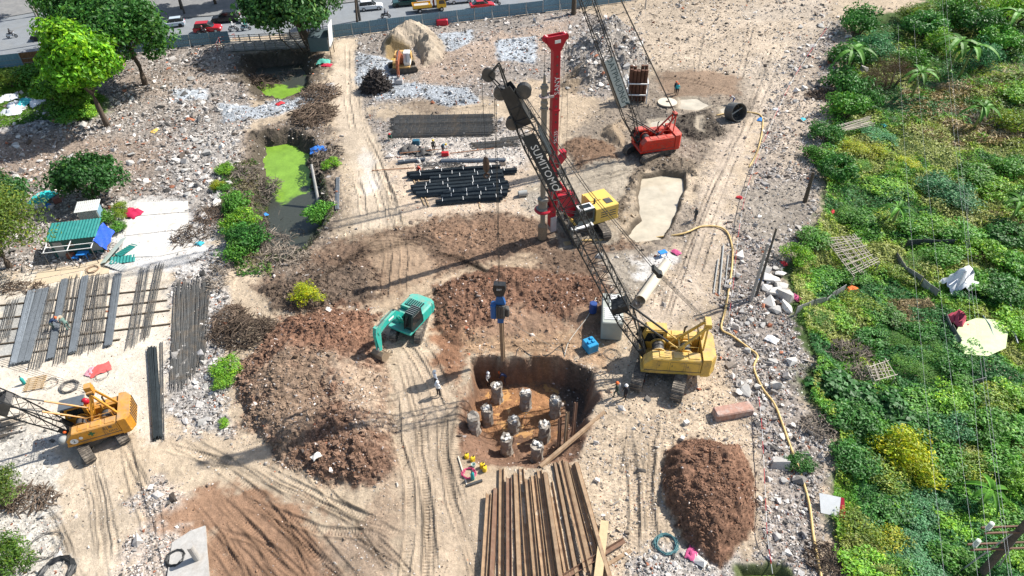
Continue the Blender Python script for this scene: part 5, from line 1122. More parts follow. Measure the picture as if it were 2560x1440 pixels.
# hoses, tape, cables ----------------------------------------------------------------------
def smooth_pts(P, n=6):
    out = []
    for i in range(len(P)-1):
        p0 = P[max(i-1, 0)]; p1 = P[i]; p2 = P[i+1]; p3 = P[min(i+2, len(P)-1)]
        for k in range(n):
            t = k/n; out.append(.5*((2*p1)+(p2-p0)*t+(2*p0-5*p1+4*p2-p3)*t*t+(3*p1-p0-3*p2+p3)*t**3))
    out.append(P[-1]); return out
def ground_line(name, label, cat, pts, r, m, n=6, dz=0., seg=6):
    r *= 1.25; P = smooth_pts([gp(u, v, r+dz+.03) for u, v in pts], n); c = P[0].copy()
    return MB().path([q-c for q in P], r, seg).build(name, m, None, True, loc=c, label=label, cat=cat)
M_hose = mat('hose_yellow', (.60, .42, .17), rough=.6, noise=.15)
ground_line('hose', 'long yellow slurry hose curving from the pond down the right side', 'hose', [(1430, 605), (1500, 602), (1600, 599), (1700, 588), (1755, 568), (1808, 574), (1828, 610), (1830, 660), (1822, 720), (1812, 780), (1803, 824), (1830, 842), (1870, 872), (1893, 892), (1884, 922), (1905, 972), (1935, 1012), (1955, 1062), (1972, 1110), (2000, 1185), (2022, 1262), (2033, 1345), (2055, 1460)], .075, M_hose)
ground_line('hose', 'yellow hose running from the dark drum along the haul road', 'hose', [(1790, 290), (1840, 282), (1898, 288), (1906, 320), (1893, 380), (1872, 420)], .07, M_hose)
ground_line('cable', 'pale cable looping from the power pack to the pit edge', 'cable', [(1490, 745), (1470, 790), (1440, 830), (1420, 860), (1410, 895)], .025, mat('cable_pale', (.5, .48, .42), rough=.7))
ground_line('cable', 'dark cable drooping in a loop over the far pit wall', 'cable', [(1290, 890), (1300, 925), (1330, 945), (1370, 942), (1400, 920), (1412, 893)], .03, M_rope)
t0 = Vector((HK.x, HK.y, 4.8)); t1 = gp(1545, 970, 1.1)
MB().path([Vector((0, 0, 0)), (t1-t0)*.5+Vector((0, 0, -.25)), t1-t0], .016, 4).build('tag_line', mat('tag_rope', (.35, .32, .27), rough=.8), None, loc=t0, label='thin tag line from the blue hammer to the orange-helmeted worker', cat='rope')
def tape(label, pts, z):
    P = smooth_pts([gp(u, v, z) for u, v in pts], 3); c = P[0].copy(); t = thing('barrier_tape', label, 'barrier tape', c)
    Mr = mat('tape_red', (.60, .03, .05), rough=.5); 
    for i in range(len(P)-1):
        MB().beam(P[i]-c, P[i+1]-c, .02, .10).build('strip', Mr if i % 2 else M_wht, t)
    for i in range(0, len(P), 3): g = th(P[i].x, P[i].y); MB().tube((P[i].x-c.x, P[i].y-c.y, g-c.z), P[i]-c+Vector((0, 0, .1)), .025, n=5).build('stake', M_wood, t)
tape('red and white barrier tape along the verge of the haul road', [(2075, 65), (2030, 130), (1985, 200), (1945, 280), (1905, 370), (1875, 450), (1852, 540), (1838, 640), (1828, 740), (1818, 810)], .7)
tape('red and white barrier tape right of the red-brown heap', [(1890, 990), (1898, 1060), (1903, 1150), (1908, 1260), (1912, 1350), (1925, 1450)], .7)
def coil(u, v, R_, n, r, m, label, name='cable_coil'):
    p = gp(u, v); mb = MB(); rn = random.Random(int(u)); pts = []; R_ *= 1.3; r *= 1.3
    for i in range(n*14): a_ = 2*math.pi*i/14; pts.append(Vector(((R_*(1+rn.uniform(-.16, .16)))*math.cos(a_)+.08*math.sin(i*.1), (R_*(1+rn.uniform(-.16, .16)))*math.sin(a_), r+.16*(i/(n*14))+rn.uniform(0, .03))))
    return mb.path(pts, r, 4).build(name, m, None, loc=p, label=label, cat='coil')
M_wr = mat('steel_wire_coil', (.13, .12, .11), rough=.6, noise=.3)
coil(175, 968, .50, 9, .022, M_wr, 'grey wire coil on the sand above the orange crane'); coil(255, 940, .42, 2, .016, M_wr, 'small loop of thin wire left of the red rags'); coil(125, 960, .45, 2, .016, M_wr, 'thin wire loop beside the wooden pallet')
coil(232, 676, .42, 3, .03, mat('brown_cable', (.22, .14, .09), rough=.8), 'brown cable coil in front of the teal shed'); coil(1530, 888, .5, 4, .014, M_wr, 'loose grey cable coil beside the blue generator')
coil(145, 1432, .75, 9, .05, M_blk, 'thick black hose coil at the bottom left corner'); coil(1665, 1362, .55, 10, .022, mat('rope_bluegreen', (.09, .20, .21), rough=.8, noise=.3), 'tangled blue-green rope below the red-brown heap', 'rope_tangle')
coil(1172, 1185, .35, 6, .018, mat('hose_pink', (.55, .06, .16), rough=.6), 'tangled pink hose among the yellow cans', 'hose_tangle')
coil(440, 1398, .42, 7, .04, M_blk, 'black cable coil on the broken concrete slab')
coil(115, 1365, .8, 3, .018, M_wr, 'thin wire coil on the pale ground at the lower left')
# small gear near the pit
def can(u, v, m, label): 
    p = gp(u, v); t = thing('jerry_can', label, 'can', p, RND.uniform(0, 3)); t.scale = (1.25,)*3; MB().cbox((0, 0, .19), (.3, .22, .38), .05).build('body', m, t); MB().lathe([(.045, .37), (.045, .43)], (.08, 0, 0), 8).build('cap', M_blk, t)
M_cany = mat('can_yellow', (.68, .45, .02), rough=.5, noise=.1)
for k, (u, v, l) in enumerate(((1167, 1145, 'rear left'), (1182, 1152, 'second'), (1206, 1168, 'third'), (1212, 1176, 'front right'))): can(u, v, M_cany, 'yellow can beside the pink hose, %s of four' % l)
def cyl(u, v, m, label, tall=.9):
    p = gp(u, v); t = thing('gas_cylinder', label, 'gas cylinder', p); t.scale = (1.2,)*3; MB().lathe([(.11, 0), (.12, .03), (.12, tall-.2), (.07, tall-.06), (.03, tall-.03)], n=12).build('bottle', m, t, True); MB().lathe([(.03, tall-.04), (.03, tall+.05), (.045, tall+.05), (.045, tall+.1)], n=8).build('valve', M_gun, t)
cyl(1182, 1198, mat('cyl_teal', (.02, .30, .28), rough=.5), 'teal gas cylinder in front of the pink hose', .75); cyl(62, 960, mat('cyl_teal', (.02, .3, .28)), 'small teal gas bottle left of the wooden pallet', .7)
p = gp(1184, 1166); MB().lathe([(.12, 0), (.17, .28), (.15, .28), (.1, .04)], n=12).build('bucket', mat('bucket_pale', (.45, .55, .50), rough=.6), None, loc=p, label='pale open bucket among the pink hose', cat='bucket')
A = gp(1146, 1142, .05); B = gp(1168, 1215, .05); MB().beam((A-B)/2, (B-A)/2, .09, .07).build('timber', mat('timber_white', (.6, .52, .42), rough=.8), None, loc=(A+B)/2, label='pale thin timber left of the yellow cans', cat='timber')
A = gp(1168, 1216, .12); B = gp(1206, 1203, .12); MB().tube((A-B)/2, (B-A)/2, .1, n=10).build('pipe', M_gun, None, loc=(A+B)/2, label='short dark steel pipe below the teal cylinder', cat='pipe')
p = gp(1715, 1060); MB().cbox((0, 0, .17), (.42, .36, .34), .03).build('crate', M_concw, None, loc=p, rz=.4, label='small pale box on the track above the red-brown heap', cat='box')
p = gp(1705, 1098); MB().cbox((0, 0, .13), (.34, .3, .26), .03).build('crate', M_concw, None, loc=p, rz=1.1, label='small white block at the top edge of the red-brown heap', cat='box')
# wooden pallet
p = gp(90, 960); t = thing('pallet', 'wooden pallet lying by the thin wire loops', 'pallet', p, .25); t.scale = (1.25,)*3
for k in range(7): MB().box((0, -.55+k*.18, .13), (1.2, .1, .025)).build('slat', M_timb, t)
for x in (-.5, 0, .5): MB().box((x, 0, .06), (.1, 1.2, .1)).build('runner', M_timb, t)
def rag(u, v, s, m, label, name='rag', cat='rag', hgt=.25, dz=0.):
    s *= 1.3; hgt *= 1.3; p = gp(u, v, dz); rn = random.Random(int(u*7+v)); n = 9; mb = MB(); vs = []
    for j in range(n):
        for i in range(n):
            x = (i/(n-1)-.5); y = (j/(n-1)-.5); e = 1-.5*abs(x*y)*4
            vs.append(Vector((x*s*(1+rn.uniform(-.1, .1)), y*s*.7*(1+rn.uniform(-.1, .1)), hgt*(.25+.75*rn.random())*(1-(2*x)**2*.6)*(1-(2*y)**2*.6)+.02)))
    fs = [(j*n+i, j*n+i+1, (j+1)*n+i+1, (j+1)*n+i) for j in range(n-1) for i in range(n-1)]
    return mb.add(vs, fs).build(name, m, None, True, loc=p, rz=rn.uniform(0, 3), label=label, cat=cat)
cl = lambda nm, c: mat('cloth_'+nm, c, rough=.8, noise=.15, nscale=3)
rag(250, 925, 1.3, cl('coral', (.60, .10, .09)), 'coral red rag on the sand below the rebar yard'); rag(228, 930, .8, cl('pink', (.6, .3, .35)), 'small pink rag left of the coral one')
rag(330, 535, 1.8, cl('crimson', (.42, .012, .06)), 'crimson cloth sheet beside the white concrete pad', 'cloth', 'cloth', .5); rag(105, 500, 2.4, cl('aqua', (.02, .40, .40)), 'aqua plastic sheet heap by the left shrub', 'plastic_sheet', 'plastic sheet', .6)
rag(2393, 722, 2.2, cl('whitep', (.8, .8, .8)), 'white plastic sheet draped over a post in the bushes', 'plastic_sheet', 'plastic sheet', 2.2); rag(2390, 812, 1.4, cl('rose', (.5, .08, .12)), 'rose red cloth hanging beside the pale pond in the bushes', 'cloth', 'cloth', 1.4)
rag(797, 378, 1.6, cl('blue', (.03, .16, .55)), 'blue plastic bag heap on the ditch bank', 'bag', 'bag', .7); rag(2127, 728, 1.0, cl('orange', (.8, .18, .04)), 'orange cloth at the end of the board fence', 'cloth', 'cloth', .5)
rag(793, 1149, .55, M_concw, 'white sack lump lying on the brown clod heap', 'sack', 'sack', .25, .35); rag(388, 328, .9, cl('yel', (.62, .42, .10)), 'ochre sheet scrap among the left rubble', 'sheet_scrap', 'scrap', .2)
for k, (u, v, c) in enumerate(((40, 268, 'a'), (20, 250, 'b'), (60, 262, 'c'), (95, 258, 'd'), (30, 285, 'e'))):
    rag(u, v, 2.2, cl('w'+c, (.62, .64, .66) if k != 2 else (.05, .42, .45)), '%s in the rubbish heap at the left edge' % ('pale torn sheet', 'rearmost white sheet', 'aqua sheet', 'white sheet nearest the trees', 'front white sheet')[k], 'plastic_sheet', 'plastic sheet', .7)
rng2 = random.Random(3); lit = [('red', (.5, .03, .04)), ('blue2', (.03, .2, .55)), ('wht', (.75, .75, .75)), ('cyan', (.05, .4, .5)), ('mag', (.5, .08, .2))]
for k, (u, v) in enumerate(((1960, 660), (1900, 300), (1940, 275), (2005, 300), (1690, 632), (1848, 495), (1905, 700), (1930, 850), (2210, 315), (2470, 420), (700, 260), (660, 540), (560, 660), (500, 610), (1990, 745), (2080, 530), (120, 515), (300, 545), (2520, 245), (1730, 1385))):
    nm, c = lit[k % 5]; rag(u, v, rng2.uniform(.5, .9), cl(nm, c), '%s litter scrap %s' % ({'red': 'red', 'blue2': 'blue', 'wht': 'white', 'cyan': 'cyan', 'mag': 'magenta'}[nm], ['on the rubble verge left of the board fence', 'near the hose bend by the dark drum', 'on the far rubble verge by the tape', 'at the foot of the bamboo rack', 'near the pale casing tube', 'on the haul road edge', 'by the concrete poles', 'on the rubble above the brush pile', 'beside the torn bamboo rack', 'in the right-hand bushes', 'beside the gravel causeway', 'on the ditch slope', 'on the white rubble strip', 'at the edge of the concrete pad', 'among the large pale slabs', 'at the foot of the wooden post', 'by the aqua plastic heap', 'behind the crimson cloth', 'on the grass at the right edge', 'below the red-brown heap'][k]), 'litter', 'litter', .25)
# white concrete pad, shed apron, broken slab with stub pillar -----------------------------------
def slab(poly, z0, z1, name, m, parent=None, **kw):
    P = [Vector(G0(u, v)) for u, v in poly]; c = sum(P, Vector())/len(P); mb = MB(); mb.loft([[Vector((p.x-c.x, p.y-c.y, z)) for p in P] for z in (z0, z1)])
    return mb.build(name, m, parent, loc=c if parent is None else c-parent.location, **kw)
t = thing('concrete_pad', 'blown-out white concrete pad right of the teal shed', 'concrete pad', Vector(G0(400, 580)))
for P in (([(345, 508), (470, 503), (470, 530), (330, 541)]), ([(329, 543), (470, 532), (470, 572), (312, 590)]), ([(311, 593), (470, 575), (470, 625), (405, 640), (300, 645)])): slab(P, -.1, .06, 'slab', M_concw, t)
t = thing('concrete_apron', 'tan jointed concrete apron in front of the teal shed', 'concrete apron', Vector(G0(180, 680)))
M_apr = mat('apron_tan', (.52, .42, .29), rough=.9, noise=.12, nscale=1, dirt=(.35, .28, .2), dirt_amt=.4)
for P in ([(95, 682), (152, 670), (148, 688), (85, 700)], [(154, 670), (214, 658), (210, 676), (150, 688)], [(216, 657), (275, 645), (272, 684), (204, 694), (212, 676)], [(85, 702), (202, 680), (200, 694), (70, 720)]): slab(P, -.1, .05, 'slab', M_apr, t)
t = thing('broken_slab', 'broken concrete slab with a stub pillar at the lower left', 'concrete slab', Vector(G0(480, 1390)))
slab([(420, 1445), (432, 1360), (478, 1330), (515, 1317), (526, 1460), (420, 1480)], -.1, .18, 'slab', M_conc, t)
pp = Vector(G0(493, 1396, .18)); MB().lathe([(.23, 0), (.22, .9), (.215, 1.6)], n=14).build('stub_pillar', M_conc, t, loc=pp-t.location)
# large pale slabs tipped on the verge (individuals)
chunk_me = []
for k in range(10):
    rn = np.random.default_rng(100+k); pts = rn.uniform(-.5, .5, (16, 3)); pts[:, 2] *= .42 if k < 6 else .75; bm = bmesh.new(); [bm.verts.new(p) for p in pts]; bmesh.ops.convex_hull(bm, input=bm.verts[:]); bmesh.ops.delete(bm, geom=[v for v in bm.verts if not v.link_faces], context='VERTS')
    me = bpy.data.meshes.new('chunk'); bm.to_mesh(me); bm.free(); me.materials.append(M_concw if k % 3 else M_conc); chunk_me.append(me)
def chunk(u, v, s, k, label, group=None, rz=None, tilt=.4, name='concrete_chunk'):
    s *= 1.3; p = gp(u, v, s*.14); o = bpy.data.objects.new(name, chunk_me[k % 10]); COL.objects.link(o); o.location = p; o.scale = (s, s, s); o.rotation_euler = (RND.uniform(-tilt, tilt), RND.uniform(-tilt, tilt), RND.uniform(0, 6.3) if rz is None else rz)
    return tag(o, label, 'rubble chunk', group)
_ord = ['first', 'second', 'third', 'fourth', 'fifth', 'sixth', 'seventh', 'eighth', 'ninth', 'tenth']
for k, (u, v, s) in enumerate(((1915, 680, .8), (1950, 690, .9), (1925, 700, 1.2), (1945, 715, 1.3), (1918, 725, 1.), (1935, 735, 1.4), (1960, 745, 1.2), (1928, 760, 1.), (1965, 770, 1.), (1940, 780, .8))): chunk(u, v, s*1.1, k, '%s pale slab from the back in the pile by the twin poles' % _ord[k], 'pale slabs by the twin poles')
zones_ch = [('in the left rubble field', (20, 180, 560, 480), 60, .75), ('in the rubble beside the ditch', (430, 380, 600, 520), 24, .8), ('on the white rubble strip by the tall rebar', (440, 900, 560, 1060), 20, .45), ('on the rubble verge along the yellow hose', (1840, 640, 1960, 1050), 34, .5), ('on the near rubble verge', (1900, 1060, 2030, 1430), 36, .42), ('on the rubble bank behind the red mast', (1400, 60, 1600, 220), 24, .8), ('below the red-brown heap', (1560, 1370, 1800, 1440), 12, .3), ('on the far verge above the bushes', (1960, 60, 2160, 260), 24, .8)]
for lab, (x0, y0, x1, y1), n, s in zones_ch:
    for k in range(n):
        u, v, q = RND.uniform(x0, x1), RND.uniform(y0, y1), RND.uniform(.5, 1.25); kk = RND.randrange(10)
        chunk(u, v, s*q, kk, '%s %s chunk %s, %s %s part' % ('small' if q < .75 else ('medium' if q < 1 else 'large'), 'white' if kk % 3 else 'grey', lab, ('upper', 'middle', 'lower')[min(2, int(3*(v-y0)/(y1-y0)))], ('left', 'central', 'right')[min(2, int(3*(u-x0)/(x1-x0)))]), 'concrete chunks '+lab)
for k, (u, v, s, lab) in enumerate(((1980, 905, 1.2, 'reddish boulder on the verge beside the brush pile'), (1950, 1165, 1.0, 'flat pale slab on the verge near the small green shrub'), (1845, 640, .9, 'upright white slab beside the pipes on the verge'), (1940, 965, 1.0, 'white block on the verge below the reddish boulder'), (1500, 640, .7, 'pale block behind the black boom near the pond hose'), (1862, 978, .9, 'pale slab right of the yellow crane counterweight'))):
    o = chunk(u, v, s, 5+k, lab)
p = gp(1830, 1035); MB().cbox((0, 0, .35), (3.1, 1.0, .75), .1).build('wall_fragment', mat('brick_fragment', (.36, .21, .16), rough=.9, noise=.35, nscale=5, dirt=(.5, .47, .42), dirt_amt=.7), None, loc=p, rz=.18, label='fallen reddish wall fragment below the yellow crane', cat='wall fragment')
# ------------------------------------------------------------------ road, fence, bridge, traffic, buildings
M_asp = mat('asphalt', (.20, .215, .23), rough=.85, noise=.14, nscale=.6, dirt=(.22, .215, .20), dirt_amt=.5, dscale=.25, bump=.1)
M_pav = mat('pavement', (.19, .19, .19), rough=.9, noise=.2, nscale=1.5, dirt=(.30, .29, .27), dirt_amt=.5, dscale=.6)
M_krb = mat('kerb', (.22, .215, .205), rough=.9, noise=.2)
def poly_sheet(poly, z, name, m, **kw):
    P = [Vector(G0(u, v, 0)) for u, v in poly]; bm = bmesh.new(); bm.faces.new([bm.verts.new((p.x, p.y, z)) for p in P]); bmesh.ops.triangulate(bm, faces=bm.faces[:])
    for f in bm.faces:
        f.normal_update()
        if f.normal.z < 0: f.normal_flip()
    me = bpy.data.meshes.new(name); bm.to_mesh(me); bm.free(); me.materials.append(m); o = bpy.data.objects.new(name, me); COL.objects.link(o); return tag(o, **kw)
poly_sheet([(-900, 210), (0, 153), (120, 139), (300, 120), (580, 95), (835, 76), (1100, 41), (1440, -4), (1900, -60), (1900, -125), (1000, -90), (300, -60), (-900, 0)], .035, 'road', M_asp, kind='structure')
KERB = [(150, 64), (410, 48), (640, 34), (860, 9), (1000, -8), (1300, -45)]
def raised(poly, z, name, m, **kw):
    P = [Vector(G0(u, v, 0)) for u, v in poly]; mb = MB(); mb.loft([[Vector((p.x, p.y, zz)) for p in P] for zz in (.0, z)]); return mb.build(name, m, None, **kw)
raised(KERB+[(1300, -95), (600, -55), (240, -5), (170, 30)], .17, 'pavement', M_pav, kind='structure')
raised([(-260, 88), (0, 47), (112, 28), (165, 6), (150, -25), (-260, 10)], .17, 'pavement', M_pav, kind='structure')
kb_ = thing('kerb', 'dark kerb edging the far pavement of the road', 'kerb', Vector(G0(*KERB[0])))
for (a0, b0) in zip(KERB[:-1], KERB[1:]):
    A = Vector(G0(*a0)); B = Vector(G0(*b0)); n = max(2, int((B-A).length/2.2))
    for i in range(n): p = A.lerp(B, i/n); q = A.lerp(B, (i+.97)/n); MB().beam(p-kb_.location, q-kb_.location, .3, .44).build('kerb_stone', M_krb, kb_)
# blue hoarding
M_fen = mat('hoarding_blue', (.14, .25, .32), rough=.5, noise=.12, nscale=1.2, dirt=(.20, .26, .28), dirt_amt=.35, dscale=.5, objrand=.12)
M_frs = mat('hoarding_rust', (.20, .10, .045), rough=.8, noise=.4, nscale=2)
def fence(label, pts, hgt=2.05, step=2.9, rusty=()):
    P = [Vector(G0(u, v)) for u, v in pts]; t = thing('hoarding_fence', label, 'fence', P[0]); k = 0
    for A, B in zip(P[:-1], P[1:]):
        n = max(1, round((B-A).length/step))
        for i in range(n):
            p = A.lerp(B, i/n)-t.location; q = A.lerp(B, (i+1)/n)-t.location; d = (q-p); Fm = frame(d); L = d.length
            mb = MB(); nr = 8    # corrugated sheet
            top = []; 
            for z in (.12, hgt):
                for s_ in (1, -1):
                    pass
            ring = []
            for j in range(nr*2+1): ring.append((j/(nr*2)*L*.985, (.02 if j % 2 else -.02)))
            f_ = [Fm @ Vector((x, y+.008, 0))+p for x, y in ring]; b_ = [Fm @ Vector((x, y-.008, 0))+p for x, y in ring]
            lp = f_+b_[::-1]; mb.loft([[v+Vector((0, 0, z)) for v in lp] for z in (.1, hgt+RND.uniform(-.04, .04))]); mb.build('panel', M_frs if k in rusty else M_fen, t)
            MB().box(p+Fm @ Vector((0, -.09, hgt/2)), (.07, .07, hgt+.1), Fm).build('post', M_gry, t)
            for z in (.5, 1.15): MB().box(p+Fm @ Vector((L/2, -.05, z)), (L*.98, .04, .05), Fm).build('rail', M_gry, t)
            if k % 2 == 0: MB().beam(p+Fm @ Vector((0, -.1, 1.3)), p+Fm @ Vector((0, -1.1, .05)), .05).build('brace', M_gry, t)
            k += 1
    return t
fence('blue corrugated hoarding left of the bridge along the road', [(-420, 203), (0, 172), (122, 158), (300, 138), (430, 122), (578, 108)], rusty=(9, 12))
fence('blue corrugated hoarding right of the bridge behind the sand heap', [(826, 100), (838, 95), (1100, 62), (1440, 22), (1600, 0)], 2.15, 3.1)
# bridge over the ditch
A = Vector(G0(572, 112)); B = Vector(G0(826, 100)); d = (B-A).normalized(); nrm = Vector((d.y, -d.x, 0)); t = thing('road_bridge', 'low concrete bridge with railing over the ditch by the road', 'bridge', (A+B)/2)
L = (B-A).length; Fm = frame(d); o0 = Vector((0, 0, 0)); M_brg = mat('bridge_concrete', (.23, .22, .20), rough=.9, noise=.3, nscale=1, dirt=(.12, .11, .1), dirt_amt=.6)
MB().box(nrm*1.0+Vector((0, 0, -.12)), (L*1.02, 4.4, .5), Fm).build('deck', M_brg, t); MB().box(nrm*3.05+Vector((0, 0, -.25)), (L*1.02, .3, .8), Fm).build('edge_beam', M_brg, t)
for s_ in (-1, 1): MB().box(d*s_*L*.5+nrm*1.6+Vector((0, 0, -1.0)), (1.2, 4.0, 2.2), Fm).build('abutment', M_brg, t)
for row, off in (('far', -1.0), ('near', 2.95)):
    for i in range(11): MB().box(d*(i/10-.5)*L+nrm*off+Vector((0, 0, .65)), (.16, .16, 1.1), Fm).build('railing_post', M_brg, t)
    for z in (.45, .8, 1.15): MB().box(nrm*off+Vector((0, 0, z)), (L, .09, .1), Fm).build('rail', M_conc, t)
M_rw = mat('rail_red', (.45, .05, .04), rough=.6)
P = [gp(545, 128, .1), gp(552, 112, .1), gp(590, 103, .1)]; bt = thing('site_gate_barrier', 'red and white tube barrier at the left bridge end', 'barrier', P[0])
for a_, b_ in zip(P[:-1], P[1:]):
    for z in (.5, 1.1):
        for i in range(6): MB().tube(a_.lerp(b_, i/6)-P[0]+Vector((0, 0, z)), a_.lerp(b_, (i+1)/6)-P[0]+Vector((0, 0, z)), .05, n=6).build('tube', M_rw if i % 2 else M_wht, bt)
for p in P: MB().tube(p-P[0], p-P[0]+Vector((0, 0, 1.2)), .05, n=6).build('post', M_rw, bt)
# tarpaulin hut under the ficus
p = gp(806, 138); t = thing('tarp_shelter', 'makeshift dark tarp shelter on poles beneath the ficus tree', 'shelter', p); t.scale = (1.3,)*3
for x, y in ((-1, -1), (1.3, -1), (-1, 1), (1.3, 1)): MB().tube((x, y, 0), (x, y, 2.7), .05, n=5).build('pole', M_wood, t)
MB().loft([[Vector((-1.1, -1.1, z)), Vector((1.4, -1.1, z)), Vector((1.4, 1.1, z+.2)), Vector((-1.1, 1.1, z+.2))] for z in (2.5, 2.55)]).build('tarp_roof', cl('tarp', (.07, .10, .11)), t)
MB().box((.1, -1.1, 1.7), (2.3, .04, 1.6)).build('tarp_wall', cl('tarp', (.07, .10, .11)), t); MB().box((1.45, .1, 2.6), (.06, 2.2, 2.6), Matrix.Rotation(.12, 3, 'Y')).build('white_sheet', M_wht, t)
rag(810, 158, 1.6, cl('gtarp', (.10, .38, .30)), 'pale green tarp heap in front of the dark shelter', 'plastic_sheet', 'plastic sheet', .7); rag(818, 164, 1.2, cl('redc', (.45, .02, .05)), 'red cloth at the foot of the dark shelter', 'cloth', 'cloth', .3)
p = gp(1106, 62); MB().cbox((0, 0, .5), (2.0, 1.0, 1.0), .15).build('water_tank', mat('tank_red', (.42, .012, .03), rough=.5, noise=.15), None, loc=p, rz=.1, label='red tank standing against the blue hoarding', cat='tank')

# cars ---------------------------------------------------------------------------------------
M_tyre = mat('tyre', (.02, .02, .02), rough=.85); M_rim = mat('rim', (.45, .45, .46), rough=.35, metal=.6); M_hl = mat('headlight', (.8, .82, .85), rough=.15); M_tl = mat('taillight', (.45, .01, .01), rough=.3)
def paint(nm, c): return mat('paint_'+nm, c, rough=.22, spec=.6, noise=.04)
def car(label, u, v, az, m, kind='suv', k=1., extra=None):
    p = Vector(G0(u, v)); t = thing('car', label, 'car', (p.x, p.y, .04), az); L = 4.6*k; W = 1.85*k; hh = {'suv': 1.68, 'sedan': 1.45}[kind]*k
    if kind == 'suv': low = [(-2.3, .35), (-2.3, .75), (-2.2, .98), (-1.2, 1.02), (1.0, 1.0), (2.1, .88), (2.3, .7), (2.3, .35)]; gh = [(-2.12, .98), (-1.85, 1.58), (-1.2, hh/k), (.25, hh/k-.03), (1.12, .99)]
    else: low = [(-2.3, .35), (-2.3, .72), (-2.2, .92), (-1.3, .96), (1.0, .94), (2.1, .78), (2.3, .6), (2.3, .35)]; gh = [(-1.9, .93), (-1.15, hh/k-.04), (-.5, hh/k), (.15, hh/k-.03), (1.1, .93)]
    def body(prof, ys):
        mb = MB(); mb.loft([[Vector((x*k*s, y, z*k if not c_ else (.35*k+(z*k-.35*k)*c_))) for x, z in prof] for y, s, c_ in ys]); return mb
    b = body(low, [(-W/2, .965, .93), (-W/2+.10, 1, 1), (W/2-.10, 1, 1), (W/2, .965, .93)]).build('body', m, t)
    g = body(gh, [(-W/2+.16, .9, .95), (-W/2+.30, 1, 1), (W/2-.30, 1, 1), (W/2-.16, .9, .95)]); ro = g.build('greenhouse', M_gls, t)
    MB().loft([[Vector((x*k, y, z)) for x, y in ((-1.75, -W/2+.26), (.25, -W/2+.26), (.25, W/2-.26), (-1.75, W/2-.26))] for z in (hh-.10, hh+.02)] if kind == 'suv' else [[Vector((x*k, y, z)) for x, y in ((-1.1, -W/2+.27), (.2, -W/2+.27), (.2, W/2-.27), (-1.1, W/2-.27))] for z in (hh-.1, hh+.015)]).build('roof', m, t)
    for x in (-.6, .35): 
        for s in (-1, 1): MB().beam((x*k, s*(W/2-.135), .98*k), (x*k-.08, s*(W/2-.27), hh-.04), .07, .05).build('pillar', m, t)
    for x in (-1.42, 1.42):
        for s in (-1, 1):
            wv = MB().lathe([(.2, -.11), (.33, -.11), (.345, 0), (.33, .11), (.2, .11)], (x*k, s*(W/2-.1), .345), 16, Matrix.Rotation(math.pi/2, 3, 'X')).build('wheel', M_tyre, t)
            MB().lathe([(.02, -.10), (.21, -.10), (.21, .115), (.02, .115)], (x*k, s*(W/2-.1), .345), 10, Matrix.Rotation(math.pi/2, 3, 'X')).build('rim', M_rim, wv)
    for s in (-1, 1):
        MB().cbox((2.2*k, s*.62*k, .72*k), (.2, .38, .14), .03).build('headlight', M_hl, t); MB().cbox((-2.24*k, s*.68*k, .85*k), (.14, .3, .16), .03).build('taillight', M_tl, t)
        MB().cbox((.95*k, s*(W/2+.06), 1.02*k), (.12, .18, .12), .03).build('mirror', m, t)
    if extra: extra(t, W, hh)
    return t
raz = math.radians(14)
car('black car half hidden behind the bright green tree', 118, 97, math.radians(195), paint('black', (.012, .013, .016)))
def strip(t, W, hh): MB().box((-.1, -W/2+.02, .62), (1.1, .03, .22)).build('door_decal', M_wht, t)
car('pale blue-white taxi car beside the leafy trees', 434, 67, math.radians(196), paint('paleblue', (.45, .52, .58)), 'suv', .9, strip)
car('red car in the near lane left of the bridge', 522, 80, math.radians(8), paint('red', (.42, .008, .015)))
car('black car behind the red one near the kerb', 567, 54, math.radians(190), paint('black', (.012, .013, .016)), 'suv', 1.05)
car('silver car half hidden behind the ficus tree', 632, 53, math.radians(190), paint('silver', (.42, .43, .44)), 'sedan')
car('white car waiting right of the ficus tree', 928, 24, math.radians(12), paint('white', (.72, .73, .74)), 'suv', .95)
car('dark green car ahead of the yellow truck', 1012, 14, math.radians(192), paint('green', (.012, .05, .045)))
car('white saloon car at the top edge right of the truck', 1152, 6, math.radians(12), paint('white', (.72, .73, .74)), 'sedan')
car('red saloon car close behind the blue hoarding', 1206, 21, math.radians(12), paint('red2', (.45, .012, .02)), 'sedan', .98)
car('brown car at the top edge beyond the red saloon', 1222, -2, math.radians(192), paint('brown', (.10, .06, .05)), 'sedan')
car('black car in the far lane at the top edge', 1062, -4, math.radians(192), paint('black', (.012, .013, .016)), 'sedan')
# truck with loader crane
p = Vector(G0(1077, 27)); t = thing('truck', 'yellow flatbed truck with small loader crane on the road', 'truck', (p.x, p.y, .04), math.radians(12)); M_ty = paint('truckyellow', (.68, .38, .02))
MB().box((-.4, 0, .62), (5.6, .8, .22)).build('chassis', M_gun, t); MB().box((-1.5, 0, .95), (3.4, 2.0, .14)).build('bed', M_ty, t)
for y in (-1.0, 1.0): MB().box((-1.5, y, 1.2), (3.4, .06, .42)).build('side_board', M_ty, t)
MB().box((-3.2, 0, 1.2), (.06, 2.0, .42)).build('tailgate', M_ty, t); MB().box((-1.6, 0, 1.12), (2.6, 1.5, .2)).build('load', M_conc, t)
cm = MB(); cm.loft([[Vector((x, y, z)) for x, z in ((1.1, .6), (2.75, .6), (2.8, 1.2), (2.45, 2.15), (1.1, 2.15))] for y in (-.95, .95)]); cb_ = cm.build('cab', M_ty, t)
MB().beam((2.81, 0, 1.25), (2.5, 0, 2.05), 1.6, .03, (0, 1, 0)).build('windscreen', M_gls, cb_)
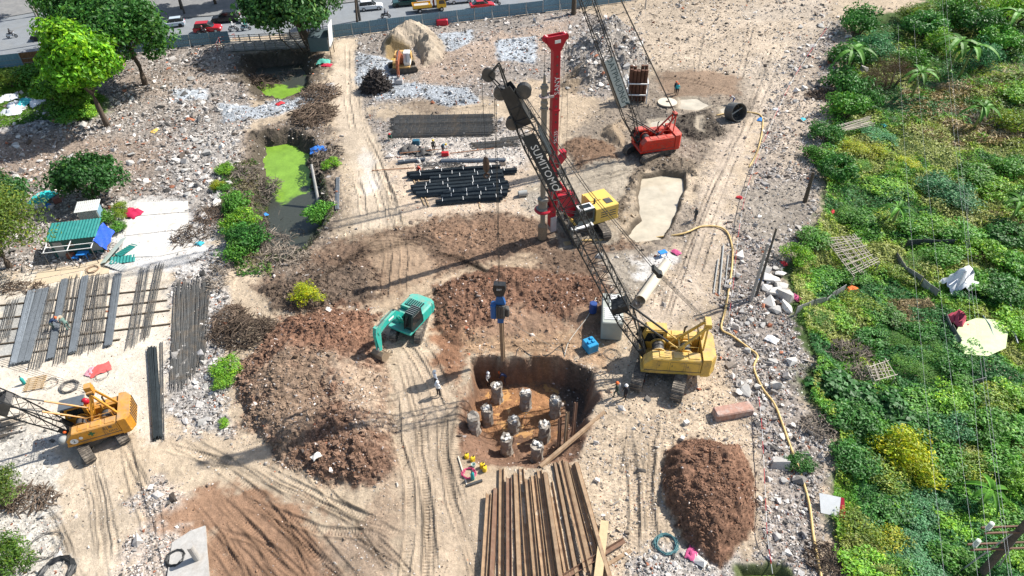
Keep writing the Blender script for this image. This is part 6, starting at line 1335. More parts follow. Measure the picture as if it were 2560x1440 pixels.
for y in (-.96, .96): MB().prism([(1.5, 1.3), (2.6, 1.3), (2.38, 1.95), (1.5, 1.95)], .02, (0, y, 0)).build('window', M_gls, cb_)
lc = MB(); lc.box((.65, 0, 1.4), (.3, .35, 1.4)); lc.beam((.65, 0, 2.1), (.75, -.5, 2.6), .2); lc.beam((.75, -.5, 2.6), (.55, .6, 1.2), .16); lc.build('loader_crane', mat('crane_maroon', (.20, .05, .03), rough=.6, noise=.2), t)
for x in (-2.0, 1.9):
    for s in (-1, 1): wv = MB().lathe([(.2, -.14), (.37, -.14), (.38, 0), (.37, .14), (.2, .14)], (x, s*.85, .38), 16, Matrix.Rotation(math.pi/2, 3, 'X')).build('wheel', M_tyre, t); MB().lathe([(.02, -.12), (.2, -.12), (.2, .145), (.02, .145)], (x, s*.85, .38), 10, Matrix.Rotation(math.pi/2, 3, 'X')).build('rim', M_rim, wv)

# people ---------------------------------------------------------------------------------------
def person(label, loc, rz, shirt, trousers, hat=None, hatkind='helmet', pose='stand', skin=(.30, .17, .11), name='person'):
    J = {'pel': (0, 0, .95), 'ch': (0, 0, 1.32), 'nk': (0, 0, 1.47), 'hd': (.02, 0, 1.60), 'ht': (.02, 0, 1.72)}
    if pose == 'stand': J.update(hl=(0, .1, .9), kl=(.03, .11, .5), al=(0, .12, .08), tl=(.16, .13, .03), hr=(0, -.1, .9), kr=(.03, -.11, .5), ar=(-.02, -.12, .08), tr=(.14, -.13, .03), sl=(0, .19, 1.38), el=(.0, .27, 1.1), wl=(.1, .26, .85), sr=(0, -.19, 1.38), er=(0, -.27, 1.1), wr=(.1, -.26, .85))
    elif pose == 'walk': J.update(hl=(0, .1, .9), kl=(.18, .1, .52), al=(.16, .11, .1), tl=(.32, .12, .06), hr=(0, -.1, .9), kr=(-.05, -.1, .5), ar=(-.3, -.1, .14), tr=(-.16, -.11, .03), sl=(0, .19, 1.38), el=(-.1, .26, 1.12), wl=(.02, .27, .9), sr=(0, -.19, 1.38), er=(.12, -.26, 1.13), wr=(.32, -.22, 1.02))
    elif pose == 'bend': J.update(pel=(-.1, 0, .9), ch=(.22, 0, 1.12), nk=(.33, 0, 1.17), hd=(.45, 0, 1.18), ht=(.55, 0, 1.2), hl=(-.1, .1, .86), kl=(.02, .12, .47), al=(-.08, .13, .08), tl=(.08, .14, .03), hr=(-.1, -.1, .86), kr=(.02, -.12, .47), ar=(-.08, -.13, .08), tr=(.08, -.14, .03), sl=(.27, .18, 1.12), el=(.38, .22, .85), wl=(.5, .15, .62), sr=(.27, -.18, 1.12), er=(.38, -.22, .85), wr=(.52, -.14, .6))
    elif pose == 'squat': J.update(pel=(-.15, 0, .32), ch=(.06, 0, .65), nk=(.12, 0, .8), hd=(.18, 0, .9), ht=(.2, 0, 1.02), hl=(-.15, .1, .3), kl=(.25, .16, .5), al=(.08, .14, .08), tl=(.24, .16, .03), hr=(-.15, -.1, .3), kr=(.25, -.16, .5), ar=(.08, -.14, .08), tr=(.24, -.16, .03), sl=(.09, .18, .72), el=(.28, .24, .5), wl=(.45, .14, .35), sr=(.09, -.18, .72), er=(.28, -.24, .5), wr=(.45, -.14, .35))
    elif pose == 'ride': J.update(pel=(-.15, 0, .82), ch=(-.08, 0, 1.18), nk=(-.05, 0, 1.33), hd=(0, 0, 1.45), ht=(0, 0, 1.57), hl=(-.12, .1, .8), kl=(.3, .2, .75), al=(.2, .2, .35), tl=(.36, .2, .32), hr=(-.12, -.1, .8), kr=(.3, -.2, .75), ar=(.2, -.2, .35), tr=(.36, -.2, .32), sl=(-.07, .19, 1.24), el=(.12, .28, 1.05), wl=(.42, .27, 1.05), sr=(-.07, -.19, 1.24), er=(.12, -.28, 1.05), wr=(.42, -.27, 1.05))
    E_ = [('pel', 'ch', 's', .15, .17), ('ch', 'nk', 's', .17, .075), ('nk', 'hd', 'k', .07, .095), ('hd', 'ht', 'k', .098, .075)]
    for q in 'lr': E_ += [('pel', 'h'+q, 't', .14, .105), ('h'+q, 'k'+q, 't', .105, .075), ('k'+q, 'a'+q, 't', .075, .052), ('a'+q, 't'+q, 'b', .052, .04), ('ch', 's'+q, 's', .14, .075), ('s'+q, 'e'+q, 's', .068, .05), ('e'+q, 'w'+q, 's', .05, .035)]
    names = list(J); vs = [Vector(J[k]) for k in names]; rad = {}
    for a, b, c, r0, r1 in E_: rad[a] = max(rad.get(a, 0), r0 if a != 'pel' else .14); rad[b] = max(rad.get(b, 0), r1)
    rad['ch'] = .155; rad['pel'] = .135
    ed = [(names.index(a), names.index(b)) for a, b, *_ in E_]; rr = [rad[k] for k in names]; segs = [(vs[names.index(a)], vs[names.index(b)], c) for a, b, c, *_ in E_]
    for q in 'lr':      # palm, four fingers and thumb
        wv = Vector(J['w'+q]); ev = Vector(J['e'+q]); d = (wv-ev).normalized(); sd = Vector((0, 1 if q == 'l' else -1, 0)).cross(d)
        if sd.length < .1: sd = Vector((1, 0, 0))
        sd.normalize(); wi = names.index('w'+q); pm = wv+d*.08; vs.append(pm); rr.append(.032); pi_ = len(vs)-1; ed.append((wi, pi_)); segs.append((wv, pm, 'k'))
        for f in range(4): e_ = pm+d*(.07+.012*(1 if f in (1, 2) else 0))+sd*(.022*(f-1.5)); vs.append(e_); rr.append(.009); ed.append((pi_, len(vs)-1)); segs.append((pm, e_, 'k'))
        e_ = wv+d*.07+sd*.07; vs.append(e_); rr.append(.010); ed.append((wi, len(vs)-1)); segs.append((wv, e_, 'k'))
    me = bpy.data.meshes.new('sk'); me.from_pydata([tuple(v) for v in vs], ed, []); me.update(); ob = bpy.data.objects.new('sk', me); COL.objects.link(ob)
    bm = bmesh.new(); bm.from_mesh(me); ly = bm.verts.layers.skin.verify(); bm.verts.ensure_lookup_table()
    for i, v in enumerate(bm.verts): v[ly].radius = (rr[i], rr[i]); v[ly].use_root = (i == 0)
    bm.to_mesh(me); bm.free()
    ob.modifiers.new('s', 'SKIN').use_smooth_shade = True; ss_ = ob.modifiers.new('d', 'SUBSURF'); ss_.levels = 1; ss_.render_levels = 1
    em = bpy.data.meshes.new_from_object(ob.evaluated_get(bpy.context.evaluated_depsgraph_get())); bpy.data.objects.remove(ob)
    cm_ = {'s': shirt, 't': trousers, 'k': skin, 'b': (.03, .025, .02)}
    at = em.color_attributes.new('Col', 'FLOAT_COLOR', 'POINT'); dat = []
    for v in em.vertices:
        best = (9, 's')
        for a, b, c in segs:
            ab = b-a; t_ = max(0, min(1, (v.co-a).dot(ab)/max(ab.length_squared, 1e-6))); dd = (a+ab*t_-v.co).length
            if dd < best[0]: best = (dd, c)
        dat += [*cm_[best[1]], 1]
    at.data.foreach_set('color', dat); em.materials.clear(); em.materials.append(mat('person_cloth', (.5, .5, .5), rough=.8, attr=True, noise=.12, nscale=12))
    t = thing(name, label, 'person', loc, rz); bo_ = bpy.data.objects.new('body', em); COL.objects.link(bo_); bo_.parent = t
    hd = Vector(J['hd']); up = (Vector(J['ht'])-Vector(J['nk'])).normalized(); fx = Vector((1, 0, 0)); fx = (fx-up*fx.dot(up)).normalized() if abs(up.x) < .9 else Vector((0, 0, -1)); Rh = Matrix((fx, up.cross(fx), up)).transposed()
    fc_ = MB(); fc_.ball(hd+Rh @ Vector((.095, 0, -.005)), .018, 6, 4); fc_.build('nose', mat('skin', skin, rough=.6), t, True)
    for s_ in (-1, 1): MB().ball(hd+Rh @ Vector((.08, s_*.035, .03)), .011, 6, 4).build('eye', M_blk, t); MB().ball(hd+Rh @ Vector((0, s_*.095, 0)), .022, 6, 4, (.6, .5, 1)).build('ear', mat('skin', skin, rough=.6), t)
    MB().box(hd+Rh @ Vector((.088, 0, -.05)), (.01, .045, .01), Rh).build('mouth', mat('lip', (.2, .07, .06)), t)
    if hat is not None and hatkind == 'helmet':
        mb = MB(); mb.lathe([(.155, .03), (.16, .04), (.128, .045), (.125, .09), (.10, .145), (.05, .175), (.005, .18)], hd, 14, Rh); mb.build('helmet', mat('hat_%.2f_%.2f_%.2f' % hat, hat, rough=.35), t, True)
    elif hat is not None: mb = MB(); mb.lathe([(.26, .03), (.265, .04), (.13, .14), (.01, .22)], hd, 16, Rh); mb.build('conical_hat', mat('hat_%.2f_%.2f_%.2f' % hat, hat, rough=.8), t)
    else: MB().ball(hd+up*.035-fx*.012, .102, 10, 6, (1.05, 1, .95)).build('hair', mat('hair', (.012, .01, .009), rough=.6), t, True)
    return t
ORG = (.75, .13, .02); WHH = (.8, .8, .78); YLH = (.75, .5, .03)
def worker(label, u, v, rz, shirt, tr, hat=None, hk='helmet', pose='stand', z=None): p = gp(u, v) if z is None else Vector(G0(u, v, z)); return person(label, p, math.radians(rz), shirt, tr, hat, hk, pose)
worker('worker in orange helmet and dark blue jacket bending over the rebar', 138, 824, 40, (.02, .04, .10), (.10, .14, .12), ORG, pose='bend', z=.1)
worker('worker in conical hat and grey-green clothes bending over the rebar', 172, 823, 150, (.13, .20, .17), (.14, .22, .19), (.62, .55, .42), 'cone', 'bend', .1)
worker('person in pale shirt and white hat, rear of two beside the pit', 1090, 962, 30, (.62, .66, .72), (.05, .05, .06), WHH)
worker('person in white shirt and white hat, front of two beside the pit', 1097, 989, 60, (.72, .73, .74), (.02, .02, .025), WHH)
worker('worker in white helmet and grey shirt standing inside the pit', 1221, 963, -30, (.55, .55, .54), (.03, .03, .035), WHH, z=-2.72)
worker('worker in orange helmet crouched at the foot of the hanging pile', 1263, 957, 160, (.03, .04, .10), (.03, .03, .05), ORG, pose='bend', z=-2.7)
worker('worker in orange helmet and dark green clothes holding the tag line', 1540, 991, 170, (.03, .05, .035), (.08, .11, .09), ORG, pose='walk')
worker('worker in white helmet and black clothes beside the crane track', 1562, 997, 200, (.012, .013, .02), (.02, .02, .025), WHH)
worker('worker in orange helmet and black jacket, left of the pair by the puddle', 1687, 232, -60, (.02, .03, .05), (.02, .02, .025), ORG)
worker('worker in orange helmet and turquoise shirt by the puddle', 1692, 237, -100, (.02, .42, .48), (.015, .015, .02), ORG)
worker('worker in red jacket squatting behind the dark bar bundles', 1048, 432, -90, (.5, .05, .03), (.02, .02, .025), (.55, .12, .08), pose='squat')
worker('worker in yellow helmet and black shirt standing among the gear', 1085, 380, -60, (.03, .035, .03), (.012, .012, .015), YLH)
worker('worker in yellow helmet and blue-grey shirt leaning over the gear', 1108, 380, -30, (.10, .19, .24), (.05, .06, .08), YLH, pose='bend')
worker('worker in red cap squatting on the gravel near the rebar cages', 974, 350, -60, (.06, .14, .10), (.03, .03, .035), (.55, .02, .03), pose='squat')
worker('person in blue trousers bending beside the dark steel drum', 1831, 262, 160, (.35, .33, .33), (.02, .05, .22), (.5, .1, .06), pose='bend')
worker('worker in dark clothes standing beside the haul road by the pond', 1737, 552, 200, (.04, .05, .055), (.05, .06, .07), (.3, .25, .2))
def moto(label, u, v, az, m, shirt, hat, plabel, second=None, s2=None):
    p = Vector(G0(u, v)); t = thing('motorbike', label, 'motorbike', (p.x, p.y, .04), az)
    for x in (-.62, .62): wv = MB().torus((x, 0, .29), .25, .05, 16, 6, Matrix.Rotation(math.pi/2, 3, 'X')).build('wheel', M_tyre, t); MB().lathe([(.01, -.03), (.2, -.02), (.2, .02), (.01, .03)], (x, 0, .29), 10, Matrix.Rotation(math.pi/2, 3, 'X')).build('rim', M_rim, wv)
    b = MB(); b.prism([(-.75, .55), (-.5, .42), (.1, .35), (.35, .4), (.5, .9), (.38, .92), (.15, .5), (-.2, .6), (-.8, .72)], .24); b.build('body', m, t)
    MB().cbox((-.3, 0, .74), (.75, .26, .12), .04).build('seat', M_blk, t); MB().tube((.42, -.33, 1.0), (.42, .33, 1.0), .02, n=6).build('handlebar', M_gun, t); MB().tube((.45, 0, .95), (.62, 0, .29), .04, n=6).build('fork', M_gun, t); MB().ball((.52, 0, .88), .09, 8, 6).build('headlight', M_hl, t)
    person(plabel, (p.x, p.y, .04), az, shirt, (.03, .03, .04), hat, 'helmet', 'ride')
    if second: person(second, Vector((p.x, p.y, .06))-rotz(az) @ Vector((.38, 0, 0)), az, s2, (.03, .03, .04), None, 'helmet', 'ride')
moto('white scooter on the open road at the far left', 32, 95, math.radians(12), paint('white', (.72, .73, .74)), (.02, .02, .025), (.03, .03, .03), 'rider in black on the white scooter at the far left')
moto('dark motorbike close to the left hoarding below the red car', 510, 88, math.radians(8), paint('black', (.012, .013, .016)), (.03, .03, .04), (.5, .15, .15), 'rider in dark clothes just below the red car')
moto('white motorbike in front of the red car', 585, 78, math.radians(8), paint('white', (.72, .73, .74)), (.65, .66, .68), WHH, 'rider in white shirt in front of the red car')
moto('light blue motorbike with two riders near the bridge', 616, 76, math.radians(8), paint('lblue', (.3, .5, .6)), (.02, .34, .28), (.02, .35, .3), 'green-jacketed rider near the bridge', 'passenger in pale shirt behind the green-jacketed rider', (.55, .6, .65))
moto('black motorbike on the empty road left of the truck', 965, 45, math.radians(8), paint('black', (.012, .013, .016)), (.10, .12, .16), (.1, .1, .12), 'rider on the black motorbike left of the truck')
moto('motorbike behind the hoarding right of the red saloon', 1240, 14, math.radians(12), paint('black', (.012, .013, .016)), (.15, .2, .3), (.3, .35, .45), 'rider behind the hoarding right of the red saloon')

# poles and shop fronts -------------------------------------------------------------------------
M_pole = mat('pole_concrete', (.33, .32, .30), rough=.9, noise=.2, nscale=2)
def pole(label, u, v, hgt, r=.14, m=None, lean=(0, 0), z=None, cat='pole', name='utility_pole'):
    p = gp(u, v) if z is None else Vector(G0(u, v, z)); t = thing(name, label, cat, p); t.scale = (1.3,)*3; MB().tube((0, 0, -.3), (lean[0], lean[1], hgt), r*1.2, r*.8, n=10).build('shaft', m or M_pole, t); return t
t = pole('tall grey street lamp pole behind the bright green tree', 122, 108, 11, .12, name='street_lamp', cat='lamp post'); MB().beam((0, 0, 10.9), (-1.6, .6, 11.4), .1).build('arm', M_gry, t); MB().cbox((-1.9, .7, 11.45), (.7, .28, .12), .03).build('lamp_head', M_gry, t)
pole('left of two concrete poles standing on the rubble verge', 1877, 752, 5.0, .11, lean=(.15, .2)); pole('right of two concrete poles standing on the rubble verge', 1890, 740, 5.8, .09, M_gun, lean=(.2, .3))
pole('rough wooden post pair at the edge of the bushes', 2012, 505, 2.6, .16, M_wood, lean=(.2, .5)); pole('dark pole in front of the right hoarding', 1361, 30, 6, .16, M_gun); pole('thin pale pole at the right end of the hoarding', 1613, 22, 5.5, .08); pole('dark trunk-like pole behind the red crane boom', 1434, 36, 4.5, .3, M_wood)
pole('leaning concrete post by the ditch right bank', 797, 515, 3.2, .14, M_conc, lean=(-.5, 2.2)); 
pole('dark pole on the far pavement left of the parked black car', 462, 36, 8, .12, M_gun); pole('dark pole with cables right of the ficus tree', 900, 52, 9, .16, M_gun)
t = pole('large dark pole with insulator arms at the lower right corner', 2436, 1452, 9.0, .17, mat('pole_dark', (.075, .065, .055), rough=.9, noise=.4, nscale=3), z=-1.)
for z in (3.4, 4.9):
    for y in (-.14, .14): MB().beam((-1.7, y, z), (1.9, y+.1, z-.1), .07, .1).build('cross_arm', mat('arm_brown', (.14, .08, .05), rough=.8, noise=.3), t)
for x, z in ((-1.5, 3.5), (1.5, 3.4), (-1.55, 5.0)):
    mb = MB(); mb.lathe([q for i in range(5) for q in ((.05, i*.11), (.11, i*.11+.02), (.11, i*.11+.05), (.05, i*.11+.08))], (x, 0, z+.02), 10); mb.build('insulator', mat('insulator_white', (.55, .6, .52), rough=.25), t)
MB().beam((1.2, .3, -.5), (.1, 0, 5), .05).build('stay', M_gry, t); MB().beam((-1.0, .3, -.5), (-.1, 0, 5), .05).build('stay', M_gry, t)
wires = [((2352, -60), (2530, 1500), 14.5, 'longest pale power wire crossing the bushes'), ((2362, -60), (2540, 1520), 14.1, 'second pale power wire just beside the longest one'), ((2245, 60), (2365, 1480), 12.5, 'left thin power wire over the bushes'), ((2285, 60), (2450, 1480), 12.5, 'middle thin power wire over the bushes'), ((2420, 480), (2480, 1480), 12.5, 'short thin power wire near the corner pole')]
M_wire = mat('wire_pale', (.45, .46, .46), rough=.4)
for (a, b, z, lab) in wires:
    A = Vector(G0(*a, z)); B = Vector(G0(*b, z)); P = [A.lerp(B, i/12)-Vector((0, 0, .8*4*(i/12)*(1-i/12)))-A for i in range(13)]; MB().path(P, .006, 4).build('power_wire', M_wire, None, loc=A, label=lab, cat='wire')
# shop row across the road
M_wall = [mat('wall_%d' % i, c, rough=.9, noise=.15, nscale=.8, dirt=(.2, .19, .17), dirt_amt=.4, dscale=.4) for i, c in enumerate(((.40, .36, .28), (.30, .33, .34), (.42, .30, .22), (.36, .36, .34)))]
M_shut = mat('shutter', (.12, .13, .14), rough=.6, noise=.2); M_awn = [mat('awning_%d' % i, c, rough=.7, noise=.15) for i, c in enumerate(((.05, .10, .16), (.30, .08, .04), (.05, .16, .10), (.28, .26, .22)))]
A = Vector(G0(-560, 40)); B = Vector(G0(1500, -150)); dv = (B-A).normalized(); nb = 15; stp = (B-A).length/nb; az = math.atan2(dv.y, dv.x)
for i in range(nb):
    c = A+dv*(i+.5)*stp+Vector((-dv.y, dv.x, 0))*9; hgt = RND.uniform(7.5, 13); t = thing('shop_house', 'shop house number %s from the left across the road' % ['one', 'two', 'three', 'four', 'five', 'six', 'seven', 'eight', 'nine', 'ten', 'eleven', 'twelve', 'thirteen', 'fourteen', 'fifteen'][i], 'building', c, az, 'shop houses across the road')
    MB().box((0, 0, hgt/2), (stp*.985, 10, hgt)).build('wall', M_wall[i % 4], t); ww = stp*.42
    for x in (-stp*.24, stp*.24): MB().box((x, -5.02, 1.35), (ww, .06, 2.7)).build('shutter', M_shut, t)
    MB().box((0, -5.9, 3.0), (stp*.95, 1.8, .08), Matrix.Rotation(-.15, 3, 'X')).build('awning', M_awn[i % 4], t)
    for z in (4.8, 8.0):
        if z < hgt-1.5:
            for x in (-stp*.26, stp*.26): wnd = MB().box((x, -5.03, z), (1.6, .08, 1.6)).build('window', M_gls, t); MB().box((x, -5.1, z-.85), (1.8, .2, .1)).build('sill', M_conc, wnd)
    MB().box((0, 0, hgt+.15), (stp*1.0, 10.3, .3)).build('roof_slab', M_conc, t)

# sheds ---------------------------------------------------------------------------------------
M_tgr = mat('sheet_teal', (.02, .19, .17), rough=.45, noise=.12, nscale=1.5, dirt=(.08, .25, .22), dirt_amt=.4); M_tdg = mat('sheet_darkteal', (.012, .085, .075), rough=.5, noise=.15)
p = Vector(G0(203, 636)); t = thing('site_shed', 'teal corrugated site shed with a lean-to frame', 'shed', p, math.radians(9)); t.scale = (.98,)*3
def corr(mb, o, ux, uy, L, W_, n, amp=.03, th_=.015):
    """corrugated sheet: ribs along uy"""
    o = Vector(o); ux = Vector(ux).normalized(); uy = Vector(uy).normalized(); nz = ux.cross(uy); f_ = []; b_ = []
    for j in range(2*n+1):
        q = o+ux*(L*j/(2*n))+nz*(amp if j % 2 else -amp); f_.append(q+nz*th_); b_.append(q-nz*th_)
    lp = f_+b_[::-1]; mb.loft([[v for v in lp], [v+uy*W_ for v in lp]]); return mb
MB().box((0, .9, 1.15), (4.6, 2.2, 2.3)).build('wall', M_tdg, t)
corr(MB(), (-2.5, -.5, 2.35), (1, 0, 0), (0, 1, .16), 5.0, 2.8, 16).build('roof', M_tgr, t)
MB().box((-1.6, -.21, 1.0), (.9, .03, 1.9)).build('door', M_gry, t); MB().box((-.4, -.21, 1.45), (.6, .03, .6)).build('window', M_gls, t); MB().box((1.9, -.21, .9), (1.0, .03, .9)).build('patch_panel', M_gry, t)
for x in (-2.3, 0, 2.3): MB().beam((x, -2.0, 0), (x, -2.0, 2.0), .06).build('lean_to_post', M_gun, t); MB().beam((x, -2.0, 2.0), (x, -.2, 2.2), .06).build('lean_to_rafter', M_wht, t)
for y in (-2.0, -1.1): MB().beam((-2.4, y, 2.03), (2.4, y, 2.03), .06).build('lean_to_purlin', M_wht, t)
p2 = p+rotz(math.radians(9)) @ Vector((2.75, .4, 0))*.98; vs = []; fs = []; n = 8
for j in range(n+1):
    for i in range(n+1): vs.append(Vector((i/n*.75+.06*math.sin(j*1.7+i), (j/n-.5)*3.2, 2.3-1.3*(i/n)+.07*math.cos(i*2.1+j*1.3))))
for j in range(n):
    for i in range(n): fs.append((j*(n+1)+i, j*(n+1)+i+1, (j+1)*(n+1)+i+1, (j+1)*(n+1)+i))
MB().add(vs, fs).build('tarpaulin', mat('tarp_blue', (.015, .075, .55), rough=.45, noise=.2), None, True, loc=p2-Vector((.3, 0, 0)), rz=math.radians(9), label='blue tarpaulin draped over the right end of the teal shed', cat='tarpaulin')
p3 = p+rotz(math.radians(9)) @ Vector((3.6, -.8, .2))*.98; mb = corr(MB(), (-.5, -1.5, 0), (1, 0, 0), (0, 1, 0), 1.0, 3.0, 6, .03); xf(mb, Matrix.Rotation(-.55, 4, 'Y') @ Matrix.Rotation(-.35, 4, 'Z')); mb.build('roofing_sheet', mat('sheet_palegreen', (.30, .36, .32), rough=.6, noise=.15, dirt=DUST), None, loc=p3+Vector((0, 0, .35)), label='pale green corrugated sheet leaning beside the blue tarpaulin', cat='roofing sheet').scale = (1.2,)*3
for k, (u, v, a, lab) in enumerate(((305, 655, .3, 'dark teal sheet lying in front of the pale green sheet'), (318, 628, 1.2, 'narrow teal strip on the concrete pad edge'), (290, 668, -.4, 'pale flat strip below the dark teal sheet'))): mb = corr(MB(), (-.9, -.3, 0), (1, 0, 0), (0, 1, 0), 1.9, .7 if k else 1.0, 8, .03); xf(mb, Matrix.Rotation(.1, 4, 'Y')); mb.build('roofing_sheet', M_tgr if k < 2 else M_gry, None, loc=gp(u, v, .15), rz=a, label=lab, cat='roofing sheet').scale = (1.25,)*3
p = Vector(G0(238, 556)); t = thing('tool_shed', 'grey corrugated tool shed behind the teal shed', 'shed', p, math.radians(12)); t.scale = (1.0,)*3; M_sgr = mat('sheet_grey', (.42, .44, .41), rough=.6, noise=.12, dirt=(.25, .22, .18), dirt_amt=.5)
MB().box((0, 0, 1.0), (2.0, 1.3, 2.0)).build('core', M_sgr, t)
corr(MB(), (-1.0, -.69, .02), (1, 0, 0), (0, 0, 1), 2.0, 2.0, 12, .025).build('front_sheet', M_sgr, t); corr(MB(), (1.03, -.68, .02), (0, 1, 0), (0, 0, 1), 1.36, 2.0, 8, .025).build('side_sheet', mat('sheet_bluegrey', (.20, .34, .42), rough=.6, noise=.1), t); corr(MB(), (-1.2, -.9, 2.05), (1, 0, 0), (0, 1, .1), 2.4, 1.9, 12, .025).build('roof', mat('sheet_pale', (.5, .52, .49), rough=.6, noise=.12, dirt=(.25, .2, .15), dirt_amt=.5), t)
def table(u, v, m, label, k=1.):
    t = thing('plastic_table', label, 'table', gp(u, v, .05), RND.uniform(0, .6)); t.scale = (1.2,)*3; MB().cbox((0, 0, .5*k), (.9*k, .6*k, .06), .03).build('table_top', m, t)
    for x in (-.38, .38):
        for y in (-.24, .24): MB().beam((x*k, y*k, 0), (x*k, y*k, .48*k), .05).build('leg', m, t)
M_pb = mat('plastic_blue', (.03, .22, .62), rough=.4)
table(212, 645, M_pb, 'blue plastic table in front of the teal shed'); table(191, 650, M_pb, 'small blue plastic stool left of the blue table', .55); table(1655, 640, M_pb, 'small blue table on the haul road by the white patch', .8)
p = gp(181, 645, .05); MB().cbox((0, 0, .3), (.7, .5, .6), .04).build('crate', mat('crate_brown', (.20, .07, .04), rough=.8, noise=.2), None, loc=p, label='brown crate under the lean-to of the teal shed', cat='crate')
p = gp(145, 505); MB().cbox((0, 0, .3), (.8, .6, .6), .04).build('crate', mat('crate_redgrey', (.26, .11, .09), rough=.8, noise=.2), None, loc=p, rz=.7, label='reddish box among the rubbish right of the aqua sheet', cat='box')
p = gp(1113, 390); MB().cbox((0, 0, .28), (.9, .5, .56), .04).build('tool_box', mat('box_red', (.40, .012, .02), rough=.5), None, loc=p, label='red tool box behind the dark bar bundles', cat='tool box')
p = gp(1041, 362); MB().cbox((0, 0, .35), (.9, .6, .7), .04).build('tool_box', mat('box_teal', (.03, .11, .16), rough=.5), None, loc=p, label='dark teal box among the gear near the rebar cages', cat='tool box')
for k, (u, v) in enumerate(((1018, 380), (1030, 378), (1062, 384))): rag(u, v, 1.5, cl('dgrey', (.09, .085, .08)), '%s dark heap of sacks behind the dark bar bundles' % ('left', 'middle', 'right')[k], 'sack_heap', 'sacks', .8)
for k, (p_, q_) in enumerate((((1000, 392), (1120, 380)), ((1125, 385), (1235, 372)), ((930, 428), (1035, 421)))): A = gp(*p_, .5 if k == 0 else .1); B = gp(*q_, .5 if k == 0 else .1); MB().tube((A-B)/2, (B-A)/2, .05, n=6).build('steel_rail', mat('rail_rust', (.30, .14, .07), rough=.8, noise=.2), None, loc=(A+B)/2, label='%s rusty bar lying near the gear' % ('waist-high', 'rear', 'left')[k], cat='bar')
# poster board at the lower right
P = [Vector(G0(u, v, z)) for u, v, z in ((2052, 1282, .1), (2115, 1296, .1), (2110, 1245, .8), (2048, 1232, .8))]; c = sum(P, Vector())/4; nrm = (P[1]-P[0]).cross(P[3]-P[0]).normalized()
t = thing('sign_board', 'white sign board with red edge lying by the bushes', 'sign board', c); MB().loft([[q-c+nrm*z for q in P] for z in (-.02, .02)]).build('panel', M_wht, t)
Q = [P[1].lerp(P[0], k)-c for k in (0, .28)]+[P[2].lerp(P[3], k)-c for k in (.12, 0)]; MB().loft([[q+nrm*z for q in Q] for z in (.021, .027)]).build('red_edge', mat('sign_red', (.38, .01, .03), rough=.5), t)
text_mesh('ESH', .22, mat('letter_gold', (.7, .5, .1)), 'lettering', t, face_mx(P[1].lerp(P[2], .5)-c+(P[0]-P[1]).normalized()*.13+nrm*.032, P[1]-P[2], nrm))
# pipes on the right verge
for k, (a, b, r) in enumerate((((1797, 740), (1808, 615), .08), ((1783, 735), (1795, 650), .06), ((1812, 720), (1820, 640), .05))):
    A = gp(*a, .12); B = gp(*b, .12); MB().tube((A-B)/2, (B-A)/2, r, n=8).build('pipe', M_gry, None, loc=(A+B)/2, label='%s grey pipe lying along the verge by the yellow hose' % ('longest', 'left', 'right')[k], cat='pipe', group='pipes on the verge')
A = gp(843, 525, .1); B = gp(845, 445, .1)
for k in range(3): MB().tube((A-B)/2, (B-A)/2, .06, n=6).build('pipe', M_bar2, None, loc=(A+B)/2+Vector((k*.16-.16, 0, 0)), label='%s of three grey bars on the ditch bank by the haul strip' % ('left', 'middle', 'right')[k], cat='pipe', group='bars on the ditch bank')
# ------------------------------------------------------------------ vegetation
def leaf_mat(name, tr=.3):
    m = bpy.data.materials.new(name); m.use_nodes = True; t = m.node_tree; N = t.nodes; Lk = t.links; b = N['Principled BSDF']; o = N['Material Output']
    a = N.new('ShaderNodeVertexColor'); a.layer_name = 'Col'; b.inputs['Roughness'].default_value = .5; b.inputs['Specular IOR Level'].default_value = .35
    oi = N.new('ShaderNodeObjectInfo'); mr = N.new('ShaderNodeMapRange'); mr.inputs[3].default_value = .82; mr.inputs[4].default_value = 1.2; Lk.new(oi.outputs['Random'], mr.inputs[0])
    mx0 = N.new('ShaderNodeMix'); mx0.data_type = 'RGBA'; mx0.blend_type = 'MULTIPLY'; mx0.inputs[0].default_value = 1; Lk.new(a.outputs[0], mx0.inputs[6]); Lk.new(mr.outputs[0], mx0.inputs[7])
    Lk.new(mx0.outputs[2], b.inputs['Base Color']); tl = N.new('ShaderNodeBsdfTranslucent'); Lk.new(mx0.outputs[2], tl.inputs[0]); mx = N.new('ShaderNodeMixShader'); mx.inputs[0].default_value = tr
    Lk.new(b.outputs[0], mx.inputs[1]); Lk.new(tl.outputs[0], mx.inputs[2]); Lk.new(mx.outputs[0], o.inputs[0]); return m
M_leaf = leaf_mat('leaf'); M_dry = leaf_mat('dry_leaf', .15)
M_bark = mat('bark', (.10, .075, .055), rough=.95, noise=.35, nscale=4, bump=.6, bscale=12); M_barkp = mat('bark_pale', (.26, .22, .18), rough=.9, noise=.3, nscale=4)
def leaves(pos, nrm, size, colr, rng, asp=.55, up=.0):
    n = len(pos); nr = nrm+rng.normal(0, .55, (n, 3)); nr[:, 2] += up; nr /= np.linalg.norm(nr, axis=1)[:, None]+1e-9
    t = rng.normal(size=(n, 3)); a = np.cross(nr, t); a /= np.linalg.norm(a, axis=1)[:, None]+1e-9; b = np.cross(nr, a)
    s = size[:, None]; v = np.stack([pos-a*s*.5, pos+b*s*asp*.5-a*s*.05+nr*s*.08, pos+a*s*.5, pos-b*s*asp*.5-a*s*.05+nr*s*.08], 1)
    f = np.arange(n*4).reshape(n, 4); c = np.repeat(np.concatenate([colr, np.ones((n, 1))], 1)[:, None], 4, 1)
    return v.reshape(-1, 3), f, c.reshape(-1, 4)
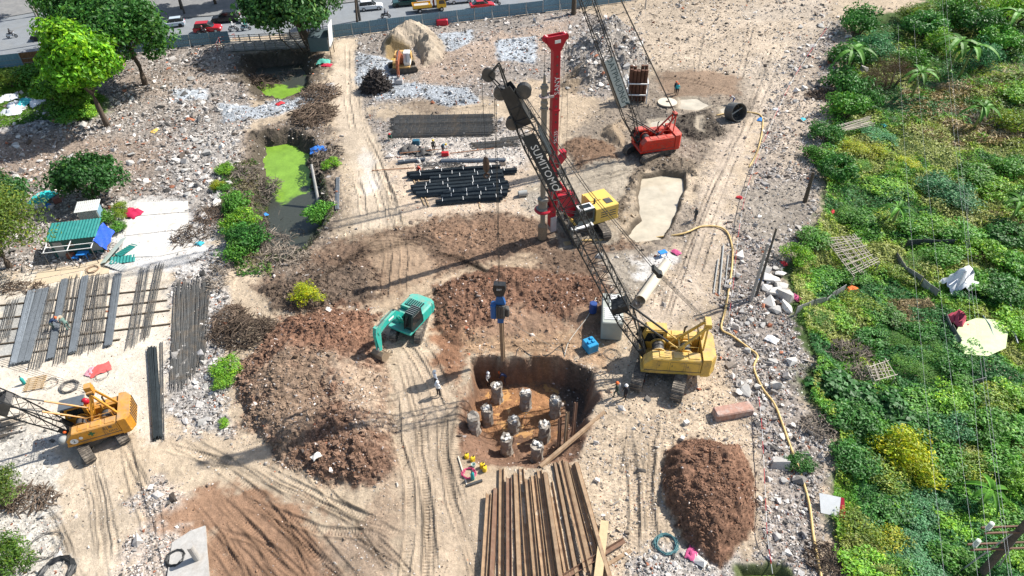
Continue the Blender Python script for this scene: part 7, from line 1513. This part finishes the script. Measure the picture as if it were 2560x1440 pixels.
def crown_mesh(name, rad, nbl, nlf, lsz, base, var, seed, shell=.75, blob=.34, flat=0., yellow=.25, asp=.55):
    rng = np.random.default_rng(seed); d = rng.normal(size=(nbl, 3)); d /= np.linalg.norm(d, axis=1)[:, None]; d[:, 2] = np.where(d[:, 2] < -.35, -d[:, 2]*.6, d[:, 2])
    lump = 1+.22*np.sin(d[:, 0]*3.1+seed)*np.cos(d[:, 1]*2.7+seed*2)+rng.uniform(-.14, .14, nbl)
    bc = d*(rng.uniform(shell*.75, 1, nbl)*lump)[:, None]*np.array(rad)*(1-blob*.5); k = nlf//nbl; P = []; Nn = []; C = []; S = []
    bcol = np.array(base)*(1+rng.uniform(-var, var, (nbl, 1))); hue = rng.uniform(0, 1, nbl)
    for i in range(nbl):
        q = rng.normal(size=(k, 3)); q /= np.linalg.norm(q, axis=1)[:, None]; r = rng.uniform(.35, 1, k)**.6*blob*np.mean(rad)*rng.uniform(.7, 1.25)
        P.append(bc[i]+q*r[:, None]*np.array([1, 1, .7])); Nn.append(q*.7+d[i]*.3); c = bcol[i]*(1+rng.uniform(-.3, .35, (k, 1))); ye = (rng.uniform(0, 1, (k, 1)) < yellow*hue[i]); C.append(np.where(ye, c*np.array([1.9, 1.35, .9]), c)); S.append(lsz*rng.uniform(.6, 1.35, k))
    v, f, c = leaves(np.concatenate(P), np.concatenate(Nn), np.concatenate(S), np.clip(np.concatenate(C), .003, .7), rng, asp, .25)
    me = raw_mesh(name, v, f, 4, c); me.materials.append(M_leaf); return me
def tree(label, u, v, hc, rad, seed, base=(.045, .135, .02), nbl=60, nlf=9000, lsz=.42, trunk_r=.22, lean=(0, 0), name='tree', cat='tree', var=.3, yellow=.25, group=None, bark=None, limbs=7, z=None, roots=0, shell=.75, blob=.34, asp=.55):
    p = gp(u, v); t = thing(name, label, cat, p, 0, group); t.scale = (S,)*3; me = crown_mesh('crown', rad, nbl, nlf, lsz, base, var, seed, shell=shell, blob=blob, yellow=yellow, asp=asp)
    o = bpy.data.objects.new('crown', me); COL.objects.link(o); o.parent = t; o.location = (lean[0], lean[1], hc)
    rn = random.Random(seed); tip = Vector((lean[0]*.8, lean[1]*.8, max(.3, hc-rad[2]*.35))); mid = tip*.5+Vector((rn.uniform(-.2, .2), rn.uniform(-.2, .2), 0)); tr = MB().path([Vector((0, 0, -.3)), Vector((mid.x*.5, mid.y*.5, mid.z*.5)), mid, tip], [trunk_r*1.3, trunk_r, trunk_r*.9, trunk_r*.6], 8).build('trunk', bark or M_bark, t, True)
    for i in range(limbs):
        a = 2*math.pi*i/limbs+rn.uniform(-.3, .3); e = Vector((lean[0]+rad[0]*.7*math.cos(a), lean[1]+rad[1]*.7*math.sin(a), hc+rad[2]*rn.uniform(-.2, .5))); s0 = mid.lerp(tip, rn.uniform(.3, 1)); MB().path([s0, s0.lerp(e, .5)+Vector((0, 0, .2*rad[2]*rn.random())), e], [trunk_r*.45, trunk_r*.3, trunk_r*.1], 5).build('limb', bark or M_bark, tr)
    for i in range(roots):
        a = rn.uniform(0, 6.3); r_ = rn.uniform(.4, 2.8); q = Vector((lean[0]*.6+r_*math.cos(a), lean[1]*.6+r_*math.sin(a), 0)); MB().path([q+Vector((0, 0, hc)), q+Vector((rn.uniform(-.2, .2), rn.uniform(-.2, .2), hc*.4)), q*.6], [.05, .06, .07], 4).build('aerial_root', bark or M_bark, tr)
    return t
BRI = (.11, .30, .012); DRK = (.045, .15, .022); MID = (.09, .25, .03); OLV = (.17, .27, .03); BLU = (.075, .22, .085); YEL = (.30, .38, .015)
tree('bright green tree with leaning trunk at the upper left', 270, 318, 6.3, (3.3, 3.3, 4.7), 1, BRI, 90, 17000, .42, .24, (-.2, .3), yellow=.5, limbs=9)
tree('low bright green tree at the foot of the taller bright one', 192, 296, 2.7, (3.0, 2.6, 2.5), 15, (.09, .25, .015), 50, 8000, .36, .16, yellow=.3)
tree('dark green tree with bare lower trunk behind the bright one', 363, 212, 5.6, (5.0, 4.6, 4.4), 2, DRK, 100, 17000, .45, .25, (-.3, 0), yellow=.25)
tree('broad dark tree between the bright tree and the road', 295, 180, 5.4, (5.2, 4.8, 4.6), 3, DRK, 100, 16000, .48, .25, yellow=.3)
tree('roadside tree rising behind the bright tree at the top', 235, 128, 6.6, (4.5, 4.0, 3.6), 4, MID, 60, 9000, .5, .22)
tree('large spreading ficus tree with aerial roots beside the bridge', 792, 132, 5.0, (7.0, 4.8, 4.2), 5, (.055, .155, .035), 120, 17000, .5, .42, (-2.6, 1.5), limbs=11, roots=14, yellow=.2)
tree('slender street tree beyond the ficus at the top edge', 893, 60, 6.8, (2.3, 2.3, 2.6), 6, BRI, 36, 3600, .45, .12, (.2, .5), yellow=.4)
tree('street tree on the far pavement at the top left corner', 95, 40, 6.5, (3.2, 3, 2.4), 7, MID, 40, 4500, .5, .18)
tree('street tree on the far pavement behind the dark trees', 330, 45, 7., (3.6, 3, 3), 8, DRK, 40, 5000, .5, .18)
for _k, (_u, _v) in enumerate(((455, 25), (540, 12), (610, 8), (690, -6), (780, -14))):
    tree('%s shade tree on the far pavement, trunk only in view' % ['first', 'second', 'third', 'fourth', 'fifth'][_k], _u, _v, 7.2, (3.6, 3.0, 2.2), 20+_k, DRK, 36, 3600, .55, .16, group='shade trees on the far pavement')
tree('dark rounded shrub on the left rubble field', 240, 500, 1.9, (3.5, 2.8, 2.1), 9, (.032, .11, .02), 60, 8000, .30, .14, name='shrub', cat='shrub', yellow=.12, var=.25)
tree('feathery yellow-green tree left of the teal shed', 25, 668, 3.4, (4.4, 3.8, 3.5), 10, (.085, .14, .018), 80, 12000, .26, .2, yellow=.35, asp=.35)
tree('darker leafy shrub behind the feathery tree at the left edge', 20, 548, 2.0, (3.4, 3, 2.4), 11, (.04, .12, .03), 40, 5000, .3, .15, name='shrub', cat='shrub')
tree('upper olive shrub at the lower left edge', 10, 1262, 1.3, (1.7, 1.4, 1.2), 12, (.09, .15, .025), 36, 4500, .15, .09, name='shrub', cat='shrub', asp=.35)
tree('lower bright shrub in the bottom left corner', 35, 1432, 1.2, (1.45, 1.4, 1.2), 13, (.08, .17, .02), 36, 4500, .15, .09, name='shrub', cat='shrub', asp=.4)
# shared bush crowns ------------------------------------------------------------------
KINDS = {}
for nm, base, lsz, nl, yl, asp in (('mid', MID, .13, 2400, .25, .55), ('dark', (.055, .18, .03), .13, 2400, .1, .55), ('bright', (.16, .35, .03), .12, 2400, .35, .5), ('olive', OLV, .11, 2400, .4, .45), ('blue', BLU, .10, 2600, .05, .5), ('yellow', YEL, .10, 2600, .5, .45), ('big', (.055, .165, .04), .28, 900, .08, .75), ('fine', (.12, .29, .04), .07, 3600, .2, .3)):
    KINDS[nm] = [crown_mesh('crown_'+nm, (1, 1, .8), 34, nl, lsz, base, .3, 200+7*len(KINDS)+i, yellow=yl, asp=asp) for i in range(2)]
br_ = MB()
for i in range(6): a = i*1.05; br_.path([Vector((0, 0, -.4)), Vector((.3*math.cos(a), .3*math.sin(a), .3)), Vector((.75*math.cos(a), .75*math.sin(a), .6))], [.05, .035, .012], 4)
_o = br_.build('tmp', M_bark); STEM = _o.data; bpy.data.objects.remove(_o)
VR = random.Random(77)
def bush(label, u, v, r, kind, hs=1., group=None, name='bush', cat='bush'):
    p = gp(u, v); t = thing(name, label, cat, p, VR.uniform(0, 6.3), group); t.scale = (S, S, S*(.62 if u > 1990 and v > 330 else .85)); o = bpy.data.objects.new('crown', VR.choice(KINDS[kind])); COL.objects.link(o); o.parent = t; o.scale = (r*VR.uniform(.9, 1.15), r*VR.uniform(.85, 1.1), r*hs*VR.uniform(.85, 1.1)); o.location = (0, 0, r*hs*.45)
    s = bpy.data.objects.new('stems', STEM); COL.objects.link(s); s.parent = t; s.scale = (r*.9, r*.9, r*hs*.9); return t
for u, v, r, k, l in ((588, 520, 1.5, 'mid', 'leafy bush on the left ditch bank, uppermost of the row'), (605, 568, 1.6, 'bright', 'leafy bush on the left ditch bank, second of the row'), (622, 610, 1.7, 'dark', 'dark bush on the left ditch bank, third of the row'), (598, 645, 1.4, 'mid', 'lowest bush on the left ditch bank'), (566, 432, 1.0, 'bright', 'small bush on the rubble left of the duckweed'),
        (545, 470, .8, 'yellow', 'small yellowish bush left of the ditch'), (560, 475, .7, 'mid', 'small green tuft beside the yellowish bush'), (805, 548, 1.5, 'mid', 'bush on the right ditch bank below the leaning post'), (830, 418, .9, 'bright', 'small bush beside the grey bars on the ditch bank'), (572, 930, .95, 'bright', 'bright bush beside the tall rebar bundles'), (560, 962, .75, 'bright', 'small bright bush just below the one by the tall rebar'),
        (562, 1062, .4, 'bright', 'tiny green plant on the white rubble strip'), (770, 752, 1.2, 'yellow', 'yellow dry bush at the lower end of the ditch'), (265, 555, 1.0, 'mid', 'round bush in front of the tool shed'), (303, 525, .8, 'olive', 'pale bush left of the crimson cloth'), (305, 545, .8, 'olive', 'pale bush below the crimson cloth'), (300, 576, .8, 'mid', 'round bush above the pale green sheet'),
        (180, 300, 2.0, 'mid', 'low bush under the bright green tree'), (215, 297, 1.6, 'bright', 'low bush right of the bright tree foot'), (100, 205, 2.4, 'mid', 'bush clump in the grass near the left hoarding'), (40, 215, 2.2, 'olive', 'olive bush clump at the left edge of the grass'), (1998, 1165, .9, 'dark', 'small green shrub on the verge above the hose'), (170, 250, 2.4, 'mid', 'dense bush between the grass and the bright tree')):
    bush(l, u, v, r, k, .9)
named = [(2140, 85, 2.6, 'dark', 1.2), (2120, 160, 2.4, 'dark', 1), (2180, 150, 2.6, 'blue', 1.1), (2110, 235, 2.4, 'dark', 1), (2300, 90, 3., 'dark', 1), (2380, 60, 3, 'mid', 1), (2450, 90, 3., 'dark', 1.1), (2530, 60, 3.2, 'bright', 1), (2500, 130, 2.8, 'mid', 1), (2440, 170, 2.6, 'blue', 1.1), (2290, 60, 2.6, 'olive', 1), (2350, 130, 2.4, 'bright', 1), (2270, 170, 2.2, 'mid', 1), (2420, 30, 3, 'olive', 1),
         (2110, 290, 2.4, 'mid', 1), (2060, 345, 1.7, 'dark', 1.2), (2085, 450, 2.2, 'dark', 1.5), (2050, 400, 1.5, 'mid', 1.1), (2150, 270, 2.0, 'dark', 1), (2120, 375, 1.6, 'yellow', .7), (2180, 385, 1.6, 'yellow', .6), (2200, 350, 1.8, 'blue', .5), (2240, 430, 1.5, 'bright', .5), (2150, 420, 1.6, 'fine', .5), (2220, 480, 1.8, 'bright', .5), (2270, 420, 1.5, 'yellow', .5), (2350, 480, 2.3, 'blue', .8), (2390, 510, 2.0, 'blue', .8), (2430, 450, 2., 'mid', .8), (2480, 480, 2., 'bright', .7), (2530, 430, 2.1, 'mid', .9), (2540, 330, 2.4, 'olive', .9), (2560, 250, 2.6, 'bright', .6),
         (2030, 605, 1.3, 'mid', 1), (1990, 655, 1.4, 'bright', 1), (2150, 560, 1.6, 'mid', .8), (2110, 545, 1.3, 'fine', .7), (2210, 560, 1.5, 'olive', .7), (2270, 570, 1.6, 'mid', .8), (2330, 580, 1.8, 'bright', .8), (2400, 600, 1.9, 'mid', .9), (2450, 640, 1.9, 'bright', .9), (2510, 600, 2., 'dark', .9), (2550, 680, 1.9, 'mid', .9), (2350, 650, 1.6, 'mid', .9), (2290, 660, 1.4, 'fine', .7), (2250, 690, 1.4, 'olive', .7), (2060, 700, 1.5, 'mid', .7), (2010, 715, 1.3, 'bright', .6), (2130, 700, 1.3, 'mid', .7), (2030, 800, 1.5, 'fine', .7), (2090, 800, 1.5, 'bright', .7), (2150, 770, 1.4, 'olive', .7), (2200, 790, 1.4, 'mid', .6), (2180, 850, 1.4, 'dark', .7), (2240, 860, 1.3, 'fine', .8), (2290, 840, 1.2, 'dark', .9), (2330, 890, 1.2, 'fine', .9), (2372, 925, 1.3, 'dark', 1), (2260, 920, 1.3, 'fine', .8), (2310, 940, 1.2, 'fine', .8), (2440, 720, 1.6, 'mid', .9), (2500, 740, 1.7, 'dark', 1), (2540, 820, 1.6, 'bright', .8), (2420, 880, 1.2, 'mid', .6),
         (2060, 965, 1.4, 'big', .9), (2110, 985, 1.4, 'big', .9), (2160, 1000, 1.4, 'big', .9), (2210, 1020, 1.4, 'big', .9), (2240, 1060, 1.3, 'big', 1), (2120, 1060, 1.6, 'dark', 1), (2170, 1090, 1.5, 'mid', 1), (2300, 1020, 1.4, 'mid', .8), (2360, 1010, 1.5, 'bright', .8), (2420, 990, 1.4, 'mid', .8), (2480, 1010, 1.5, 'olive', .8), (2540, 1000, 1.5, 'bright', .8), (2520, 1080, 1.5, 'mid', .9), (2440, 1080, 1.5, 'mid', .9), (2380, 1080, 1.5, 'blue', .9), (2320, 1090, 1.3, 'dark', 1), (2255, 1160, 1.9, 'yellow', 1.2), (2300, 1190, 1.4, 'yellow', .9), (2200, 1190, 1.4, 'olive', .9), (2130, 1160, 1.3, 'dark', .9), (2360, 1170, 1.5, 'mid', .9), (2430, 1180, 1.4, 'olive', .9), (2500, 1170, 1.5, 'mid', .9), (2550, 1220, 1.4, 'bright', .9), (2140, 1330, 1.2, 'olive', .8), (2180, 1290, 1.3, 'dark', .9), (2230, 1270, 1.3, 'dark', .8), (2280, 1300, 1.3, 'blue', .7), (2330, 1280, 1.2, 'blue', .7), (2200, 1360, 1.3, 'yellow', .8), (2260, 1370, 1.3, 'blue', .7), (2320, 1380, 1.2, 'blue', .7), (2160, 1420, 1.2, 'bright', .8), (2230, 1440, 1.2, 'mid', .7), (2390, 1320, 1.2, 'bright', .8), (2380, 1410, 1.2, 'mid', .8), (2460, 1310, 1.2, 'bright', .7), (2520, 1330, 1.3, 'mid', .8), (2540, 1420, 1.2, 'bright', .8), (2300, 1440, 1.2, 'blue', .6)]
zw = lambda v: 'far' if v < 260 else ('upper' if v < 520 else ('middle' if v < 860 else ('lower' if v < 1130 else 'nearest')))
sw = lambda u: 'by the rubble verge' if u < 2130 else ('in the left half' if u < 2280 else ('in the middle' if u < 2420 else 'at the right edge'))
kw_ = {'mid': 'mid-green', 'dark': 'dark green', 'bright': 'bright green', 'olive': 'olive green', 'blue': 'blue-green', 'yellow': 'yellow-green', 'big': 'large-leaved dark', 'fine': 'feathery green'}
cnt = {}
for u, v, r, k, hs in named:
    key = '%s bush in the %s row %s' % (kw_[k], {'far': 'farthest'}.get(zw(v), zw(v)), sw(u)); c = cnt.get(key, 0); cnt[key] = c+1
    if c: key += ', ' + ['', 'second', 'third', 'fourth', 'fifth', 'sixth', 'seventh'][min(c, 6)] + ' of its kind'
    bush(key, u, v, r, k, hs, 'bushes in the right-hand green strip')
# dry brown bush
for u, v, r, l in ((2225, 215, 2.4, 'dry brown bush standing among the far green ones'), (2180, 235, 2.0, 'lower dry brown bush beside the taller one'), (2400, 45, 2.2, 'dry brownish bush at the far top')):
    p = gp(u, v); t = thing('bush', l, 'bush', p); t.scale = (S,)*3; o = bpy.data.objects.new('crown', crown_mesh('crown', (r, r*.9, r*1.0), 40, 4500, .16, (.12, .08, .04), .25, int(u), yellow=0, asp=.2)); COL.objects.link(o); o.parent = t; o.location = (0, 0, r*.6); o.data.materials.clear(); o.data.materials.append(M_dry); s = bpy.data.objects.new('stems', STEM); COL.objects.link(s); s.parent = t; s.scale = (r, r, r)
# low plants, grass and straw (uncountable) ---------------------------------------------
def in_poly(P, n, rng):
    Q = np.array(P); xs = np.array([p[0] for p in P]); ys_ = np.array([p[1] for p in P]); pts = np.zeros((0, 2))
    x = rng.uniform(xs.min(), xs.max(), n); y = rng.uniform(ys_.min(), ys_.max(), n); m = sdpoly(P, x, y) < .2
    return x[m], y[m]
def cover(name, label, cat, poly, n, seed, cols, sz, hump, m=M_leaf, asp=.45, maxy=150, near=True):
    hump *= 1.3; sz *= 1.25; rng = np.random.default_rng(seed); P = [tuple(G0(u, v)[:2]) for u, v in poly]
    if near:    # denser towards the viewer, where leaves look larger
        y = CAMH/np.tan(np.radians(rng.uniform(16.5, 65, n))); x = rng.uniform(-.05, 1, n)*(y*.62+23); k = sdpoly(P, x, y) < 0; x = x[k]; y = y[k]
    else: x, y = in_poly(P, n, rng)
    h = terr(x, y, True)[0]; hm = np.clip(.15+hump*(fbm(x, y, 2.2, seed, 3)+.25), .03, 2); z = h+hm*rng.uniform(.35, 1, len(x))
    sel = np.clip((fbm(x, y, 4.5, seed+5, 3)*1.6+.5)*len(cols)+rng.normal(0, .45, len(x)), 0, len(cols)-.01).astype(int)
    c = np.array(cols)[sel]*rng.uniform(.65, 1.4, (len(x), 1)); e = .12; nx = -(np.clip(.15+hump*(fbm(x+e, y, 2.2, seed, 3)+.25), .03, 2)-hm)/e; ny = -(np.clip(.15+hump*(fbm(x, y+e, 2.2, seed, 3)+.25), .03, 2)-hm)/e
    nr = np.stack([nx, ny, np.ones_like(nx)], -1); s = (sz+.0016*y)*rng.uniform(.6, 1.4, len(x)); v, f, cc = leaves(np.stack([x, y, z], -1), nr, s, np.clip(c, .004, .7), rng, asp, .3)
    return raw_obj(name, v, f, 4, m, cc, label=label, cat=cat, kind='stuff')
big_veg = [(2155, 60), (2115, 150), (2085, 260), (2065, 400), (2062, 520), (2015, 620), (1975, 690), (2010, 810), (2042, 900), (2022, 1000), (2098, 1085), (2078, 1300), (2125, 1460), (2700, 1460), (3200, -10), (2330, -10), (2265, 40)]
cover('low_plants', 'dense low green plants covering the right-hand strip', 'plants', big_veg, 420000, 31, [(.06, .19, .05), (.085, .25, .03), (.13, .31, .03), (.20, .35, .035), (.29, .38, .04), (.33, .36, .10)], .16, .85)
cover('grass', 'short bright grass beside the left hoarding', 'grass', GRASSP, 60000, 32, [(.05, .15, .015), (.09, .22, .015), (.12, .24, .02)], .16, .35, near=False, asp=.3)
cover('dry_straw', 'dry straw and banana leaves heaped in the upper right strip', 'straw', [(2260, 215), (2560, 170), (2620, 350), (2380, 345), (2250, 300), (2290, 260)], 16000, 33, [(.42, .33, .18), (.34, .25, .12), (.28, .22, .07), (.12, .16, .03)], .55, .5, M_dry, .16, near=False)
cover('dry_straw', 'dry straw patch among the middle right bushes', 'straw', [(2470, 520), (2580, 480), (2620, 600), (2490, 600)], 5000, 34, [(.42, .33, .18), (.30, .23, .11), (.10, .15, .03)], .35, .4, M_dry, .18, near=False)
cover('dry_straw', 'dry straw patch below the middle bamboo rack', 'straw', [(2210, 740), (2330, 730), (2360, 790), (2240, 800)], 3500, 35, [(.40, .32, .18), (.28, .22, .10), (.10, .15, .03)], .3, .3, M_dry, .18, near=False)
cover('ditch_weeds', 'sparse weeds along the ditch banks', 'weeds', [(560, 420), (640, 400), (640, 560), (680, 690), (600, 690), (560, 560)], 9000, 36, [(.05, .14, .02), (.10, .15, .03), (.14, .12, .06)], .2, .3, near=False)
cover('floating_weeds', 'matted dark weeds covering the lower ditch water', 'weeds', [(640, 430), (800, 420), (830, 540), (770, 620), (700, 660), (640, 600)], 14000, 37, [(.05, .05, .04), (.07, .08, .04), (.10, .10, .08), (.09, .13, .03)], .22, .2, near=False, asp=.25)
# banana plants -------------------------------------------------------------------------
def banana(label, u, v, hgt, seed):
    p = gp(u, v); t = thing('banana_plant', label, 'banana plant', p); t.scale = (S,)*3; rn = random.Random(seed); MB().path([Vector((0, 0, -.2)), Vector((.05, 0, hgt*.5)), Vector((.1, .05, hgt))], [.14, .11, .07], 7).build('stem', mat('banana_stem', (.20, .24, .07), rough=.7, noise=.2), t, True)
    for i in range(8):
        a = 2*math.pi*i/8+rn.uniform(-.3, .3); L = rn.uniform(1.5, 2.3)*hgt/2.6; n = 7; vs = []; fs = []
        d = Vector((math.cos(a), math.sin(a), 0)); s = Vector((-d.y, d.x, 0)); el = rn.uniform(.5, 1.2)
        for j in range(n+1):
            q = j/n; c = Vector((.1, .05, hgt))+d*L*q*math.cos(el*(1-q))+Vector((0, 0, L*(q*math.sin(el)-1.05*q*q))); w_ = .22*math.sin(math.pi*min(1, q*.9+.08))**.6*hgt/2.6
            vs += [c+s*w_+Vector((0, 0, .1*w_)), c-Vector((0, 0, .06)), c-s*w_+Vector((0, 0, .1*w_))]
        for j in range(n): b = j*3; fs += [(b, b+1, b+4, b+3), (b+1, b+2, b+5, b+4)]
        o = MB().add(vs, fs).build('leaf', None, t, recalc=False); o.data.materials.append(mat('banana_leaf', (.075, .20, .02), rough=.55, spec=.2, noise=.2, objrand=.35))
    return t
for k, (u, v, h_, l) in enumerate(((2108, 205, 3.2, 'banana plant on the edge of the far rubble verge'), (2365, 190, 3.6, 'left tall banana plant among the far bushes'), (2395, 200, 3.4, 'right tall banana plant among the far bushes'), (2275, 250, 2.8, 'banana plant in front of the dry brown bush'), (2510, 110, 3.4, 'banana plant at the far right edge'), (2225, 570, 1.8, 'small yellowish banana plant above the bamboo rack'), (2430, 330, 2.4, 'banana plant above the straw heap'), (2520, 560, 2., 'banana plant at the right edge by the straw patch'), (2440, 1270, 1.6, 'small banana plant near the insulators'))): banana(l, u, v, h_, 50+k)
# dead brush -------------------------------------------------------------------------------
M_twig = mat('twig_grey', (.20, .165, .13), rough=.9, noise=.3, nscale=2, objrand=.3); M_twigd = mat('twig_brown', (.12, .085, .06), rough=.9, noise=.3, nscale=2, objrand=.3)
def brush(label, u, v, rx, ry, hgt, n, m, seed, r=.022, name='brush_pile', cat='brush pile'):
    p = gp(u, v); rn = random.Random(seed); mb = MB()
    for i in range(n):
        a = rn.uniform(0, 6.3); q = math.sqrt(rn.random()); c = Vector((rx*q*math.cos(a), ry*q*math.sin(a), hgt*(1-q*q)*rn.random()+.05)); d = Vector((rn.gauss(0, 1), rn.gauss(0, 1), rn.gauss(.15, .45))).normalized(); L = rn.uniform(.35, 1.3)*max(.7, min(rx, ry)*.7)
        b = Vector((rn.gauss(0, .2), rn.gauss(0, .2), rn.gauss(0, .2)))*L; rr = r*rn.uniform(.5, 1.6)
        mb.path([c-d*L*.5, c+b*.5, c+d*L*.5+b*.2], [rr*1.3, rr, rr*.4], 3)
    t = thing(name, label, cat, p); t.scale = (S,)*3; mb.build('twigs', m, t, kind='stuff'); return t
BP = [(650, 610, 2.2, 1.6, .7, 420, 0, 'grey brush heap at the lower bend of the ditch'), (705, 645, 2.2, 1.2, .6, 380, 0, 'grey brush on the ditch end next to the dark earth'), (745, 600, 1.8, 1.3, .6, 300, 0, 'brush on the right slope of the lower ditch'), (615, 835, 2.3, 1.5, .9, 520, 1, 'brown brush heap beside the spoil heap'), (575, 800, 1.2, 1.4, .6, 280, 1, 'brown brush left of the larger brown heap'), (635, 205, 2.8, 2.2, .8, 380, 1, 'dark brush on the left slope of the upper ditch'), (720, 200, 2.0, 2.4, .8, 260, 0, 'grey brush in the middle of the upper ditch'), (785, 290, 2.2, 2.5, .9, 420, 1, 'brown brush heap at the causeway above the duckweed'), (800, 235, 2.0, 2, .7, 300, 1, 'brown brush right of the upper ditch'), (655, 480, 1.5, 2.2, .6, 280, 0, 'grey brush on the left slope beside the weeds'), (610, 440, 1.4, 1.8, .5, 220, 0, 'grey twigs on the rubble edge left of the duckweed'), (815, 400, 1.4, 2.4, .6, 260, 0, 'grey twigs on the right ditch bank'), (555, 680, 1.0, 2.2, .5, 200, 0, 'loose branches beside the white rubble strip'), (700, 560, 1.6, 2, .4, 220, 0, 'twigs lying over the matted weeds'),
      (2110, 885, 1.7, 1.1, .8, 420, 0, 'pale brush heap at the edge of the lower bushes'), (2150, 940, 1.1, 1.0, .6, 240, 0, 'pale brush beside the collapsed rack'), (2045, 1070, 1.0, 1.0, .5, 200, 0, 'brush on the verge above the sign board'), (2070, 1400, 1.2, .8, .4, 160, 1, 'brown brush on the near verge'), (60, 1250, 1.8, .8, .4, 260, 1, 'brown brush behind the olive shrub at the lower left'), (480, 590, 1.5, 1.5, .5, 160, 1, 'brown brush right of the white concrete pad'), (2060, 240, 1.8, 1.2, .6, 180, 1, 'dark brush on the far verge below the banana plant'), (540, 540, 1.6, 1.4, .5, 220, 1, 'brown dry brush left of the bank bushes'), (40, 722, 2.2, .7, .4, 180, 1, 'dark twigs at the left edge above the rebar yard'), (2480, 310, 2.6, 1.8, .7, 220, 0, 'pale branches on the straw heap')]
for k, (u, v, rx, ry, h_, n, c, l) in enumerate(BP): brush(l, u, v, rx, ry, h_, n, M_twigd if c else M_twig, 300+k, .03 if v < 450 else .022)
brush('dark root ball lying on the gravel by the haul strip', 942, 222, 1.5, 1.3, 2.2, 900, mat('root_dark', (.06, .05, .045), rough=.95, noise=.3), 400, .05, 'root_ball', 'root ball')
# bamboo racks and board fences in the green strip
M_bam = mat('bamboo_grey', (.42, .37, .30), rough=.8, noise=.2, objrand=.15)
def rack(label, q, n1, n2, z, seed):
    Q = [Vector(G0(u, v, z)) for u, v in q]; c = sum(Q, Vector())/4; t = thing('bamboo_rack', label, 'bamboo rack', (c.x, c.y, z-1.2)); o0 = Vector((c.x, c.y, z-1.2)); rn = random.Random(seed)
    for i in range(n1): k = (i+.5)/n1; MB().tube(Q[0].lerp(Q[1], k)-o0+Vector((rn.uniform(-.15, .15), rn.uniform(-.15, .15), rn.uniform(0, .2))), Q[3].lerp(Q[2], k)-o0+Vector((rn.uniform(-.15, .15), rn.uniform(-.15, .15), rn.uniform(-.3, .2))), .04, n=5).build('pole', M_bam, t)
    for i in range(n2): k = (i+.5)/n2; MB().tube(Q[0].lerp(Q[3], k)-o0+Vector((rn.uniform(-.2, .2), rn.uniform(-.15, .15), .06+rn.uniform(0, .15))), Q[1].lerp(Q[2], k)-o0+Vector((rn.uniform(-.2, .2), rn.uniform(-.15, .15), .06+rn.uniform(-.3, .15))), .04, n=5).build('pole', M_bam, t)
    for q_ in Q: MB().tube(Vector((q_.x, q_.y, z-2.2))-o0, q_-o0, .055, n=5).build('leg', M_bam, t)
rack('large collapsed bamboo rack in the middle of the green strip', [(2060, 598), (2140, 588), (2198, 655), (2135, 692)], 13, 15, .5, 1); rack('curved bamboo rack near the far verge', [(2070, 322), (2170, 290), (2185, 310), (2110, 330)], 4, 16, .4, 2); rack('broken small rack below the pale brush heap', [(2165, 915), (2215, 900), (2238, 945), (2185, 958)], 9, 5, .1, 3)
def boards(label, pts, hgt, m):
    hgt *= 1.35; P = [gp(u, v) for u, v in pts]; t = thing('board_fence', label, 'fence', P[0]); rn = random.Random(len(label))
    for A, B in zip(P[:-1], P[1:]):
        n = max(1, int((B-A).length/.9))
        for i in range(n): p = A.lerp(B, i/n)-P[0]; q = A.lerp(B, (i+.95)/n)-P[0]; MB().beam(p+Vector((0, 0, hgt/2)), q+Vector((0, 0, hgt/2+rn.uniform(-.1, .1))), .03, hgt*rn.uniform(.7, 1.1)).build('board', m, t)
        MB().tube(A-P[0]-Vector((0, 0, .2)), A-P[0]+Vector((0, 0, hgt+.3)), .04, n=5).build('post', M_wood, t)
M_brd = mat('board_grey', (.26, .25, .24), rough=.8, noise=.3, objrand=.4)
boards('grey board fence across the middle of the green strip', [(1985, 790), (2030, 770), (2060, 765), (2085, 745), (2110, 730)], .8, M_brd); boards('dark board fence curving through the middle bushes', [(2235, 650), (2260, 690), (2300, 715), (2340, 745)], .8, M_brd); boards('pale board fence below the feathery bushes', [(2350, 978), (2400, 972), (2455, 960)], .6, M_brd); boards('board fence beside the pale pond', [(2358, 800), (2372, 830), (2395, 870)], .7, M_brd)
boards('black sheet fence left of the white sheet in the bushes', [(2260, 622), (2300, 618), (2345, 620), (2380, 622)], .8, mat('board_dark', (.05, .055, .06), rough=.7, noise=.3, objrand=.4))
sheet([(2380, 850), (2400, 810), (2440, 795), (2500, 800), (2520, 830), (2515, 870), (2470, 890), (2410, 885)], -.28, 'pond_water', mat('pale_pond', (.50, .60, .30), rough=.3, noise=.25, nscale=1.5), 'structure')
for k, (a, b) in enumerate((((2448, 795), (2480, 858)), ((2513, 740), (2520, 790)), ((2512, 828), (2538, 868)))):
    A = gp(*a, .5); B = gp(*b, .5); MB().path([(A-B)/2, Vector((.15, 0, .1)), (B-A)/2], .07, 6).build('drain_pipe', mat('pipe_slate', (.10, .15, .18), rough=.4), None, loc=(A+B)/2, label='%s slate-blue drain pipe beside the pale pond' % ('left', 'upper right', 'lower right')[k], cat='pipe')
